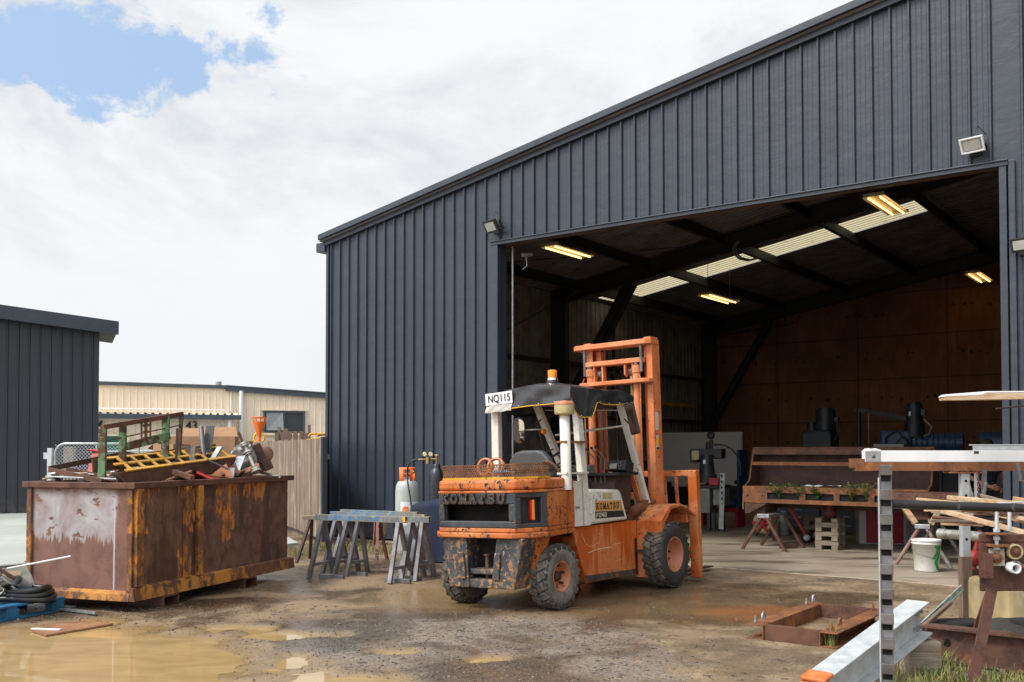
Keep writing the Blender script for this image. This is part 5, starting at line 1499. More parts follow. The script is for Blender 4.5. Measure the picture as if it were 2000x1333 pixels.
for i, (a, b_, mat, lb) in enumerate((((92, 931, 10.25), (232, 936, 10.15), M_galvp, 'white metal strip lying along the left rim of the bin, frontmost'), ((100, 921, 10.6), (215, 929, 10.7), M_white, 'white metal strip behind the frontmost one on the bin'), ((84, 936, 10.3), (170, 924, 10.6), M_pine, 'pale yellow batten lying at the left corner of the bin'), ((120, 932, 10.5), (210, 917, 10.9), M_pine, 'pale yellow batten lying across the white strips'), ((205, 935, 10.4), (262, 922, 10.8), M_rust, 'brown bar crossing behind the green end post'))):
    bars('scrap_strip', mat, [(a, b_)], lb, 'scrap', .07, .014)
m_ = MB()
hv = []
for j in range(13):
    for i in range(27):
        x, y = .04 + i * (BL - .08) / 26, .04 + j * (BW - .08) / 12
        hv.append((x, y, 1.12 + .11 * mnoise.noise(Vector((x * 3, y * 3, 2))) + .10 * mnoise.noise(Vector((x * 9, y * 9, 5)))))
m_.add(hv, [(j * 27 + i, j * 27 + i + 1, (j + 1) * 27 + i + 1, (j + 1) * 27 + i) for j in range(12) for i in range(26)])
hp = m_.build('scrap_heap', M_rust_d, None, loc=sb.location, rot=sb.rotation_euler); tag(hp, 'mixed small rusty scrap filling the bin under the larger pieces', 'scrap', kind='stuff')
rnd = random.Random(5)
for k in range(34):     # loose bits that break up the heap
    x, y = rnd.uniform(.15, 2.8), rnd.uniform(.06, 1.2)
    c = sb.matrix_basis @ Vector((x, y, 1.25 + rnd.uniform(0, .09) + .06 * math.sin(y * 2.4)))
    m_ = MB(); L = rnd.uniform(.15, .6)
    Mx = Matrix.Translation(c) @ Euler((rnd.uniform(-.3, .3), rnd.uniform(-.5, .5), rnd.uniform(0, 6))).to_matrix().to_4x4()
    if k % 3: m_.box((0, 0, 0), (L, rnd.uniform(.03, .10), .012), M=Mx)
    else: m_.add(*[q for q in (lambda mm: (mm.v, mm.f))(MB().tube([(-L / 2, 0, 0), (L / 2, 0, 0)], .02, 8))], M=Mx)
    o = solo(m_, 'scrap_offcut', rnd.choice([M_rust, M_rust_d, M_bare, M_rust_o, M_galv, M_oldwood, M_bare]), 'small loose metal offcut lying on top of the bin heap', 'scrap', 'small offcuts on the heap in the bin')

# ------------------------------------------------------------------ steel trestles
def trestle(name, top0, top1, mat, topmat, label, h=.79, spread=.54, runner=False, endmat=None):
    a, b_ = Vector(top0), Vector(top1)
    d = (b_ - a); L = d.length
    o = thing(name, label, 'trestle', ((a.x + b_.x) / 2, (a.y + b_.y) / 2, 0), math.atan2(d.y, d.x), 'steel trestles beside the forklift')
    m = MB(); w = .062
    m.bb(-L / 2, L / 2, -w / 2, w / 2, h - .006, h); m.bb(-L / 2, L / 2, -w / 2, w / 2, h - .075, h - .069); m.bb(-L / 2, L / 2, -w / 2, -w / 2 + .006, h - .069, h - .006); m.bb(-L / 2, L / 2, w / 2 - .006, w / 2, h - .069, h - .006)
    m.build('top_beam', topmat, o, bevel=.003)
    if endmat:
        m = MB(); m.bb(L / 2 - .03, L / 2 + .002, -w / 2 + .007, w / 2 - .007, h - .068, h - .045); m.bb(L / 2 - .03, L / 2 + .003, -w / 2 - .002, -w / 2 - .0005, h - .06, h + .001); m.build('end_paint', endmat, o)
    for x in (-L / 2 + .10, L / 2 - .10):
        for sy in (-1, 1):
            m = MB(); m.bar((x, sy * .02, h - .074), (x + (.03 if x > 0 else -.03), sy * spread / 2, .0), .050, .050); m.build('leg', mat, o, bevel=.003)
        m = MB(); m.bar((x + (.02 if x > 0 else -.02), -spread * .40, .17), (x + (.02 if x > 0 else -.02), spread * .40, .17), .038, .038); m.build('brace', mat, o, bevel=.003)
    if runner:
        for x in (-L / 2 + .16, L / 2 - .2):
            m = MB(); m.bb(x - .02, x + .34, -.16, -.11, .002, .052); m.build('foot_bar', mat, o, bevel=.003)
    return o
M_bluetop = paint('blue_smeared_steel', (.16, .16, .165), (.05, .20, .42), under=(.5, .42, .05), chips=(.62, .66), chip_scale=7, dirt=(.30, .33, .36), dirt_at=(.45, .62), rough=.5, fade_at=(.44, .56))
trestle('trestle', (-2.50, 12.62, 0), (-1.30, 12.10, 0), M_trestle, M_bluetop, 'frontmost grey steel trestle with a blue smeared top and yellow hollow end', runner=True, endmat=M_yellowplastic)
trestle('trestle', (-2.42, 13.20, 0), (-1.10, 12.52, 0), M_trestle, M_bluetop, 'second grey steel trestle with a bright yellow end on its right', endmat=M_yellowplastic)
trestle('trestle', (-2.22, 12.92, 0), (-1.18, 12.34, 0), M_trestle, M_bluetop, 'shortest steel trestle nested between the two front ones', h=.775, spread=.50, runner=True)
trestle('trestle', (-2.06, 12.78, 0), (-1.02, 12.26, 0), M_trestle, M_bluetop, 'steel trestle set furthest to the right of the nested group', h=.782, spread=.46)
trestle('trestle', (-2.36, 13.62, 0), (-1.24, 13.02, 0), M_trestle, M_bluetop, 'rearmost blue topped steel trestle nested behind the front ones', spread=.6)
M_pinkrust = paint('pink_rust_primer', (.24, .10, .075), (.30, .14, .11), under=(.08, .04, .03), chips=(.55, .62))
o = thing('trestle', 'low rusty trestle with a grey wood top and a red end plate by the wall', 'trestle', (-2.42, 14.25, 0), R(-8), 'steel trestles beside the forklift')
m_ = MB(); m_.bb(-.62, .62, -.06, .06, .60, .66); m_.build('top_beam', M_oldwood, o, bevel=.006)
for x in (-.5, .5):
    for sy in (-1, 1):
        m_ = MB(); m_.bar((x, sy * .03, .60), (x + (.06 if x > 0 else -.12), sy * .28, 0), .045, .03); m_.build('leg', M_rust_d if x < 0 else M_pinkrust, o)
m_ = MB(); m_.prism([(-.08, .58), (.08, .58), (.15, .26), (-.15, .26)], .46, .475, 'x'); m_.build('end_plate', M_pinkrust, o)

# ------------------------------------------------------------------ gas bottles and covered machine
lp = thing('gas_cylinder', 'grey gas cylinder with an orange collar and round orange label', 'gas cylinder', (-1.61, 15.15, 0))
MB().lathe([(0, 0), (.16, 0), (.16, .04), (.175, .06), (.185, .10), (.185, .98), (.175, 1.06), (.145, 1.12), (.08, 1.155), (.05, 1.165), (.05, 1.19), (0, 1.19)], 32).build('tank', M_lpg, lp)
m_ = MB()
for a0 in (0, PI): m_.lathe([(.125, 1.10), (.128, 1.32), (.118, 1.32), (.115, 1.10)], 10, a0=a0 + R(200), a1=a0 + R(245), closed=True); m_.lathe([(.125, 1.10), (.128, 1.32), (.118, 1.32), (.115, 1.10)], 6, a0=a0 + R(295), a1=a0 + R(315), closed=True)
m_.lathe([(.125, 1.29), (.128, 1.34), (.118, 1.34), (.115, 1.29)], 40, closed=True); m_.lathe([(.126, 1.10), (.126, 1.13), (.115, 1.13), (.115, 1.10)], 40, closed=True)
m_.build('collar', M_orangeplastic, lp)
m_ = MB(); m_.tube([(0, 0, 1.19), (0, 0, 1.27)], .022, 10); m_.tube([(-.05, 0, 1.24), (.08, 0, 1.24)], .012, 8); m_.tube([(.06, 0, 1.24), (.13, -.03, 1.29)], .02, 8); m_.build('valve', M_brass, lp)
def sticker(parent, r, ang, w, z0, z1, mat, name, rr=.0012):
    m = MB(); a = w / r / 2
    m.lathe([(r + rr, z0), (r + rr, z1)], 8, a0=ang - a, a1=ang + a); return m.build(name, mat, parent, recalc=False)
lab = sticker(lp, .185, R(-72), .30, .46, .82, M_white, 'label')
def disc_on(parent, r, ang, z, rad, mat, name, n=24, rr=.003, sq=False):
    vs = [((r + rr) * math.cos(ang), (r + rr) * math.sin(ang), z)]
    for i in range(n):
        t = 2 * PI * i / n + (0 if not sq else 0)
        du, dz = rad * math.cos(t), rad * math.sin(t)
        a = ang + du / r
        vs.append(((r + rr) * math.cos(a), (r + rr) * math.sin(a), z + dz))
    m = MB(); m.add(vs, [(0, i + 1, (i + 1) % n + 1) for i in range(n)]); return m.build(name, mat, parent, recalc=False)
disc_on(lab, .185, R(-92), .70, .052, M_orangeplastic, 'round_mark')
disc_on(lab, .185, R(-58), .66, .068, M_red, 'flammable_mark', 4)
m_ = MB(); fl = [(0, -.022), (.016, -.012), (.014, .006), (.006, .016), (.004, .03), (-.006, .014), (-.014, .004), (-.014, -.012)]
m_.add([((.185 + .0045) * math.cos(R(-58) + u / .185), (.185 + .0045) * math.sin(R(-58) + u / .185), .675 + v) for u, v in fl], [tuple(range(8))]); m_.build('flame_mark', M_white, lab, recalc=False)
m_ = MB(); rr_ = .186
for i, zz in enumerate((.70,)):
    for du in (-.03, -.015, 0, .015, .03):
        a = R(-92) + du / .185
        m_.bar(((.1885) * math.cos(a - .02), .1885 * math.sin(a - .02), zz), (.1885 * math.cos(a + .02), .1885 * math.sin(a + .02), zz), .001, .010)
m_.build('label_print', M_white, lab)
MB().tube([(-.20, -.02, 0), (-.20, -.02, .10), (.0, -.2, .12), (.2, -.02, .10)], .01, 6).build('foot_strap', M_white, lp)
ox = thing('gas_cylinder', 'black gas cylinder with brass twin gauge regulator by the shed wall', 'gas cylinder', (-1.15, 15.0, 0))
MB().lathe([(0, 0), (.115, 0), (.118, .02), (.118, 1.17), (.108, 1.25), (.08, 1.31), (.06, 1.335), (.06, 1.36), (.055, 1.40), (0, 1.40)], 28).build('tank', M_oxy, ox)
m_ = MB(); m_.tube([(0, 0, 1.40), (0, 0, 1.52)], .02, 8); m_.tube([(0, 0, 1.47), (-.28, -.03, 1.46)], .016, 8); m_.tube([(-.13, -.03, 1.40), (-.13, -.03, 1.50)], .035, 10); m_.lathe([(.045, 0), (.05, .01), (.03, .02)], 10, MX((.01, 0, 1.52)))
m_.build('regulator', M_brass, ox)
for x in (-.175, -.085):
    m_ = MB(); m_.lathe([(0, .022), (.036, .022), (.038, .0), (.0, 0)], 20, MX((x, -.045, 1.545), (R(90), 0, 0))); g = m_.build('gauge', M_brass, ox)
    m_ = MB(); m_.lathe([(0, .0235), (.031, .0235)], 20, MX((x, -.045, 1.545), (R(90), 0, 0))); m_.build('gauge_face', M_decalc, g)
hs = MB(); hs.tube([Vector((-1.43, 14.97, 1.46)), Vector((-1.50, 14.97, 1.455)), Vector((-1.56, 14.97, 1.42)), Vector((-1.59, 14.98, 1.33)), Vector((-1.595, 15.0, 1.25)), Vector((-1.58, 14.90, 1.12)), Vector((-1.54, 14.90, .9)), Vector((-1.50, 14.85, .62)), Vector((-1.47, 14.83, .3))], .012, 8)
solo(hs, 'gas_hose', M_hose, 'thin dark gas hose looping between the two gas cylinders', 'hose')
def cloth_cover():
    mb = MB(); nu, nv = 56, 26; vs = []
    for j in range(nv + 1):
        f = j / nv
        for i in range(nu):
            a = 2 * PI * i / nu
            ca, sa = math.cos(a), math.sin(a)
            sq = (abs(ca) ** 5 + abs(sa) ** 5) ** (-1 / 5)
            if f < .35:
                k = f / .35; rx, ry = .40 * k * sq, .30 * k * sq; z = .90 - .05 * k ** 3 + .03 * math.sin(a * 2 + 1) * k
                z -= .10 * max(0, -ca) * k
            else:
                k = (f - .35) / .65
                fold = 1 + (.05 + .09 * k) * mnoise.noise(Vector((ca * 2.6, sa * 2.6, k * .6 + 4))) + .028 * k * math.sin(a * 13 + 2 * k)
                rx, ry = (.40 + .05 * k) * sq * fold, (.30 + .06 * k) * sq * fold
                z = (.85 + .03 * math.sin(a * 2 + 1) - .10 * max(0, -ca)) * (1 - k) + .02 * k + .02 * mnoise.noise(Vector((ca * 3, sa * 3, 7)))
            vs.append((rx * ca, ry * sa, max(.008, z)))
    mb.add(vs, [(j * nu + i, j * nu + (i + 1) % nu, (j + 1) * nu + (i + 1) % nu, (j + 1) * nu + i) for j in range(nv) for i in range(nu)], True)
    # bunched knot on top
    mb.lathe([(.09, .84), (.06, .92), (.045, 1.0), (.06, 1.06), (.03, 1.10), (0, 1.11)], 12, MX((.20, .05, 0)))
    return mb
o = cloth_cover().build('machine_cover', M_navy, None, loc=(-1.05, 14.45, 0), rot=(0, 0, R(-25))); tag(o, 'machine draped in a navy blue cloth behind the forklift', 'covered machine')

# ------------------------------------------------------------------ timber fence, gate and what shows over it
fa, fb = Vector((-3.175, 16.75, .0)), Vector((-6.15, 23.6, 0))
fdir = (fb - fa); FL = fdir.length
fe = thing('timber_fence', 'weathered vertical board fence between the bin and the shed corner', 'fence', fa, math.atan2(fdir.y, fdir.x))
m_ = MB(); x = .12; rnd = random.Random(2)
while x < FL:
    w = .145; m_.bb(x, x + w - .006, rnd.uniform(-.004, .004), .022, .08 + rnd.uniform(-.01, .01), 1.80 + rnd.uniform(-.012, .012)); x += w
m_.build('board_panel', M_fence, fe, bevel=.003, seg=1)
m_ = MB()
for z in (.35, 1.45): m_.bb(.05, FL, -.075, -.025, z, z + .09)
m_.build('rail', M_oldwood, fe)
m_ = MB(); m_.bb(-.02, .115, -.03, .06, .05, 1.83); m_.build('end_post', M_clad2, fe, bevel=.004)
for i, (px, py, h, w) in enumerate(((541, 851, .12, .10), (551, 850, .12, .05), (541, 838, .0, .0), (558, 846, .20, .12), (566, 849, .14, .10), (577, 849, .15, .10), (589, 849, .15, .10), (597, 851, .12, .14), (604, 842, .3, .06))):
    if not h: continue
    p = at(px, py, 23.5)
    m_ = MB(); m_.bar(p + Vector((0, 0, -.9)), p + Vector((.0, 0, h * .5)), w, .05, up=(0, 1, 0))
    solo(m_, 'wood_post', M_postw, 'brown timber offcut end showing over the top of the fence', 'wood post', 'timber ends stacked behind the fence', bevel=.004)
p = at(549, 850, 23.6); m_ = MB(); m_.bar(p + Vector((.05, 0, -.9)), at(545, 834, 23.6), .07, .05, up=(0, 1, 0)); solo(m_, 'wood_post', M_postw, 'tallest leaning brown timber offcut behind the fence', 'wood post', 'timber ends stacked behind the fence')
m_ = MB(); m_.bb(-.9, .8, -.5, .5, .0, .85); o = m_.build('timber_stack', M_oldwood, None, loc=(at(570, 900, 24.2).x, 24.2, 0)); tag(o, 'low timber stack mostly hidden behind the board fence', 'timber stack')
yd = thing('digger_arm', 'yellow digger arm parts showing above the fence near the shed corner', 'digger', (at(622, 878, 20.5).x, 20.5, 0))
m_ = MB(); m_.bar((-.25, 0, 1.75), (.35, .1, 1.84), .22, .16); m_.bb(-.3, .0, .2, .6, 0, 1.75); m_.build('arm', M_yellow, yd, bevel=.02)
m_ = MB(); m_.tube([(-.1 + .1 * math.cos(a), 0, 1.88 + .07 * math.sin(a)) for a in [PI * i / 10 for i in range(11)]], .025, 8); m_.tube([(.02, -.08, 1.93), (.34, -.08, 1.95)], .035, 8); m_.build('cylinder', M_yellow, yd)
# orange slotted scoop on a yellow stand
sc_ = thing('orange_scoop', 'bright orange slotted plastic scoop standing upside down above the fence', 'scoop', at(506, 858, 25.0)); sc_.scale = (1.34, 1.34, 1.34)
s0 = sc_.location
m_ = MB(); n = 22
m_.lathe([(.035, .05), (.10, .25), (.125, .33)], n); 
for k in range(n):
    if k % 2: continue
    a = 2 * PI * k / n; m_.bar((.125 * math.cos(a), .125 * math.sin(a), .33), (.145 * math.cos(a), .145 * math.sin(a), .41), .018, .006, up=(math.cos(a), math.sin(a), 0))
m_.lathe([(.14, .395), (.148, .42), (.142, .42), (.136, .395)], n, closed=True); m_.tube([(0, 0, -.9), (0, 0, .08)], .035, 8)
m_.build('scoop_cone', M_orangeplastic, sc_)
MB().tube([(.095 * math.cos(a), 0, .02 + .10 * math.sin(a)) for a in [2 * PI * i / 20 for i in range(20)]], .022, 8, closed=True).build('yellow_ring', M_yellowplastic, sc_)

# chain-link gate
gt = thing('mesh_gate', 'galvanised chain link gate behind the left end of the scrap bin', 'gate', at(108, 878, 17.3) * 1.0)
gt.location.z = 0
GX, GH = 2.35, 1.72
m_ = MB(); r = .18
m_.tube([(0, 0, .12), (0, 0, GH - r)] + [(r - r * math.cos(a), 0, GH - r + r * math.sin(a)) for a in (.4, .8, 1.2)] + [(r, 0, GH), (GX, 0, GH), (GX, 0, .12), (0, 0, .12)], .022, 10); m_.tube([(.73, 0, .12), (.73, 0, GH)], .02, 8); m_.tube([(1.47, 0, .12), (1.47, 0, GH)], .02, 8); m_.tube([(.75, .0, GH - .14), (GX, 0, GH - .12)], .012, 6)
m_.build('gate_frame', M_galv, gt)
m_ = MB(); st = .062; hh = GH - .16
k = -int(hh / st) - 1
while k * st < GX:
    for sg in (1, -1):
        xa, xb = (k * st, k * st + hh) if sg > 0 else (k * st + hh, k * st)
        za, zb = .14, GH - .02
        def cl(xa, za, xb, zb):
            if xa < 0: return 0, za + (zb - za) * (0 - xa) / (xb - xa)
            if xa > GX: return GX, za + (zb - za) * (GX - xa) / (xb - xa)
            return xa, za
        if max(xa, xb) <= 0 or min(xa, xb) >= GX: continue
        (x0, z0), (x1, z1) = cl(xa, za, xb, zb), cl(xb, zb, xa, za)
        m_.tube([(x0, .006 * sg, z0), (x1, .006 * sg, z1)], .0032, 4, caps=False)
    k += 1
m_.build('chain_link', M_galvp, gt)
m_ = MB(); m_.bb(.09, .26, .12, .26, 0, 1.66); solo(m_, 'gate_post', M_oldwood, 'grey square timber gate post behind the chain link', 'post', bevel=.006).location += gt.location
m_ = MB(); m_.bb(-.13, -.05, -.03, .05, 0, 1.64); m_.bb(-.20, -.12, -.02, .03, 1.45, 1.56); solo(m_, 'gate_post', M_galvp, 'white painted gate post with a wooden block at its top', 'post', bevel=.004).location += gt.location

# ------------------------------------------------------------------ blue pallet with scrap at the left edge
PA = R(66)
pl_ = thing('pallet', 'blue painted wooden pallet under a pile of scrap at the left edge', 'pallet', (-4.50, 9.93, 0), PA)
# local X towards the back, local Y to the left
m_ = MB()
for i in range(6): m_.bb(-1.2, 0, i * .20, i * .20 + .13, .118, .138)
m_.build('deck_board', M_bluewood, pl_, bevel=.003)
m_ = MB()
for x in (-1.2, -.65, -.10): m_.bb(x, x + .10, 0, 1.15, .098, .1175)
for i in (0, 1, 2): m_.bb(-1.2, 0, i * .52, i * .52 + .10, 0, .018)
m_.build('cross_board', M_bluewood, pl_)
for x in (-1.2, -.66, -.14):
    for y in (0.002, .52, 1.03):
        m_ = MB(); m_.bb(x, x + .14, y, y + .10, .0185, .0975); m_.build('block', M_bluewood, pl_, bevel=.004)
m_ = MB()
for q in range(3):
    z = .165 + q * .045; pts = []
    for k in range(60):
        a = 2 * PI * k / 59; sq = (abs(math.cos(a)) ** 3 + abs(math.sin(a)) ** 3) ** (-1 / 3)
        pts.append(Vector((-4.86 + .34 * math.cos(a) * sq * (1 - q * .07), 9.70 + .16 * math.sin(a) * sq, z + .012 * math.sin(a * 3 + q))))
    m_.tube(pts, .030, 8)
solo(m_, 'rubber_hose', M_hose, 'thick black rubber hose coiled flat on the blue pallet', 'hose')
m_ = MB(); m_.tube([at(34, 1135, 9.62), at(62, 1152, 9.95)], .052, 20, caps=False); m_.tube([at(34, 1135, 9.62), at(62, 1152, 9.95)], .044, 20, caps=False)
solo(m_, 'plastic_pipe', M_pvcgrey, 'short light grey plastic pipe lying on the blue pallet pile', 'pipe', recalc=False)
m_ = MB(); c = at(60, 1150, 9.85); m_.prism([(-.10, 0), (.06, 0), (-.055, .28), (-.085, .26)], -.012, .012, 'y', M=Matrix.Translation(c) @ Matrix.Rotation(R(12), 4, 'Z')); solo(m_, 'offcut', M_alu, 'pale pointed triangular plate standing on the blue pallet', 'scrap', bevel=.003)
m_ = MB(); m_.tube([at(14, 1111, 9.5), at(138, 1087, 9.62)], .009, 6); solo(m_, 'thin_rod', M_white, 'long thin white rod sticking out in front of the bin', 'rod')
m_ = MB(); m_.tube([Vector((-4.98, 9.50, .26)) + Vector((.095 * math.cos(a), .03 * math.sin(a), .038 * math.sin(a))) for a in [2 * PI * i / 24 for i in range(24)]], .012, 6, closed=True); solo(m_, 'metal_strap', M_alu, 'flattened pale metal strap loop in front of the black hose', 'strap')
rnd = random.Random(8)
for k in range(18):
    c = Vector((-5.08 + rnd.uniform(-.22, .22), 9.62 + rnd.uniform(-.2, .35), .28 + rnd.uniform(0, .22)))
    m_ = MB(); Mx = Matrix.Translation(c) @ Euler((rnd.uniform(-.6, .6), rnd.uniform(-.8, .8), rnd.uniform(0, 6))).to_matrix().to_4x4()
    m_.box((0, 0, 0), (rnd.uniform(.08, .3), rnd.uniform(.02, .08), rnd.uniform(.006, .03)), M=Mx)
    solo(m_, 'metal_offcut', rnd.choice([M_alu, M_bare, M_galv, M_oldwood, M_rust_d, M_white]), 'small metal offcut in the pile on the blue pallet', 'scrap', 'offcuts on the blue pallet', bevel=.002)
m_ = MB(); m_.bb(-.5, .3, -.35, .45, 0, .18); 
m_ = MB(); q = [gp(63, 1229), gp(90, 1238), gp(221, 1216), gp(140, 1203), gp(97, 1196)]
m_.prism([(p.x, p.y) for p in q], -.026, -.010, 'z'); solo(m_, 'plywood_sheet', simple('wet_plywood', (.27, .135, .07), .4, var=.25, scale=5, dirt=(.36, .22, .12), dirt_at=(.55, .7)), 'wet brown plywood sheet lying at the edge of the puddle', 'plywood')
for (a, b_, w, lb) in (((63, 1228), (118, 1230), .05, 'torn white strip lying on the near corner of the plywood sheet'), ((92, 1210), (143, 1205), .02, 'thin white splinter lying on the far part of the plywood')):
    m_ = MB(); m_.bar(gp(*a, -.006), gp(*b_, -.006), w, .006); solo(m_, 'paint_strip', M_white, lb, 'strip')
for i, (a, b_, w, mat, lb) in enumerate((((104, 1181), (140, 1186), .10, M_galv, 'grey metal plate offcut lying between pallet and bin'), ((120, 1190), (188, 1198), .04, M_galv, 'long thin grey metal strip on the ground below the bin'), ((112, 1191), (116, 1185), .12, M_bluewood, 'blue board end poking from behind the pallet'), ((108, 1160), (180, 1158), .02, M_tealp, 'thin green strip under the left end of the bin'))):
    m_ = MB(); m_.bar(gp(*a, .02), gp(*b_, .02), w, .02); solo(m_, 'ground_offcut', mat, lb, 'scrap')
# ------------------------------------------------------------------ rack and steel stock at the right
def W(px, py, Y): return at(px, py, Y)
RY = 8.85        # depth of the rack
# two rack uprights: the visible drilled one and its mate beyond the picture
def upright(name, x, y, label, h=1.405):
    o = thing(name, label, 'rack post', (x, y, 0), R(4), 'uprights of the steel stock rack')
    m = MB(); m.bb(-.038, .038, -.03, .03, .65, h); m.build('drilled_upper_post', M_galvp, o, bevel=.004)
    m = MB(); m.bb(-.048, .048, -.036, .036, 0, .66); m.build('lower_post', M_postw, o, bevel=.005)
    m = MB()
    for k in range(5): m.lathe([(0, .0315), (.009, .0315)], 10, MX((0, 0, h - .07 - k * .13), (R(90), 0, 0)))
    for k in range(5): m.lathe([(.009, .0305), (.013, .0325), (.013, .030)], 10, MX((0, 0, h - .07 - k * .13), (R(90), 0, 0)))
    m.build('bolt_hole', M_void, o)
    m = MB(); m.bb(-.17, .15, -.05, .05, h + .001, h + .014); m.build('top_plate', M_rim, o, bevel=.003)
    m = MB(); m.bb(-.15, -.08, -.05, .02, h + .015, h + .03); m.bb(.05, .14, -.05, .02, h + .015, h + .028); m.build('top_lug', M_rim, o, bevel=.003)
    return o
upright('rack_post', 4.065, RY, 'drilled galvanised rack post with a small rusty plate on its top')
upright('rack_post', 5.9, RY + .2, 'second rack post beyond the right edge of the frame')

def beamx(name, mat, x0, x1, y, z0, z1, d, label, prof='box', bevel=.004, end=None, yaw=0.0, cat='beam'):
    o = thing(name, label, cat, (x0, y, z0), yaw)
    L, h = x1 - x0, z1 - z0
    m = MB()
    if prof == 'box': m.bb(0, L, -d / 2, d / 2, 0, h)
    else:
        t = .012
        m.bb(0, L, -d / 2, d / 2, 0, t); m.bb(0, L, -d / 2, d / 2, h - t, h); m.bb(0, L, -d / 2 + .004, -d / 2 + .014, t, h - t)
    b_ = m.build('beam_body', mat, o, bevel=bevel)
    return o, b_
o, _ = beamx('rust_beam', M_rust_o, 3.07, 6.6, RY - .02, 1.425, 1.505, .10, 'long orange rusted steel beam resting on the rack posts')
m_ = MB(); m_.bb(-.03, .10, -.02, .055, .025, .11); m_.build('end_cleat', M_rust_o, o, bevel=.003)
o, _ = beamx('white_beam', M_white, 3.16, 6.7, RY - .01, 1.507, 1.608, .10, 'white painted steel beam lying on top of the rusty rack beam')
m_ = MB(); m_.bb(-.002, .135, -.0525, -.0502, .004, .097); e_ = m_.build('bare_end_patch', M_galv, o)
m_ = MB(); m_.lathe([(0, 0), (.017, 0), (.017, .004), (.007, .006), (0, .006)], 12, MX((.07, -.053, .05), (R(90), 0, 0))); m_.build('end_bolt', M_bare, e_)
m_ = MB(); m_.box((.99, -.0508, .085), (.045, .001, .025)); m_.build('brown_mark', M_rust_d, o)
m_ = MB(); rnd = random.Random(3)
for k in range(7): m_.box((.06 + rnd.uniform(-.03, .06), rnd.uniform(-.03, .03), .108), (.05, .04, .01), rot=(rnd.uniform(-.4, .4), rnd.uniform(-.4, .4), rnd.uniform(0, 3)))
m_.build('plastic_scrap', M_white, o)
o, _ = beamx('galvanised_beam', M_galvp, 4.28, 6.9, RY + .32, 1.55, 1.665, .09, 'short grey galvanised beam lying behind the white beam', 'chan')
o, _ = beamx('support_bracket', M_rust, 5.55, 6.1, RY + .22, 1.44, 1.548, .5, 'rack arm beyond the right edge carrying the galvanised beam')
# plank in the air at the upper right, on an arm outside the picture
o = thing('plank', 'white topped yellow pine plank jutting in from the right edge', 'plank', (3.72, 8.5, 2.04), R(-2))
m_ = MB(); m_.prism([(0, 0), (2.6, .035), (2.6, .075), (.35, .062), (.30, .045), (0, .03)], -.06, .06, 'y'); m_.build('plank_board', M_pine, o, bevel=.004)
m_ = MB(); m_.prism([(-.01, .031), (.32, .046), (.36, .064), (2.6, .077), (2.6, .088), (.36, .078), (.02, .052)], -.062, .062, 'y'); m_.build('white_cap', M_white, o, bevel=.003)
m_ = MB(); m_.tube([W(1945, 799, 8.7), W(2120, 780, 9.1)], .007, 6); solo(m_, 'thin_rod', M_rust_d, 'thin dark rod below the pine plank at the right edge', 'rod')
m_ = MB(); m_.bb(5.4, 5.47, 8.40, 8.48, 0, 2.4); m_.bb(5.2, 5.6, 8.3, 8.75, 2.02, 2.05); solo(m_, 'rack_tower', M_rust, 'rusty rack tower outside the right edge of the picture', 'rack')

# notched stacking post in front
npst = thing('notched_post', 'tall notched steel stacking post with square teeth in the foreground', 'post', (2.35, 6.20, 0), R(-16)); npst.scale = (.91, .91, 1)
m_ = MB(); m_.bb(-.040, .043, -.020, .0, 0, 1.475); m_.build('back_plate', M_trestle, npst, bevel=.002)
m_ = MB(); m_.bb(-.046, -.0405, -.040, .03, 0, 1.44); m_.build('side_plate', M_galvp, npst, bevel=.001)
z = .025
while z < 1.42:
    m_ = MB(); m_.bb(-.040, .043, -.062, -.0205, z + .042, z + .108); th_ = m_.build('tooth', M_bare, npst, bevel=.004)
    m_ = MB(); m_.bb(-.030, .034, -.0225, -.0202, z + .002, z + .040); m_.build('slot', M_void, th_)  # dark plate painting the shade below the tooth, not an opening
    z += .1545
m_ = MB(); m_.bb(-.15, .15, -.1, .2, 0, .012); m_.build('base_plate', M_rust, npst)
m_ = MB(); m_.tube([W(1742, 985, 6.27), W(2150, 998, 6.42)], .028, 20)
solo(m_, 'black_pipe', M_hose, 'long black steel pipe resting in the notched post', 'pipe')
m_ = MB(); m_.bb(3.72, 3.80, 6.30, 6.5, 0, 1.195); solo(m_, 'pipe_stand', M_rust, 'stand outside the frame holding the right end of the black pipe', 'stand')

# galvanised I-beam with orange end, its far end propped up
A_, B_ = Vector((1.90, 6.10, .115)), Vector((2.93, 7.10, .418))
gi = thing('galvanised_ibeam', 'galvanised I beam sloping up to the right with an orange painted end', 'beam', A_)
dv = (B_ - A_)
m_ = MB(); ibeam(m_, (0, 0, 0), dv, .165, .24, .014, .010); m_.build('beam_body', M_galvp, gi, bevel=.003)
dn = dv.normalized()
m_ = MB(); m_.bar(-dn * .10 + Vector((0, 0, .117)), dn * .02 + Vector((0, 0, .123)), .172, .03); m_.bar(-dn * .10 - Vector((0, 0, .02)), -dn * .002 - Vector((0, 0, .02)), .168, .24); m_.build('orange_end', M_orange, gi, bevel=.02, seg=3)
m_ = MB(); sx = dn.cross(Vector((0, 0, 1))).normalized()
for s_ in (.06, .12):
    for zz in (-.05, .06): m_.tube([dv - dn * s_ + sx * .0 + Vector((0, 0, zz)), dv - dn * s_ + sx * .045 + Vector((0, 0, zz))], .014, 6, smooth=False)
m_.build('bolt', M_galv, gi)
m_ = MB(); m_.bb(2.80, 3.02, 6.95, 7.2, 0, .265); solo(m_, 'timber_block', M_oldwood, 'timber block under the high end of the galvanised I beam', 'block', bevel=.006)
m_ = MB(); c = W(1777, 1262, 7.25)
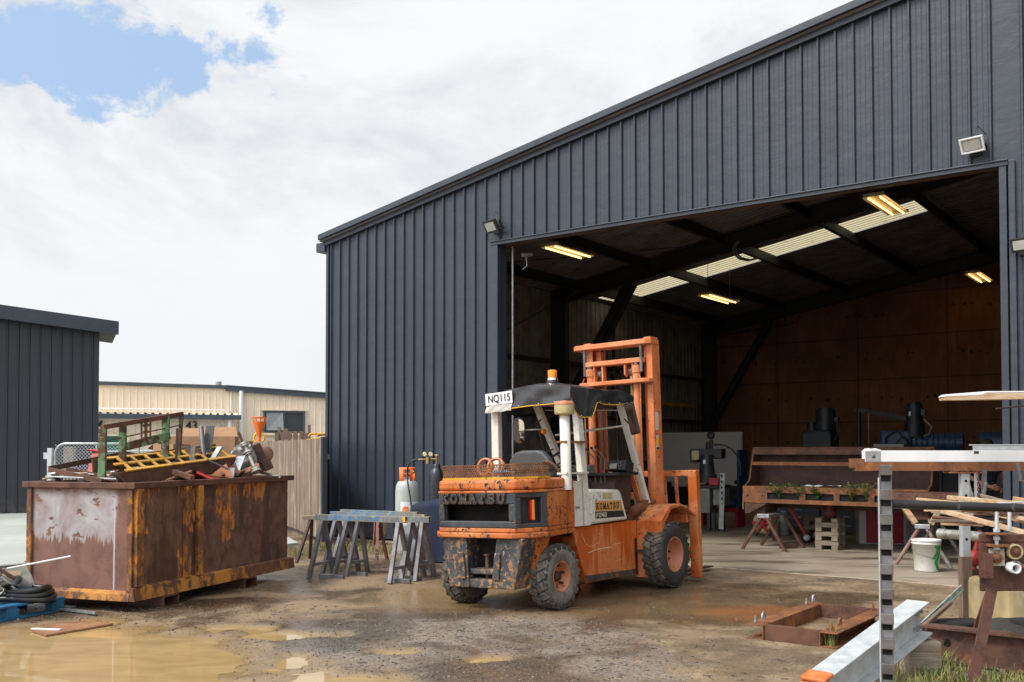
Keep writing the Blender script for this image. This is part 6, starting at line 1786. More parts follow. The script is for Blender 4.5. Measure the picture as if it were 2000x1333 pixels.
m_.tube([c + Vector((-.055, 0, .12)), c + Vector((-.02, 0, .10))] + [c + Vector((.055 * math.cos(a), .0, .055 * math.sin(a))) for a in [1.5 - i * .42 for i in range(10)]] + [c + Vector((-.10, 0, .02)), c + Vector((-.13, 0, .05))], .018, 8)
solo(m_, 'lifting_hook', M_bare, 'grey curved lifting hook hanging below the I beam end', 'hook')
m_ = MB()
for k in range(9):
    p = W(1778, 1180 + k * 7, 7.18); m_.tube([p + Vector((.011 * math.cos(a) * (1 if k % 2 else .4), .011 * math.cos(a) * (.4 if k % 2 else 1), .018 * math.sin(a))) for a in [2 * PI * i / 10 for i in range(10)]], .0035, 5, closed=True)
solo(m_, 'small_chain', M_bare, 'thin steel chain hanging at the end of the I beam', 'chain')
# sheet of glass leaning beside it
m_ = MB(); p, q = W(1775, 1245, 7.6), W(1878, 1148, 8.6); m_.bar(p, q, .012, .05); m_.bar(p + Vector((.012, .0, -.02)), q + Vector((.012, 0, -.02)), .02, .016)
solo(m_, 'edge_strip', M_tealp, 'pale teal edged strip leaning up to the rack post', 'strip')
m_ = MB(); p, q = W(1772, 1252, 7.55), W(1856, 1178, 8.2); m_.bar(p, q, .03, .03); solo(m_, 'dark_strip', M_postw, 'dark wooden strip under the teal edged one', 'strip')

# square steel frame lying on the yard
sf = thing('ground_frame', 'rusty rectangular channel frame with lifting lugs lying on the yard', 'frame', gp(1458, 1247), R(-36.5))
fw_, fl_, fh = .78, 1.50, .125
def chan(m, x0, x1, y0, y1, openx):
    t = .010
    m.bb(x0, x1, y0, y1, fh - t, fh); m.bb(x0, x1, y0, y1, 0, t)
m_ = MB()
for y in (.0, fl_ - .16): pass
# long members (channels seen end-on at the near side) and cross members
for x in (0, fw_ - .15):
    m_.bb(x, x + .15, 0, fl_, fh - .010, fh); m_.bb(x, x + .15, 0, fl_, 0, .010); xx = x + (.140 if x == 0 else 0); m_.bb(xx, xx + .010, 0, fl_, .010, fh - .010)
o = m_.build('long_channel', M_rust_o, sf, bevel=.003)
for y in (.02, fl_ - .09):
    m_ = MB(); m_.bb(.152, fw_ - .152, y, y + .012, .0, fh + .004); m_.bb(.152, fw_ - .152, y + .012, y + .06, .0, .010); m_.bb(.152, fw_ - .152, y + .012, y + .06, fh - .008, fh + .003); m_.build('cross_channel', M_rust, sf, bevel=.003)
for x, y in ((.075, .12), (.075, 1.36), (fw_ - .075, .2), (fw_ - .075, 1.36)):
    m_ = MB(); c = Vector((x + .03, y, fh + .045)); m_.tube([c + Vector((0, .030 * math.cos(a), .045 * math.sin(a))) for a in [-.4 + i * .55 for i in range(8)]], .011, 7); m_.tube([(x - .03, y - .03, fh), (x - .03, y - .03, fh + .06)], .010, 6); m_.lathe([(.017, fh + .012), (.017, fh + .024), (0, fh + .024)], 6, MX((x - .03, y - .03, 0)), smooth=False)
    m_.build('lifting_lug', M_galv if x < .3 else M_rust_o, sf)

# rusty I-beam on the ground
rI = thing('rusty_ibeam', 'heavy rusted I beam with a round hole lying on the ground', 'beam', (3.17, 7.58, .02), math.atan2(-.46, .56))
m_ = MB(); L = 2.2
m_.bb(0, L, -.075, .075, .0, .016); m_.bb(0, L, -.075, .075, .244, .26)
# web with a real hole near its end
hx, hz, hr = .155, .135, .033; n = 16
ring = [(hx + hr * math.cos(2 * PI * i / n), hz + hr * math.sin(2 * PI * i / n)) for i in range(n)]
sqr = []
for i in range(n):
    a = 2 * PI * i / n; k = 1 / max(abs(math.cos(a)), abs(math.sin(a))); sqr.append((hx + .09 * k * math.cos(a), hz + .09 * k * math.sin(a)))
for yy in (-.006, .006):
    m_.add([(x, yy, z) for x, z in ring] + [(x, yy, z) for x, z in sqr], [(i, (i + 1) % n, n + (i + 1) % n, n + i) for i in range(n)])
m_.add([(x, -.006, z) for x, z in ring] + [(x, .006, z) for x, z in ring], [(i, (i + 1) % n, n + (i + 1) % n, n + i) for i in range(n)])
m_.bb(0, hx - .09, -.006, .006, .016, .244); m_.bb(hx + .09, L, -.006, .006, .016, .244); m_.bb(hx - .09, hx + .09, -.006, .006, .016, hz - .09); m_.bb(hx - .09, hx + .09, -.006, .006, hz + .09, .244)
m_.build('beam_body', rust('pitted_rust', (.035, .018, .014), (.115, .05, .034), (.27, .11, .05), (.55, .72), 9), rI)
m_ = MB(); p, q = W(1845, 1318, 7.05), W(2060, 1352, 6.7); m_.bar(p, q, .09, .05); solo(m_, 'timber_bearer', M_oldwood, 'old timber bearer lying in the grass in front of the rusted I beam', 'timber')

# gear head on flat bar legs
gh = thing('roller_machine', 'rusty steel roller machine head on splayed flat bar legs', 'machine', (3.40, 7.0, .0))
o = gh.location
def G(px, py, Y=7.0): return at(px, py, Y) - o
a, b_ = G(1912, 1043), G(2075, 1155)
m_ = MB(); m_.bb(a.x, b_.x, -.008, .008, b_.z, a.z - .06); m_.bb(a.x, b_.x, -.012, .012, a.z - .06, a.z - .002); m_.bb(a.x + .16, b_.x, .02, .34, a.z - .085, a.z - .065); m_.bb(a.x + .22, b_.x, .335, .35, b_.z, a.z - .05)
m_.build('front_plate', M_rust_wet, gh, bevel=.006)
def gbox(name, x0, y0, x1, y1, d0, d1, mat, bevel=.003):
    p, q = G(x0, y1), G(x1, y0)
    m = MB(); m.bb(p.x, q.x, -d1, -d0, p.z, q.z); return m.build(name, mat, gh, bevel=bevel)
gbox('side_block', 1910, 1079, 1927, 1127, .012, .10, M_rust_wet)
gbox('upper_bracket', 1922, 1040, 1959, 1044, .012, .09, M_rust_o); gbox('lower_bracket', 1923, 1062, 1960, 1067, .012, .09, M_rust_o)
sqp = gbox('bearing_plate', 1929, 1071, 1957, 1105, .012, .04, paint('yellow_grey_plate', (.42, .41, .38), (.45, .40, .28), under=(.28, .12, .03), chips=(.54, .6)))
def gdisc(name, px, py, rpx, d0, d1, mat, inner=0.0, par=gh, n=24):
    c = G(px, py); r = rpx * 7.0 / 1920; ri = inner * 7.0 / 1920
    prof = [(ri, d0), (ri, d1), (r, d1), (r, d0)] if ri else [(0, d1), (r * .9, d1), (r, d1 - .004), (r, d0)]
    m = MB(); m.lathe(prof, n, Matrix.Translation((c.x, 0, c.z)) @ Euler((R(90), 0, 0)).to_matrix().to_4x4(), closed=bool(ri)); return m.build(name, mat, par)
gdisc('shaft_end', 1941, 1089, 10, .04, .065, M_rust_o, par=sqp); gdisc('shaft_tip', 1941, 1089, 5, .065, .075, M_rust, par=sqp)
gdisc('roller_rim', 1976, 1077, 15, .012, .06, M_oldyel, 11.5); gdisc('roller_end', 1976, 1077, 11.4, .012, .05, M_rust_o); gdisc('roller_nut', 1977, 1077, 6, .05, .075, M_rust)
gdisc('roller_rim', 1977, 1106, 12.5, .012, .05, M_alu, 8)
gdisc('pipe_socket', 1967, 1107, 10, .012, .13, M_white, 7.2); gdisc('socket_core', 1967, 1107, 7.0, .0, .04, M_void)
m_ = MB(); m_.tube([G(1976, 1106) + Vector((0, -.09, 0)), G(2030, 1098) + Vector((0, -.10, 0))], .017, 10); m_.build('handle_bar', M_rust, gh)
for i, (px, t0, t1) in enumerate(((1940, 996, 1071), (1976, 984, 1036))):
    m_ = MB(); m_.tube([G(px, t1) + Vector((0, -.05 + i * .08, 0)), G(px, t0) + Vector((0, -.05 + i * .08, 0))], .0135, 10)
    for py in ((1035, 1050, 1069) if i == 0 else (1034,)): m_.lathe([(0, -.012), (.024, -.012), (.024, .012), (0, .012)], 6, Matrix.Translation(G(px, py) + Vector((0, -.05 + i * .08, 0))), smooth=False)
    m_.tube([G(px - 25, t0) + Vector((0, -.05 + i * .08, 0)), G(px + 25, t0 - 2) + Vector((0, -.05 + i * .08, 0))], .008, 6)
    m_.build('screw_rod', M_galvp, gh)
for (p, q, w, nm) in ((G(1937, 1150), Vector((-.30, -.32, 0.0)), .082, 'leg'), (G(2030, 1150), Vector((.62, -.30, 0)), .08, 'leg'), (G(1985, 1150) + Vector((0, .34, 0)), Vector((.10, .62, 0)), .06, 'leg'), (G(2050, 1150) + Vector((0, .34, 0)), Vector((.75, .6, 0)), .06, 'leg')):
    m_ = MB(); m_.bar(p, q, w, .012, up=(0, 1, 0)); m_.build(nm, M_rust_wet if w > .07 else M_rust_o, gh, bevel=.002)

# loose timber battens over the rack
for i, (p, q, w, h, lb) in enumerate((
    ((1852, 985, 8.3), (2090, 1030, 7.6), .07, .03, 'long pale batten with its square end highest at the left of the pile'),
    ((1851, 972, 8.6), (2080, 992, 8.0), .06, .035, 'pale batten end lying just above the black pipe'),
    ((1790, 975, 8.5), (1935, 988, 8.2), .06, .02, 'thin batten reaching furthest left behind the notched post'),
    ((1840, 998, 8.0), (2080, 1062, 7.4), .075, .034, 'front pale batten slanting down to the right under the black pipe'),
    ((1928, 1000, 8.2), (2080, 1040, 7.7), .05, .03, 'orange toned batten between the front ones'),
    ((1978, 975, 8.4), (2090, 990, 8.2), .07, .04, 'pale batten end at the right edge above the black pipe'),
    ((1915, 968, 8.5), (2040, 1000, 8.3), .05, .03, 'grey batten crossing behind the chain'))):
    m_ = MB(); m_.bar(at(*p), at(*q), w, h); solo(m_, 'timber_batten', M_pine if i != 6 else M_oldwood, lb, 'batten', 'battens piled on the rack', bevel=.003)
m_ = MB(); m_.bb(3.95, 5.6, 7.75, 7.84, .90, .985); m_.bb(5.3, 5.4, 7.75, 7.84, 0, .9); m_.bb(4.35, 4.43, 7.80, 7.88, 0, .9); solo(m_, 'timber_rail', M_postw, 'brown timber rail carrying the battens behind the machine', 'timber', bevel=.004)
m_ = MB(); m_.tube([W(1926, 942, 8.55), W(1922, 965, 8.55)], .016, 8, smooth=False); m_.bar(W(1923, 917, 8.6), W(1921, 963, 8.6), .035, .02, up=(0, 1, 0)); m_.bar(W(1912, 966, 8.6), W(1948, 976, 8.6), .04, .02); solo(m_, 'clamp', M_bare, 'grey clamp with an upright handle standing beside the rack post', 'clamp')
m_ = MB(); m_.bar(W(1988, 905, 8.3), W(1993, 937, 8.3), .025, .015, up=(0, 1, 0)); m_.tube([W(1990, 938, 8.3), W(2010, 945, 8.3)], .012, 6); solo(m_, 'clamp', M_bare, 'grey handled clamp at the right edge in front of the beams', 'clamp')
m_ = MB()
for k in range(13):
    p = W(1911, 920 + k * 5.2, 8.72); m_.tube([p + Vector((.012 * math.cos(a) * (1 if k % 2 else .35), .012 * math.cos(a) * (.35 if k % 2 else 1), .017 * math.sin(a))) for a in [2 * PI * i / 10 for i in range(10)]], .004, 5, closed=True)
solo(m_, 'rusty_chain', M_rust, 'rusty chain hanging from the top of the drilled rack post', 'chain')
m_ = MB(); m_.bar(W(1907, 925, 8.95), W(1907, 1000, 8.95), .03, .02, up=(0, 1, 0)); solo(m_, 'white_strip', M_white, 'narrow white upright strip behind the rusty chain', 'strip')
m_ = MB(); m_.bar(W(1892, 945, 8.95), W(1902, 985, 8.95), .02, .015, up=(0, 1, 0)); solo(m_, 'grey_strip', M_galvp, 'short slanting grey strip beside the drilled post', 'strip')
# red pump, yellow tub, tyre, hose
rp = thing('red_pump', 'red painted hand pump casting behind the rack post', 'pump', W(1902, 1108, 9.05)); rp.scale = (.8, .8, .8)
m_ = MB(); m_.lathe([(0, -.10), (.06, -.10), (.085, -.06), (.09, .05), (.06, .09), (0, .10)], 16, MX((0, 0, .10), (R(80), 0, R(20)))); m_.tube([(.02, 0, .15), (.07, -.02, .42)], [.04, .022], 10); m_.tube([(0, 0, .02), (0, 0, -.3)], .03, 8); m_.build('pump_body', M_redpaint, rp)
m_ = MB(); m_.bb(-.05, .05, -.05, .05, -rp.location.z / .8, -.02); m_.build('pump_stand', M_rust_d, rp)
tub = thing('plastic_tub', 'yellowed white plastic drum tank behind the machine legs', 'tank', (4.40, 8.25, 0))
m_ = MB(); m_.bb(-.42, .6, -.3, .4, .02, .52); m_.build('tub_body', M_oldyel, tub, bevel=.05, seg=3)
m_ = MB(); m_.bb(-.35, .1, -.28, .3, .521, .72); m_.build('upper_case', M_white, tub, bevel=.03)
m_ = MB(); m_.tube([W(1911, 1128, 8.98), W(1905, 1150, 8.97), W(1896, 1175, 8.96), W(1893, 1195, 8.96)], .02, 8); solo(m_, 'yellow_hose', M_oldyel, 'curved yellowed plastic hose behind the rack post', 'hose')
m_ = MB(); m_.tube([W(1835, 1043, 9.4), W(1875, 1045, 9.2), W(1920, 1050, 9.0)], [.04, .045, .05], 12); m_.tube([W(1834, 1043, 9.4), W(1848, 1043.6, 9.34)], .05, 12); solo(m_, 'fitting_pipe', M_alu, 'pale pipe with a thick collar left of the rack post', 'pipe')
ty = thing('tractor_tyre', 'large dark lugged tractor tyre lying behind the machine legs', 'tyre', (4.15, 7.68, .0), R(-20))
m_ = MB(); m_.lathe([(.24, .06), (.27, .02), (.42, .03), (.47, .07), (.48, .13), (.47, .20), (.42, .25), (.27, .27), (.24, .23)], 36, closed=True); m_.build('tyre_body', M_rubber_blk, ty)
m_ = MB()
for k in range(18):
    for sg in (-1, 1):
        a = 2 * PI * (k + (.5 if sg > 0 else 0)) / 18; m_.box((0, 0, 0), (.035, .06, .15), M=Matrix.Rotation(a, 4, 'Z') @ Matrix.Translation((.478, 0, .13 + sg * .055)) @ Matrix.Rotation(sg * R(42), 4, 'X'))
m_.build('tread', M_rubber, ty, bevel=.004)
m_ = MB(); m_.bb(-.25, .25, -.12, .12, 0, .22); o = m_.build('black_crate', M_blk, None, bevel=.03, loc=(3.62, 8.1, 0), rot=(0, 0, R(10))); tag(o, 'low black plastic crate in the shade left of the tyre', 'crate')
# white bucket on the slab edge
bk = thing('bucket', 'white plastic bucket with a green swoosh standing before the trestle', 'bucket', (5.47, 13.02, SLAB))
m_ = MB(); m_.lathe([(0, .004), (.145, .004), (.150, .02), (.176, .36), (.186, .36), (.188, .375), (.182, .378), (.182, .395), (.19, .398), (.19, .42), (.176, .422), (.145, .03), (0, .03)], 36); m_.build('pail', M_bucket, bk)
m_ = MB()
def onb(u, z): 
    r = .150 + (z - .02) * .0765 + .0015; a = R(-90) + u / .165; return (r * math.cos(a), r * math.sin(a), z)
def swoosh(pts):
    k = 8; n = len(pts)
    m_.add([onb(u0 + (u1 - u0) * j / k, z) for z, u0, u1 in pts for j in range(k + 1)], [(i * (k + 1) + j, i * (k + 1) + j + 1, (i + 1) * (k + 1) + j + 1, (i + 1) * (k + 1) + j) for i in range(n - 1) for j in range(k)])
swoosh([(.345, .03, .14), (.29, .07, .135), (.25, .055, .11), (.20, .02, .075), (.17, .01, .04)])
swoosh([(.28, .142, .155), (.22, .10, .14), (.17, .05, .11), (.13, .035, .095), (.09, .055, .12), (.05, .08, .135), (.03, .085, .13)])
m_.build('green_swoosh', M_bgreen, bk, recalc=False)
m_ = MB(); m_.tube([(-.188, 0, .37), (-.21, -.05, .30), (-.16, -.13, .235), (0, -.178, .19), (.15, -.13, .26), (.19, 0, .37)], .003, 5); m_.build('handle', M_bare, bk)

# ------------------------------------------------------------------ grass, weeds, stones
def grass(name, spots, n, hmin, hmax, label, seed, dry=.35):
    rnd = random.Random(seed)
    m1, m2 = MB(), MB()
    for k in range(n):
        cx, cy, r = rnd.choice(spots)
        a, q = rnd.uniform(0, 2 * PI), r * rnd.random() ** .6
        x, y = cx + q * math.cos(a), cy + q * math.sin(a)
        h = rnd.uniform(hmin, hmax); az = rnd.uniform(0, 2 * PI); lean = rnd.uniform(.1, .9) * h
        w = rnd.uniform(.0018, .0045); m = m2 if rnd.random() < dry else m1
        sx, sy = -math.sin(az) * w, math.cos(az) * w
        z0 = -.01; pts = []
        for f in (0, .4, .75, 1):
            pts.append((x + math.cos(az) * lean * f * f, y + math.sin(az) * lean * f * f, z0 + h * (f - .25 * f * f * (lean / h))))
        vs = []
        for p, k_ in zip(pts, (1, .9, .6, .05)): vs += [(p[0] - sx * k_, p[1] - sy * k_, p[2]), (p[0] + sx * k_, p[1] + sy * k_, p[2])]
        m.add(vs, [(0, 1, 3, 2), (2, 3, 5, 4), (4, 5, 7, 6)])
    a = m1.build(name, M_grass, recalc=False); tag(a, label, 'grass', kind='stuff')
    if m2.v: b = m2.build('dry_' + name, M_dry, recalc=False); tag(b, 'dry straw coloured blades among the ' + label, 'dry grass', kind='stuff')
sp = [(2.75, 6.55, .22), (3.0, 6.7, .3), (3.3, 6.75, .3), (3.05, 7.15, .25), (2.9, 7.0, .2), (3.5, 6.6, .3), (3.7, 6.5, .35), (2.55, 6.5, .18)]
grass('grass', sp, 2800, .03, .17, 'green grass growing round the steel stock at the lower right', 3, .45)
grass('grass', [(3.30, 7.72, .06), (3.22, 7.4, .1), (2.62, 8.12, .05), (3.9, 7.3, .2)], 160, .08, .22, 'tufts of grass beside the rusted I beam', 9, .2)
grass('weeds', [(-3.1, 15.9, .28), (-2.7, 15.6, .25), (-2.2, 15.3, .3), (-1.9, 15.4, .3), (-3.3, 15.2, .2), (-2.4, 16.0, .3), (-1.4, 15.9, .2)], 900, .05, .22, 'low weeds along the foot of the shed wall', 5, .45)
def plant(name, loc, h, n, label, mat, cat='weed', spread=.5, seed=1, leaf=.03, group=None):
    o = thing(name, label, cat, loc, 0, group); rnd = random.Random(seed)
    st, lf = MB(), MB()
    for k in range(n):
        az = rnd.uniform(0, 2 * PI); L = h * rnd.uniform(.6, 1); r = spread * h * rnd.uniform(.2, 1)
        pts = [Vector((math.cos(az) * r * f * f, math.sin(az) * r * f * f, L * (f - .15 * f * f))) for f in (0, .35, .7, 1)]
        st.tube(pts, [.003, .0025, .002, .001], 4)
        for q in range(14):
            f = rnd.uniform(.15, 1); i = min(2, int(f * 3)); p = pts[i].lerp(pts[i + 1], min(1, f * 3 - i))
            a, b = rnd.uniform(0, 2 * PI), rnd.uniform(-.5, .7)
            d = Vector((math.cos(a) * math.cos(b), math.sin(a) * math.cos(b), math.sin(b))) * leaf * rnd.uniform(.6, 1.4)
            s = d.cross(Vector((0, 0, 1))).normalized() * leaf * .28
            lf.add([p, p + d * .5 + s, p + d, p + d * .5 - s], [(0, 1, 2, 3)])
    st.build('stem', mat, o, recalc=False); lf.build('leaf', mat, o, recalc=False)
    return o
plant('tall_weed', (-2.05, 15.75, 0), .78, 7, 'tall dry seeding weed against the dark shed wall', M_dry, spread=.16, seed=4, leaf=.022)
def m_stone():
    m, t, b = newmat('yard_stone')
    v = wcoord(t); c = t.vor(v, 18).outputs['Color']; x = t.sep(c)[0]
    t.set(b.inputs['Base Color'], t.mix(x, (.045, .038, .032), (.20, .175, .15))); b.inputs['Roughness'].default_value = .8
    return m
def stones(name, n, fn, smin, smax, label, seed):
    rnd = random.Random(seed); m = MB()
    base = [(0, 0, 1), (.9, 0, .1), (.3, .85, 0), (-.75, .5, .1), (-.7, -.55, 0), (.3, -.85, .1), (0, 0, -.7)]
    fs = [(0, 1, 2), (0, 2, 3), (0, 3, 4), (0, 4, 5), (0, 5, 1), (6, 2, 1), (6, 3, 2), (6, 4, 3), (6, 5, 4), (6, 1, 5)]
    k = 0
    while k < n:
        x, y = fn(rnd)
        z = ground_z(x, y)
        k += 1
        if z < WATER_Z + .004: continue
        s = smin + (smax - smin) * rnd.random() ** 4
        Mx = Matrix.Translation((x, y, z + s * .15)) @ Euler((rnd.uniform(-.4, .4), rnd.uniform(-.4, .4), rnd.uniform(0, 6))).to_matrix().to_4x4() @ Matrix.Diagonal((s, s * rnd.uniform(.6, 1), s * rnd.uniform(.4, .8), 1))
        m.add([Vector(p) * rnd.uniform(.8, 1.15) for p in base], fs, M=Mx)
    o = m.build(name, m_stone(), recalc=False); tag(o, label, 'gravel', kind='stuff')
def fan(rnd):
    while True:
        x, y = rnd.uniform(-3.2, 2.6), rnd.uniform(6.3, 10.4)
        d = ((x + .35) / 1.9) ** 2 + ((y - 7.9) / 1.9) ** 2
        if rnd.random() < max(.06, 1.1 - d * .8): return x, y
stones('gravel', 8000, fan, .003, .015, 'loose grey gravel and crumbs scattered over the wet yard', 21)
stones('gravel', 1600, lambda r: (r.uniform(-5, 4.5), r.uniform(6.2, 13.5)), .004, .016, 'sparse stones and crumbs over the rest of the yard', 22)
stones('gravel', 1800, lambda r: (-3.6 + r.gauss(0, .9), 9.6 + r.gauss(0, .5)), .004, .018, 'dark grit lying round the foot of the scrap bin', 23)

rnd = random.Random(31)
for k in range(16):      # more small steel and timber lying over the rack
    px, py, Y = rnd.uniform(1860, 1990), rnd.uniform(988, 1040), rnd.uniform(7.7, 8.7)
    c = at(px, py, Y); L = rnd.uniform(.25, .8); a, e = rnd.uniform(-.9, .4), rnd.uniform(-.12, .12)
    d = Vector((math.cos(a) * math.cos(e), math.sin(a) * math.cos(e), math.sin(e))) * L / 2
    m_ = MB(); 
    if k % 3 == 0: m_.tube([c - d, c + d], rnd.uniform(.008, .018), 8)
    elif k % 3 == 1: m_.bar(c - d, c + d, .045, .006); m_.bar(c - d + Vector((0, .02, .02)), c + d + Vector((0, .02, .02)), .006, .04)
    else: m_.bar(c - d, c + d, rnd.uniform(.03, .06), rnd.uniform(.012, .03))
    solo(m_, 'rack_offcut', rnd.choice([M_rust, M_rust_d, M_bare, M_pine, M_oldwood, M_rust_o]), 'short steel or timber offcut lying among the battens on the rack', 'scrap', 'offcuts among the battens on the rack', bevel=.002)
for k in range(10):      # scraps in the grass
    px, py = rnd.uniform(1750, 1990), rnd.uniform(1285, 1330); c = gp(px, py, .02); L = rnd.uniform(.08, .3); a = rnd.uniform(0, 3)
    d = Vector((math.cos(a), math.sin(a), rnd.uniform(-.1, .1))) * L / 2
    m_ = MB(); m_.bar(c - d, c + d, rnd.uniform(.015, .05), .012)
    solo(m_, 'grass_scrap', rnd.choice([M_rust, M_rust_d, M_oldwood, M_postw]), 'small rusty or wooden scrap lying in the grass by the rusted I beam', 'scrap', 'scraps in the grass', bevel=.002)
# ------------------------------------------------------------------ inside the shed
def shd(t, s, z=0): return sh(t, s, z + SLAB)
# long rusted hopper with weeds, standing on two trestles
HOP = shd(6.98, 3.0, 0)
hp_ = thing('rusty_hopper', 'long open rusty steel hopper with slotted front rail standing on trestles', 'hopper', HOP, SHED_RZ)
HL = 2.90
prof = [(.36, 1.62), (.12, 1.62), (.10, 1.55), (.02, 1.37), (-.06, 1.10), (-.26, 1.0), (-.28, .74), (-.06, .60), (.36, .60)]
for x in (0, HL - .03):
    m_ = MB(); m_.prism(prof, x, x + .03, 'x'); m_.build('end_plate', M_rust, hp_, bevel=.004)
m_ = MB(); m_.bb(.031, HL - .031, .34, .355, .62, 1.52); m_.build('back_plate', M_rust_d, hp_)
m_ = MB(); m_.bb(-.005, HL, .10, .37, 1.625, 1.645); m_.bb(.031, HL - .031, .085, .105, 1.52, 1.622); m_.build('top_channel', M_rust, hp_, bevel=.004)
m_ = MB(); m_.bb(.031, HL - .031, -.02, .05, 1.385, 1.40); m_.bb(.031, HL - .031, -.022, -.010, 1.345, 1.384); m_.build('middle_angle', M_rust_o, hp_)
m_ = MB(); m_.bb(.031, HL - .031, -.25, .33, .985, 1.0); m_.build('shelf', M_rust, hp_)
m_ = MB(); m_.bb(-.0, HL, -.305, -.285, .905, 1.005); m_.bb(.0, HL, -.305, -.285, .735, .80)
for x, w in ((.0, .42), (.95, .10), (1.5, .09), (2.02, .10), (2.42, .48)): m_.bb(x, x + w, -.303, -.284, .80, .905)
m_.build('slotted_rail', M_rust_o, hp_, bevel=.003)
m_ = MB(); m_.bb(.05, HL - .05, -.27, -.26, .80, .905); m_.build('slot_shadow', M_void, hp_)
m_ = MB(); m_.prism([(.03, .735), (.42, .735), (.10, .56), (.03, .56)], -.29, -.275, 'y'); m_.build('gusset', M_rust, hp_)
for x in (.02, HL - .34): MB().bb(x, x + .32, -.20, .3, .56, .72).build('foot_box', M_rust, hp_)
m_ = MB(); m_.bb(-.012, -.002, -.28, -.26, .62, .86); m_.build('yellow_edge', M_yellow, hp_)
m_ = MB()
for x in (.08, .34, 2.5, 2.82): m_.lathe([(0, .012), (.016, .012), (.018, 0)], 6, MX((x, -.305, .86), (R(90), 0, 0)), smooth=False)
m_.build('bolt_head', M_rust_d, hp_)
m_ = MB(); vs = []
for i in range(14): vs += [(.95 + i * .05, -.18, 1.004 + .02 * abs(math.sin(i * 1.3)) + (.02 if i > 6 else .0)), (.97 + i * .05, -.02, 1.01 + .03 * abs(math.sin(i * .9 + 1)))]
m_.add(vs, [(2 * i, 2 * i + 1, 2 * i + 3, 2 * i + 2) for i in range(13)]); o = m_.build('plastic_wrap', M_white, None, loc=HOP, rot=(0, 0, SHED_RZ), recalc=False); tag(o, 'crumpled clear white plastic lying on the hopper shelf', 'plastic')
for i, (x, h, n, mat, lb) in enumerate(((.62, .30, 18, M_leaf, 'bright green weed growing from the first slot of the hopper rail'), (.95, .28, 16, M_leaf, 'bright green weed growing near the middle left of the hopper rail'), (1.25, .26, 16, M_leaf, 'bright green weed spreading along the second slot of the hopper'), (1.78, .36, 20, M_grass, 'tallest dusty weed on the hopper rail left of the notched post'), (2.0, .32, 16, M_grass, 'dusty green weed beside the tallest one on the hopper'), (2.5, .16, 7, M_leaf, 'small green weed right of the notched post on the hopper'))):
    plant('weed', hp_.matrix_basis @ Vector((x, -.29, .82)), h, n, lb, mat, spread=.9, seed=20 + i, leaf=.045, group='weeds growing on the rusty hopper')

def stand(t, s, label, mat, h=.575, w=.72, dep=.8, tubes=False):
    o = thing('work_stand', label, 'stand', shd(t, s), SHED_RZ, 'splay legged stands under the hopper')
    m = MB(); m.bb(-.07, .07, -dep / 2, dep / 2, h - .05, h - .01); m.bb(-.10, .10, -dep / 2 - .005, -dep / 2 + .07, h - .06, h - .001); m.build('top_bar', M_galv, o, bevel=.004)
    for y in (-dep / 2 + .03, dep / 2 - .03):
        for sx in (-1, 1):
            m = MB(); p, q = (sx * .05, y, h - .055), (sx * w / 2, y - (.02 if y < 0 else -.02), .0)
            m.tube([p, q], .027, 10) if tubes else m.bar(p, q, .045, .045, up=(0, 1, 0))
            m.build('leg', mat if sx < 0 or not tubes else M_tealtube, o, bevel=0 if tubes else .003)
    return o
M_tealtube = paint('teal_scuffed_tube', (.22, .30, .27), (.34, .30, .26), under=(.2, .1, .07), chips=(.52, .6))
stand(7.47, 2.75, 'brown splay legged stand under the left end of the hopper', M_rust)
stand(10.05, 2.1, 'scuffed teal and red splay legged stand behind the white bucket', paint('red_scuffed_tube', (.30, .16, .14), (.34, .28, .24), under=(.15, .1, .08), chips=(.5, .6)), tubes=True, dep=.9)
m_ = MB(); m_.bar(shd(9.95, 1.7, .58), shd(9.75, 1.75, .85), .07, .05, up=(0, 1, 0)); m_.bar(shd(10.15, 1.7, .58), shd(10.30, 1.75, .86), .06, .05, up=(0, 1, 0)); solo(m_, 'prop_timber', M_pine, 'pair of short timber props standing on the teal and red stand', 'timber')
m_ = MB(); m_.bb(-.62, .5, -.35, .35, .86, 1.0); o = m_.build('steel_tray', M_rust, None, loc=shd(10.2, 2.0), rot=(0, 0, SHED_RZ), bevel=.01); tag(o, 'brown steel tray resting on the timber props by the right jamb', 'tray')
# fallen bracket and floor bits
m_ = MB(); p = gp(1526, 1073); m_.bb(p.x - .02, p.x + .25, p.y - .04, p.y + .04, SLAB, .09); solo(m_, 'hinge_bracket', M_rust_d, 'small dark hinge bracket lying on the slab by the brown stand', 'bracket')
m_ = MB(); m_.bar(at(1509, 985, 17.6), at(1517, 1072, 17.2), .09, .07, up=(0, 1, 0)); solo(m_, 'steel_post', M_rust, 'brown square steel post standing under the hopper', 'post')

# whiteboard sheet at the left
wb = thing('white_sheet', 'large dull white sheet standing behind the drill press', 'sheet', shd(1.0, 11.0, .35), SHED_RZ)
m_ = MB(); m_.bb(-.05, 2.38, 0, .03, .27, 1.70); m_.build('panel', M_board, wb, bevel=.02)
m_ = MB(); m_.bb(2.355, 2.378, -.004, -.001, .3, 1.65); m_.build('edge_strip', M_greymach, wb)
m_ = MB(); m_.bb(.1, 2.2, .05, .5, -.35, .26); m_.build('base_box', M_darkmach, wb)
MB().lathe([(0, .004), (.05, .004), (.05, 0)], 16, MX((2.20, -.003, .42), (R(90), 0, 0))).build('round_hole', M_void, wb)
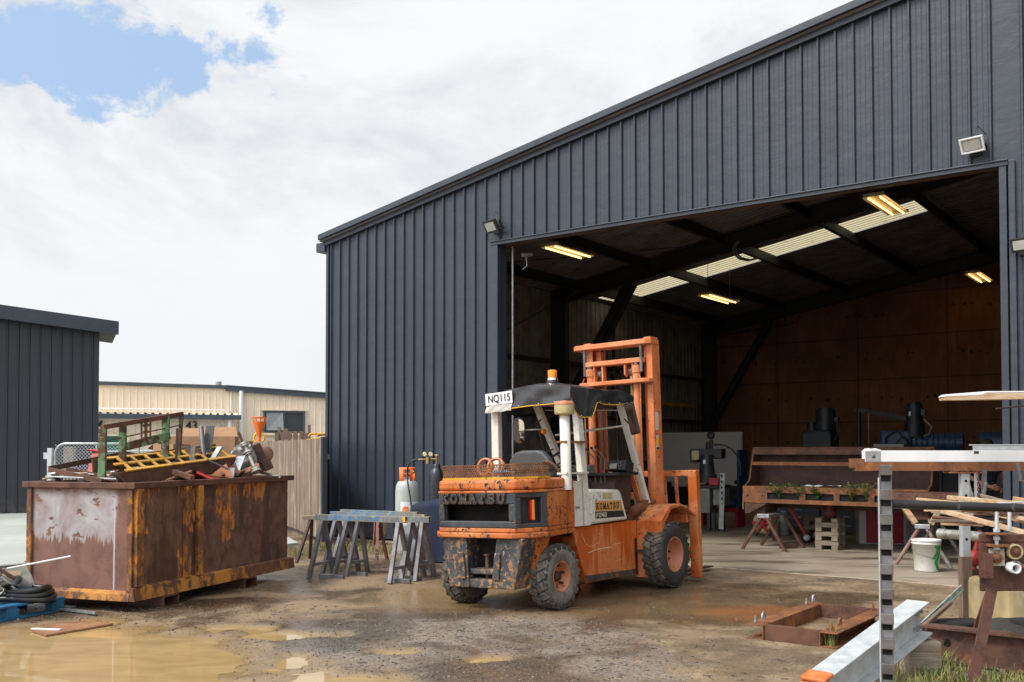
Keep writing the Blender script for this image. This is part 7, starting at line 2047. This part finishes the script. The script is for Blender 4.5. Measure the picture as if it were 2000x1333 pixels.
# drill press with gauge and hose
dp = thing('drill_press', 'dark drill press with a round gauge on top before the white sheet', 'drill press', at(1392, 1036, 19.6) * 1.0, SHED_RZ + R(10))
dp.location.z = SLAB
m_ = MB(); m_.bb(-.42, .02, -.28, .28, .35, .84); m_.build('grey_cabinet', M_greymach, dp, bevel=.02)
m_ = MB(); m_.bb(.06, .30, -.2, .2, .5, .84); m_.build('side_cabinet', M_greymach, dp, bevel=.02)
for x in (-.38, -.02, .08, .27): MB().bb(x - .03, x + .03, -.25, -.19, 0, .36).build('leg', M_darkmach, dp)
m_ = MB(); m_.bb(-.34, .30, -.3, .3, .845, .90); m_.build('table', M_darkmach, dp, bevel=.01)
m_ = MB(); m_.bb(.02, .22, -.36, -.15, .901, 1.05); m_.build('red_vice', M_cabred, dp, bevel=.015)
m_ = MB(); m_.tube([(-.1, .1, .9), (-.1, .1, 1.75)], .06, 14); m_.build('column', M_darkmach, dp)
m_ = MB(); m_.prism([(-.42, 1.34), (-.30, 1.34), (-.28, 1.42), (.22, 1.42), (.22, 1.62), (-.40, 1.62), (-.44, 1.58)], -.12, .22, 'y'); m_.build('head', M_darkmach, dp, bevel=.02)
m_ = MB(); m_.bb(-.38, -.24, -.128, -.121, 1.40, 1.58); m_.build('head_cover', M_khaki, dp)
m_ = MB(); m_.tube([(-.06, -.18, 1.12), (-.06, -.18, 1.50)], [.16, .12], 14); m_.tube([(-.06, -.18, .95), (-.06, -.18, 1.12)], .2, 14); m_.build('motor', M_darkmach, dp)
MB().bb(-.10, -.05, -.315, -.31, 1.32, 1.40).build('motor_label', M_white, dp)
m_ = MB(); m_.tube([(-.02, 0, 1.62), (-.02, 0, 1.80)], .035, 8); m_.lathe([(0, .04), (.075, .04), (.08, 0), (0, -.01)], 16, MX((-.02, -.02, 1.88), (R(80), 0, 0))); m_.build('gauge', M_darkmach, dp)
m_ = MB(); m_.tube([(.0, 0, 1.70)] + [(.15 + .42 * math.sin(a), 0, 1.20 + .5 * math.cos(a)) for a in (.0, .3, .6, .9, 1.2, 1.5, 1.8)] , .018, 8); m_.build('air_hose', M_hose, dp)
m_ = MB(); m_.bar(at(1411, 925, 19.2), at(1408, 1034, 19.1), .09, .03, up=(0, 1, 0)); o = solo(m_, 'slotted_upright', M_galvp, 'pale slotted steel upright right of the drill press', 'upright')
h_ = MB()
for k in range(9): h_.box((o.location.x * 0 + .0, -.018, .15 + k * .11), (.03, .006, .05))
h_.build('slot', M_void, o)
rs = thing('red_shelf', 'low red steel shelf with a blue tub beside the drill press', 'shelf', at(1430, 1030, 20.6) * 1.0, SHED_RZ); rs.location.z = SLAB
m_ = MB(); m_.bb(-.65, .22, -.2, .25, .32, .39); m_.build('shelf_board', M_cabred, rs)
for x in (-.6, .18): MB().bb(x - .03, x + .03, -.18, .2, 0, .32).build('leg', M_cabred, rs)
MB().bb(-.65, .22, -.2, .25, .80, .84).build('upper_board', M_darkmach, rs); MB().bb(.2, .25, -.2, .25, .39, 1.6).build('upright', M_bluemach, rs)
m_ = MB(); m_.lathe([(0, 0), (.12, 0), (.14, .16), (.13, .16)], 14, MX((-.02, -.05, .391))); o = m_.build('blue_tub', M_bluemach, None, loc=rs.location, rot=(0, 0, SHED_RZ)); tag(o, 'small bright blue tub on the red shelf', 'tub')
lt_ = thing('lathe', 'dark lathe behind the forklift load guard', 'lathe', shd(2.0, 7.6), SHED_RZ)
m_ = MB(); m_.bb(-.7, -.2, -.25, .25, 0, .75); m_.bb(.5, .95, -.25, .25, 0, .75); m_.build('pedestal', M_darkmach, lt_, bevel=.02)
m_ = MB(); m_.bb(-.75, 1.0, -.28, .28, .751, .86); m_.bb(-.7, -.15, -.2, .22, .861, 1.25); m_.tube([(-.15, 0, 1.05), (-.05, 0, 1.05)], .13, 16); m_.build('headstock', M_darkmach, lt_, bevel=.02)
m_ = MB(); m_.tube([(-.05, -.02, 1.05), (.95, -.02, 1.05)], .03, 10); m_.build('work_bar', M_galvp, lt_)

# things under the hopper
rl = thing('hose_reel', 'yellow and red reel standing under the left end of the hopper', 'reel', at(1493, 1050, 18.2) * 1.0, SHED_RZ); rl.location.z = SLAB
m_ = MB(); m_.lathe([(.10, -.07), (.20, -.06), (.21, 0), (.20, .06), (.10, .07)], 22, MX((0, 0, .25), (R(90), 0, 0)), closed=True); m_.build('hose_winding', M_oldyel, rl)
m_ = MB()
for a in range(6): m_.bar((0, -.09, .25), (.20 * math.cos(a * PI / 3), -.09, .25 + .20 * math.sin(a * PI / 3)), .05, .015, up=(0, 1, 0))
m_.tube([(0, -.12, .25), (0, .1, .25)], .05, 12); m_.build('reel_spokes', M_cabred, rl)
m_ = MB()
for x in (-.16, .16): m_.bar((x, .0, 0), (x * .4, 0, .30), .04, .03, up=(0, 1, 0))
m_.build('reel_stand', M_darkmach, rl)
ht = thing('hand_truck', 'bright red hand truck with a pale castor wheel under the hopper', 'hand truck', at(1558, 1058, 17.0) * 1.0, SHED_RZ + R(20)); ht.location.z = SLAB
m_ = MB()
for y in (-.10, .10): m_.bar((.12, y, .16), (-.14, y, .62), .03, .05, up=(1, 0, 0))
for f in (0, .33, .66, 1): m_.bar((.12 - .26 * f, -.10, .16 + .46 * f), (.12 - .26 * f, .10, .16 + .46 * f), .05, .03)
m_.bb(-.16, -.10, -.1, .1, .60, .66); m_.build('truck_frame', M_red, ht, bevel=.004)
m_ = MB(); m_.lathe([(.03, -.03), (.085, -.028), (.09, 0), (.085, .028), (.03, .03)], 18, MX((.15, 0, .092), (R(90), 0, 0)), closed=True); w_ = m_.build('castor_wheel', M_blk, ht); MB().lathe([(0, .034), (.055, .034), (.06, .0)], 14, MX((.15, -.002, .092), (R(90), 0, 0))).build('wheel_hub', M_white, w_)
def crib(px, py, Y, n, label):
    o = thing('block_stack', label, 'block stack', at(px, py, Y) * 1.0, SHED_RZ, 'crib stacks of timber blocks under the hopper'); o.location.z = SLAB
    for k in range(n):
        m = MB(); z = k * .072
        if k % 2: m.bb(-.19, .19, -.18, -.10, z, z + .071); m.bb(-.19, .19, .10, .18, z, z + .071)
        else: m.bb(-.18, -.08, -.19, .19, z, z + .071); m.bb(.08, .18, -.19, .19, z, z + .071)
        m.build('timber_block', M_oldwood, o, bevel=.004)
    return o
crib(1622, 1076, 15.9, 7, 'front crib stack of grey timber blocks under the hopper')
crib(1597, 1062, 17.2, 6, 'rear crib stack of grey timber blocks left of the front one')
m_ = MB(); m_.lathe([(0, 0), (.09, 0), (.11, .1), (.07, .16), (.10, .24), (0, .26)], 12); o = m_.build('bench_vice', simple('dull_red', (.11, .02, .018), .6, var=.3), None, loc=at(1622, 1040, 15.9) * 1.0); o.location.z = SLAB + 7 * .072; tag(o, 'dull red vice standing on the front crib stack', 'vice')
cb = thing('cabinet', 'white cabinet with a dark red door under the hopper', 'cabinet', at(1727, 1064, 16.7) * 1.0, SHED_RZ + R(24)); cb.location.z = SLAB
m_ = MB(); m_.bb(-.40, .40, 0, .5, .0, .80); m_.build('case', M_board, cb, bevel=.01)
m_ = MB(); m_.bb(-.29, .31, -.016, -.001, .02, .64); m_.build('door', M_cabred, cb, bevel=.008)
m_ = MB(); m_.bb(-.10, .06, -.0165, -.0005, .70, .76); m_.build('badge', M_white, cb)
m_ = MB(); m_.bb(-.05, .10, -.021, -.0165, .42, .48); m_.build('handle', M_galv, cb)
m_ = MB(); m_.prism([(-.09, -.012), (.05, .05), (.10, .05), (.0, -.012)], -.019, -.0165, 'y', M=MX((.08, 0, .26))); m_.build('door_stripe', M_blk, cb)
for i, (px, Y, w, h, mat, lb) in enumerate(((1560, 19.0, .8, .55, M_darkmach, 'dark low tool chest in the shade under the hopper'), (1530, 18.4, .2, .45, M_greymach, 'small grey canister in the shade beside the hand truck'), (1655, 18.5, .5, .62, M_darkmach, 'dark machine base in the shade right of the crib stacks'), (1800, 16.6, .5, .8, M_greymach, 'grey dusty cabinet right of the red doored one'))):
    p = at(px, 1000, Y); o = thing('tool_chest' if i != 1 else 'canister', lb, 'chest' if i != 1 else 'canister', (p.x, p.y, SLAB), SHED_RZ + R(15))
    m_ = MB()
    if i == 1: m_.lathe([(0, 0), (.11, 0), (.12, .03), (.12, .36), (.06, .43), (.05, .46), (0, .46)], 16)
    else: m_.bb(-w / 2, w / 2, -.2, .2, .06, h)
    m_.build('body', mat, o, bevel=.012 if i != 1 else 0)
    if i != 1:
        m_ = MB()
        for k in range(3): m_.bb(-w * .44, w * .44, -.212, -.201, .10 + k * (h - .1) / 3, .07 + (k + 1) * (h - .1) / 3)
        m_.build('drawer_front', mat, o, bevel=.006)
        for k in range(3): MB().bb(-.06, .06, -.23, -.213, .04 + (k + .7) * (h - .1) / 3, .06 + (k + .7) * (h - .1) / 3 + .015).build('drawer_handle', M_bare, o)
        m_ = MB()
        for sx in (-1, 1): m_.bb(sx * w * .42 - .03, sx * w * .42 + .03, -.18, .18, 0, .06)
        m_.build('foot', M_darkmach, o)

# big machines at the back, in front of the plywood
ma = thing('milling_machine', 'tall dark milling machine head rising behind the hopper', 'machine', at(1604, 878, 21.0) * 1.0, SHED_RZ); ma.location.z = SLAB
m_ = MB(); m_.bb(-.36, .36, -.3, .35, 0, 1.62); m_.build('machine_base', M_darkmach, ma, bevel=.03)
m_ = MB(); m_.prism([(-.34, 1.621), (.30, 1.621), (.30, 1.95), (.22, 2.02), (-.30, 2.0), (-.34, 1.9)], -.28, .28, 'y'); m_.build('gear_head', M_darkmach, ma, bevel=.04)
m_ = MB(); m_.tube([(.10, 0, 2.01), (.10, 0, 2.46)], .21, 18); m_.tube([(.10, 0, 2.46), (.10, 0, 2.49)], .17, 18); m_.bb(.28, .38, -.06, .06, 2.18, 2.28); m_.build('motor', M_darkmach, ma)
m_ = MB(); m_.tube([(-.20, 0, 2.0), (-.20, 0, 2.18)], .10, 12); m_.build('side_motor', M_darkmach, ma)
m_ = MB(); m_.tube([(.36, -.05, 2.22), (.46, -.06, 2.1), (.42, -.08, 1.98), (.32, -.1, 1.8)], .014, 6); m_.build('cable', M_hose, ma)
mb_ = thing('blue_machine', 'long blue grinding machine behind the white beam', 'machine', at(1795, 878, 19.5) * 1.0, SHED_RZ + R(10)); mb_.location.z = SLAB
m_ = MB(); m_.bb(-.95, .95, -.3, .3, 0, 1.45); m_.build('machine_base', M_darkmach, mb_, bevel=.02)
m_ = MB(); m_.bb(-.70, -.12, -.25, .25, 1.451, 1.98); m_.build('blue_case', M_bluemach, mb_, bevel=.06, seg=3)
m_ = MB(); m_.tube([(-.12, 0, 1.74), (.80, 0, 1.74)], [.17, .2], 18); m_.lathe([(.0, .02), (.17, .02), (.19, 0)], 18, Matrix.Translation((.80, 0, 1.74)) @ AX_X); m_.build('blue_motor', M_bluemach, mb_)
m_ = MB()
for k in range(8): m_.lathe([(.185, 0), (.205, .0), (.205, .02), (.185, .02)], 18, Matrix.Translation((-.05 + k * .1, 0, 1.74)) @ AX_X, closed=True)
m_.build('cooling_fin', M_bluemach, mb_)
m_ = MB(); m_.tube([(-.60, -.27, 1.6), (-.58, -.30, 1.85), (-.4, -.32, 1.98), (-.2, -.30, 1.80), (-.16, -.27, 1.6)], .018, 6); m_.tube([(-.5, -.27, 1.6), (-.3, -.32, 1.85), (-.1, -.28, 1.7)], .012, 6); m_.build('cable', M_blk, mb_)
jb = thing('jib_arm', 'black jib arm with a hanging motor in front of the plywood wall', 'jib arm', at(1678, 878, 20.2) * 1.0, SHED_RZ); jb.location.z = SLAB
m_ = MB(); m_.tube([(0, 0, 0), (0, 0, 2.42)], .045, 10); m_.build('mast', M_blk, jb)
m_ = MB(); m_.bar((-.08, 0, 2.41), (.22, 0, 2.40), .07, .07); m_.bar((.1, 0, 2.40), (1.05, -.1, 2.20), .06, .08); m_.build('boom', M_blk, jb)
m_ = MB(); m_.tube([(1.12, -.1, 2.12), (1.12, -.1, 2.50)], .15, 16); m_.tube([(1.12, -.1, 2.50), (1.12, -.1, 2.53)], .12, 16); m_.tube([(1.12, -.1, 1.85), (1.12, -.1, 2.12)], .19, 16); m_.bb(1.25, 1.33, -.16, -.04, 2.28, 2.40); m_.build('motor', M_darkmach, jb)
MB().bb(1.05, 1.09, -.262, -.256, 2.27, 2.35).build('motor_label', M_white, jb)
m_ = MB(); m_.tube([(1.3, -.12, 2.2), (1.45, -.14, 2.05), (1.4, -.14, 1.9), (1.1, -.16, 1.8)], .02, 6); m_.tube([(.2, 0, 2.36), (.2, -.02, 1.7)], .01, 5); m_.build('cable', M_greymach, jb)
bx_ = MB(); bx_.bb(-.28, .28, -.2, .2, 0, .12); o = bx_.build('grey_case', M_greymach, None, bevel=.01); pz = at(1741, 878, 18.6); o.location = (pz.x, pz.y, 1.60); o.rotation_euler = (0, 0, SHED_RZ); tag(o, 'flat grey case on the bench in front of the blue machine', 'case')
bn = thing('workbench', 'dark workbench behind the hopper carrying the grey case', 'workbench', (pz.x, pz.y, SLAB), SHED_RZ)
m_ = MB(); m_.bb(-1.6, .9, -.3, .3, 1.52, 1.587); m_.build('bench_top', M_darkmach, bn, bevel=.005)
for x in (-1.5, .8):
    for y in (-.25, .25): MB().bb(x - .04, x + .04, y - .04, y + .04, 0, 1.52).build('leg', M_darkmach, bn)
gr = thing('bench_grinder', 'dark blue round cased grinder near the right jamb', 'grinder', at(1942, 878, 18.0) * 1.0, SHED_RZ); gr.location.z = SLAB
m_ = MB(); m_.bb(-.22, .22, -.2, .2, 0, 1.5); m_.build('pedestal', M_darkmach, gr, bevel=.02)
m_ = MB(); m_.tube([(-.2, 0, 1.72), (.2, 0, 1.72)], .22, 20); m_.build('wheel_case', M_bluemach, gr)

# ------------------------------------------------------------------ the worker behind the beams
def skinned(name, verts, edges, radii, mat, parent, root=0, sub=2):
    me = bpy.data.meshes.new(name)
    me.from_pydata(verts, edges, [])
    me.materials.append(mat)
    o = bpy.data.objects.new(name, me); COL.objects.link(o); o.parent = parent
    o.modifiers.new('skin', 'SKIN')
    if not me.skin_vertices: 
        pass
    sv = me.skin_vertices[0].data
    for i, r in enumerate(radii):
        sv[i].radius = r if hasattr(r, '__len__') else (r, r); sv[i].use_root = (i == root)
    o.modifiers['skin'].use_smooth_shade = True
    m = o.modifiers.new('sub', 'SUBSURF'); m.levels = sub; m.render_levels = sub
    return o
PB = at(1924, 878, 15.2); 
pn = thing('person', 'worker in a dark navy shirt standing with bent arms behind the beams', 'person', (PB.x, PB.y, SLAB), R(12))
# local: X = viewer's right, -Y towards the camera
J = dict(pelvis=(0, 0, .95), waist=(0, 0, 1.10), chest=(0, -.01, 1.30), neckb=(0, -.01, 1.47), neck=(0, -.03, 1.55), head=(0, -.05, 1.64), crown=(0, -.05, 1.735),
         shl=(-.19, 0, 1.42), ell=(-.36, -.05, 1.20), wrl=(-.20, -.28, 1.06), pal=(-.13, -.32, 1.03),
         shr=(.19, 0, 1.42), elr=(.33, .02, 1.16), wrr=(.17, -.24, 1.02), par=(.10, -.29, 1.0),
         hil=(-.10, 0, .90), knl=(-.12, -.02, .50), anl=(-.13, .02, .09), tol=(-.14, -.15, .045),
         hir=(.10, 0, .90), knr=(.13, -.02, .50), anr=(.15, .02, .09), tor=(.17, -.15, .045))
RAD = dict(pelvis=.13, waist=.125, chest=(.155, .11), neckb=.08, neck=.055, head=(.082, .10), crown=(.066, .085), shl=.06, ell=.042, wrl=.028, pal=(.034, .018), shr=.06, elr=.042, wrr=.028, par=(.034, .018),
           hil=.085, knl=.058, anl=.04, tol=.035, hir=.085, knr=.058, anr=.04, tor=.035)
names = list(J); verts = [J[n] for n in names]; rad = [RAD[n] for n in names]
E_ = [('pelvis', 'waist'), ('waist', 'chest'), ('chest', 'neckb'), ('neckb', 'neck'), ('neck', 'head'), ('head', 'crown'), ('chest', 'shl'), ('shl', 'ell'), ('ell', 'wrl'), ('wrl', 'pal'), ('chest', 'shr'), ('shr', 'elr'), ('elr', 'wrr'), ('wrr', 'par'),
      ('pelvis', 'hil'), ('hil', 'knl'), ('knl', 'anl'), ('anl', 'tol'), ('pelvis', 'hir'), ('hir', 'knr'), ('knr', 'anr'), ('anr', 'tor')]
edges = [(names.index(a), names.index(b)) for a, b in E_]
for hand, sg in (('pal', 1), ('par', -1)):
    base = Vector(J[hand]); d = Vector((sg * .75, -.55, -.25)).normalized(); s_ = Vector((0, .35, -1)).normalized(); s_ = (s_ - d * s_.dot(d)).normalized(); nrm = d.cross(s_)
    hi = names.index(hand)
    for k, (off, ln) in enumerate(((-.030, .075), (-.010, .085), (.010, .08), (.028, .062))):
        a = base + d * .035 + s_ * off; b = a + d * ln * .55 + nrm * .006 * sg; c = b + d * ln * .35 + nrm * .03 * sg
        i0 = len(verts); verts += [tuple(a), tuple(b), tuple(c)]; rad += [.0095, .0085, .007]; edges += [(hi, i0), (i0, i0 + 1), (i0 + 1, i0 + 2)]
    a = base + d * .005 - s_ * .045; b = a + d * .04 - s_ * .012; i0 = len(verts); verts += [tuple(a), tuple(b)]; rad += [.011, .009]; edges += [(hi, i0), (i0, i0 + 1)]
body = skinned('body', verts, edges, rad, M_skin, pn)
def chain(name, keys, es, grow, mat, extra=None):
    vs = [J[k] for k in keys]; rr = [tuple(x + grow for x in (RAD[k] if hasattr(RAD[k], '__len__') else (RAD[k], RAD[k]))) for k in keys]
    ed = [(keys.index(a), keys.index(b)) for a, b in es]
    if extra:
        for k, p, r in extra: ed.append((keys.index(k), len(vs))); vs.append(p); rr.append((r, r))
    return skinned(name, vs, ed, rr, mat, pn)
chain('shirt', ['pelvis', 'waist', 'chest', 'neckb', 'shl', 'shr'], [('pelvis', 'waist'), ('waist', 'chest'), ('chest', 'neckb'), ('chest', 'shl'), ('chest', 'shr')], .018, M_shirt, [('shl', (-.30, -.03, 1.28), .065), ('shr', (.285, .012, 1.25), .065)])
chain('trousers', ['pelvis', 'hil', 'knl', 'anl', 'hir', 'knr', 'anr'], [('pelvis', 'hil'), ('hil', 'knl'), ('knl', 'anl'), ('pelvis', 'hir'), ('hir', 'knr'), ('knr', 'anr')], .016, M_trouser)
for k in ('l', 'r'):
    skinned('boot', [J['an' + k], (J['an' + k][0], .03, .05), J['to' + k]], [(0, 1), (1, 2)], [.052, .05, .045], M_boot, pn)
hd_ = Vector(J['head'])
m_ = MB(); m_.lathe([(.098, .01), (.104, .05), (.095, .09), (.06, .122), (0, .132)], 20, Matrix.Translation(hd_ + Vector((0, .012, .0))) @ Euler((R(-16), 0, 0)).to_matrix().to_4x4()); m_.build('hair', M_hair, pn)
for sx in (-1, 1):
    MB().lathe([(0, .012), (.010, .008), (.013, 0), (.010, -.008), (0, -.012)], 10, MX(hd_ + Vector((sx * .032, -.092, .012)))).build('eye', M_white, pn)
    MB().lathe([(0, .014), (.022, .010), (.030, 0), (.02, -.01), (0, -.012)], 10, MX(hd_ + Vector((sx * .088, .0, .0)), (0, R(90) * sx, 0))).build('ear', M_skin, pn)
MB().prism([(-.088, .02), (-.118, -.022), (-.088, -.028)], -.012, .012, 'x', M=MX(hd_)).build('nose', M_skin, pn, bevel=.005)
MB().box(hd_ + Vector((0, -.094, -.052)), (.045, .008, .010)).build('mouth', M_rim, pn)

m_ = MB()
lp0 = [shd(5.05, 6.95, 6.02), shd(4.98, 6.9, 5.9), shd(5.0, 6.88, 5.76), shd(5.12, 6.88, 5.64), shd(5.30, 6.9, 5.58), shd(5.5, 6.95, 5.62)]
m_.tube(lp0, .022, 8); m_.tube([p + Vector((.05, 0, .015)) for p in lp0], .02, 8)
solo(m_, 'hose_loop', M_greymach, 'slack loop of hose hanging from the middle rafter', 'hose')
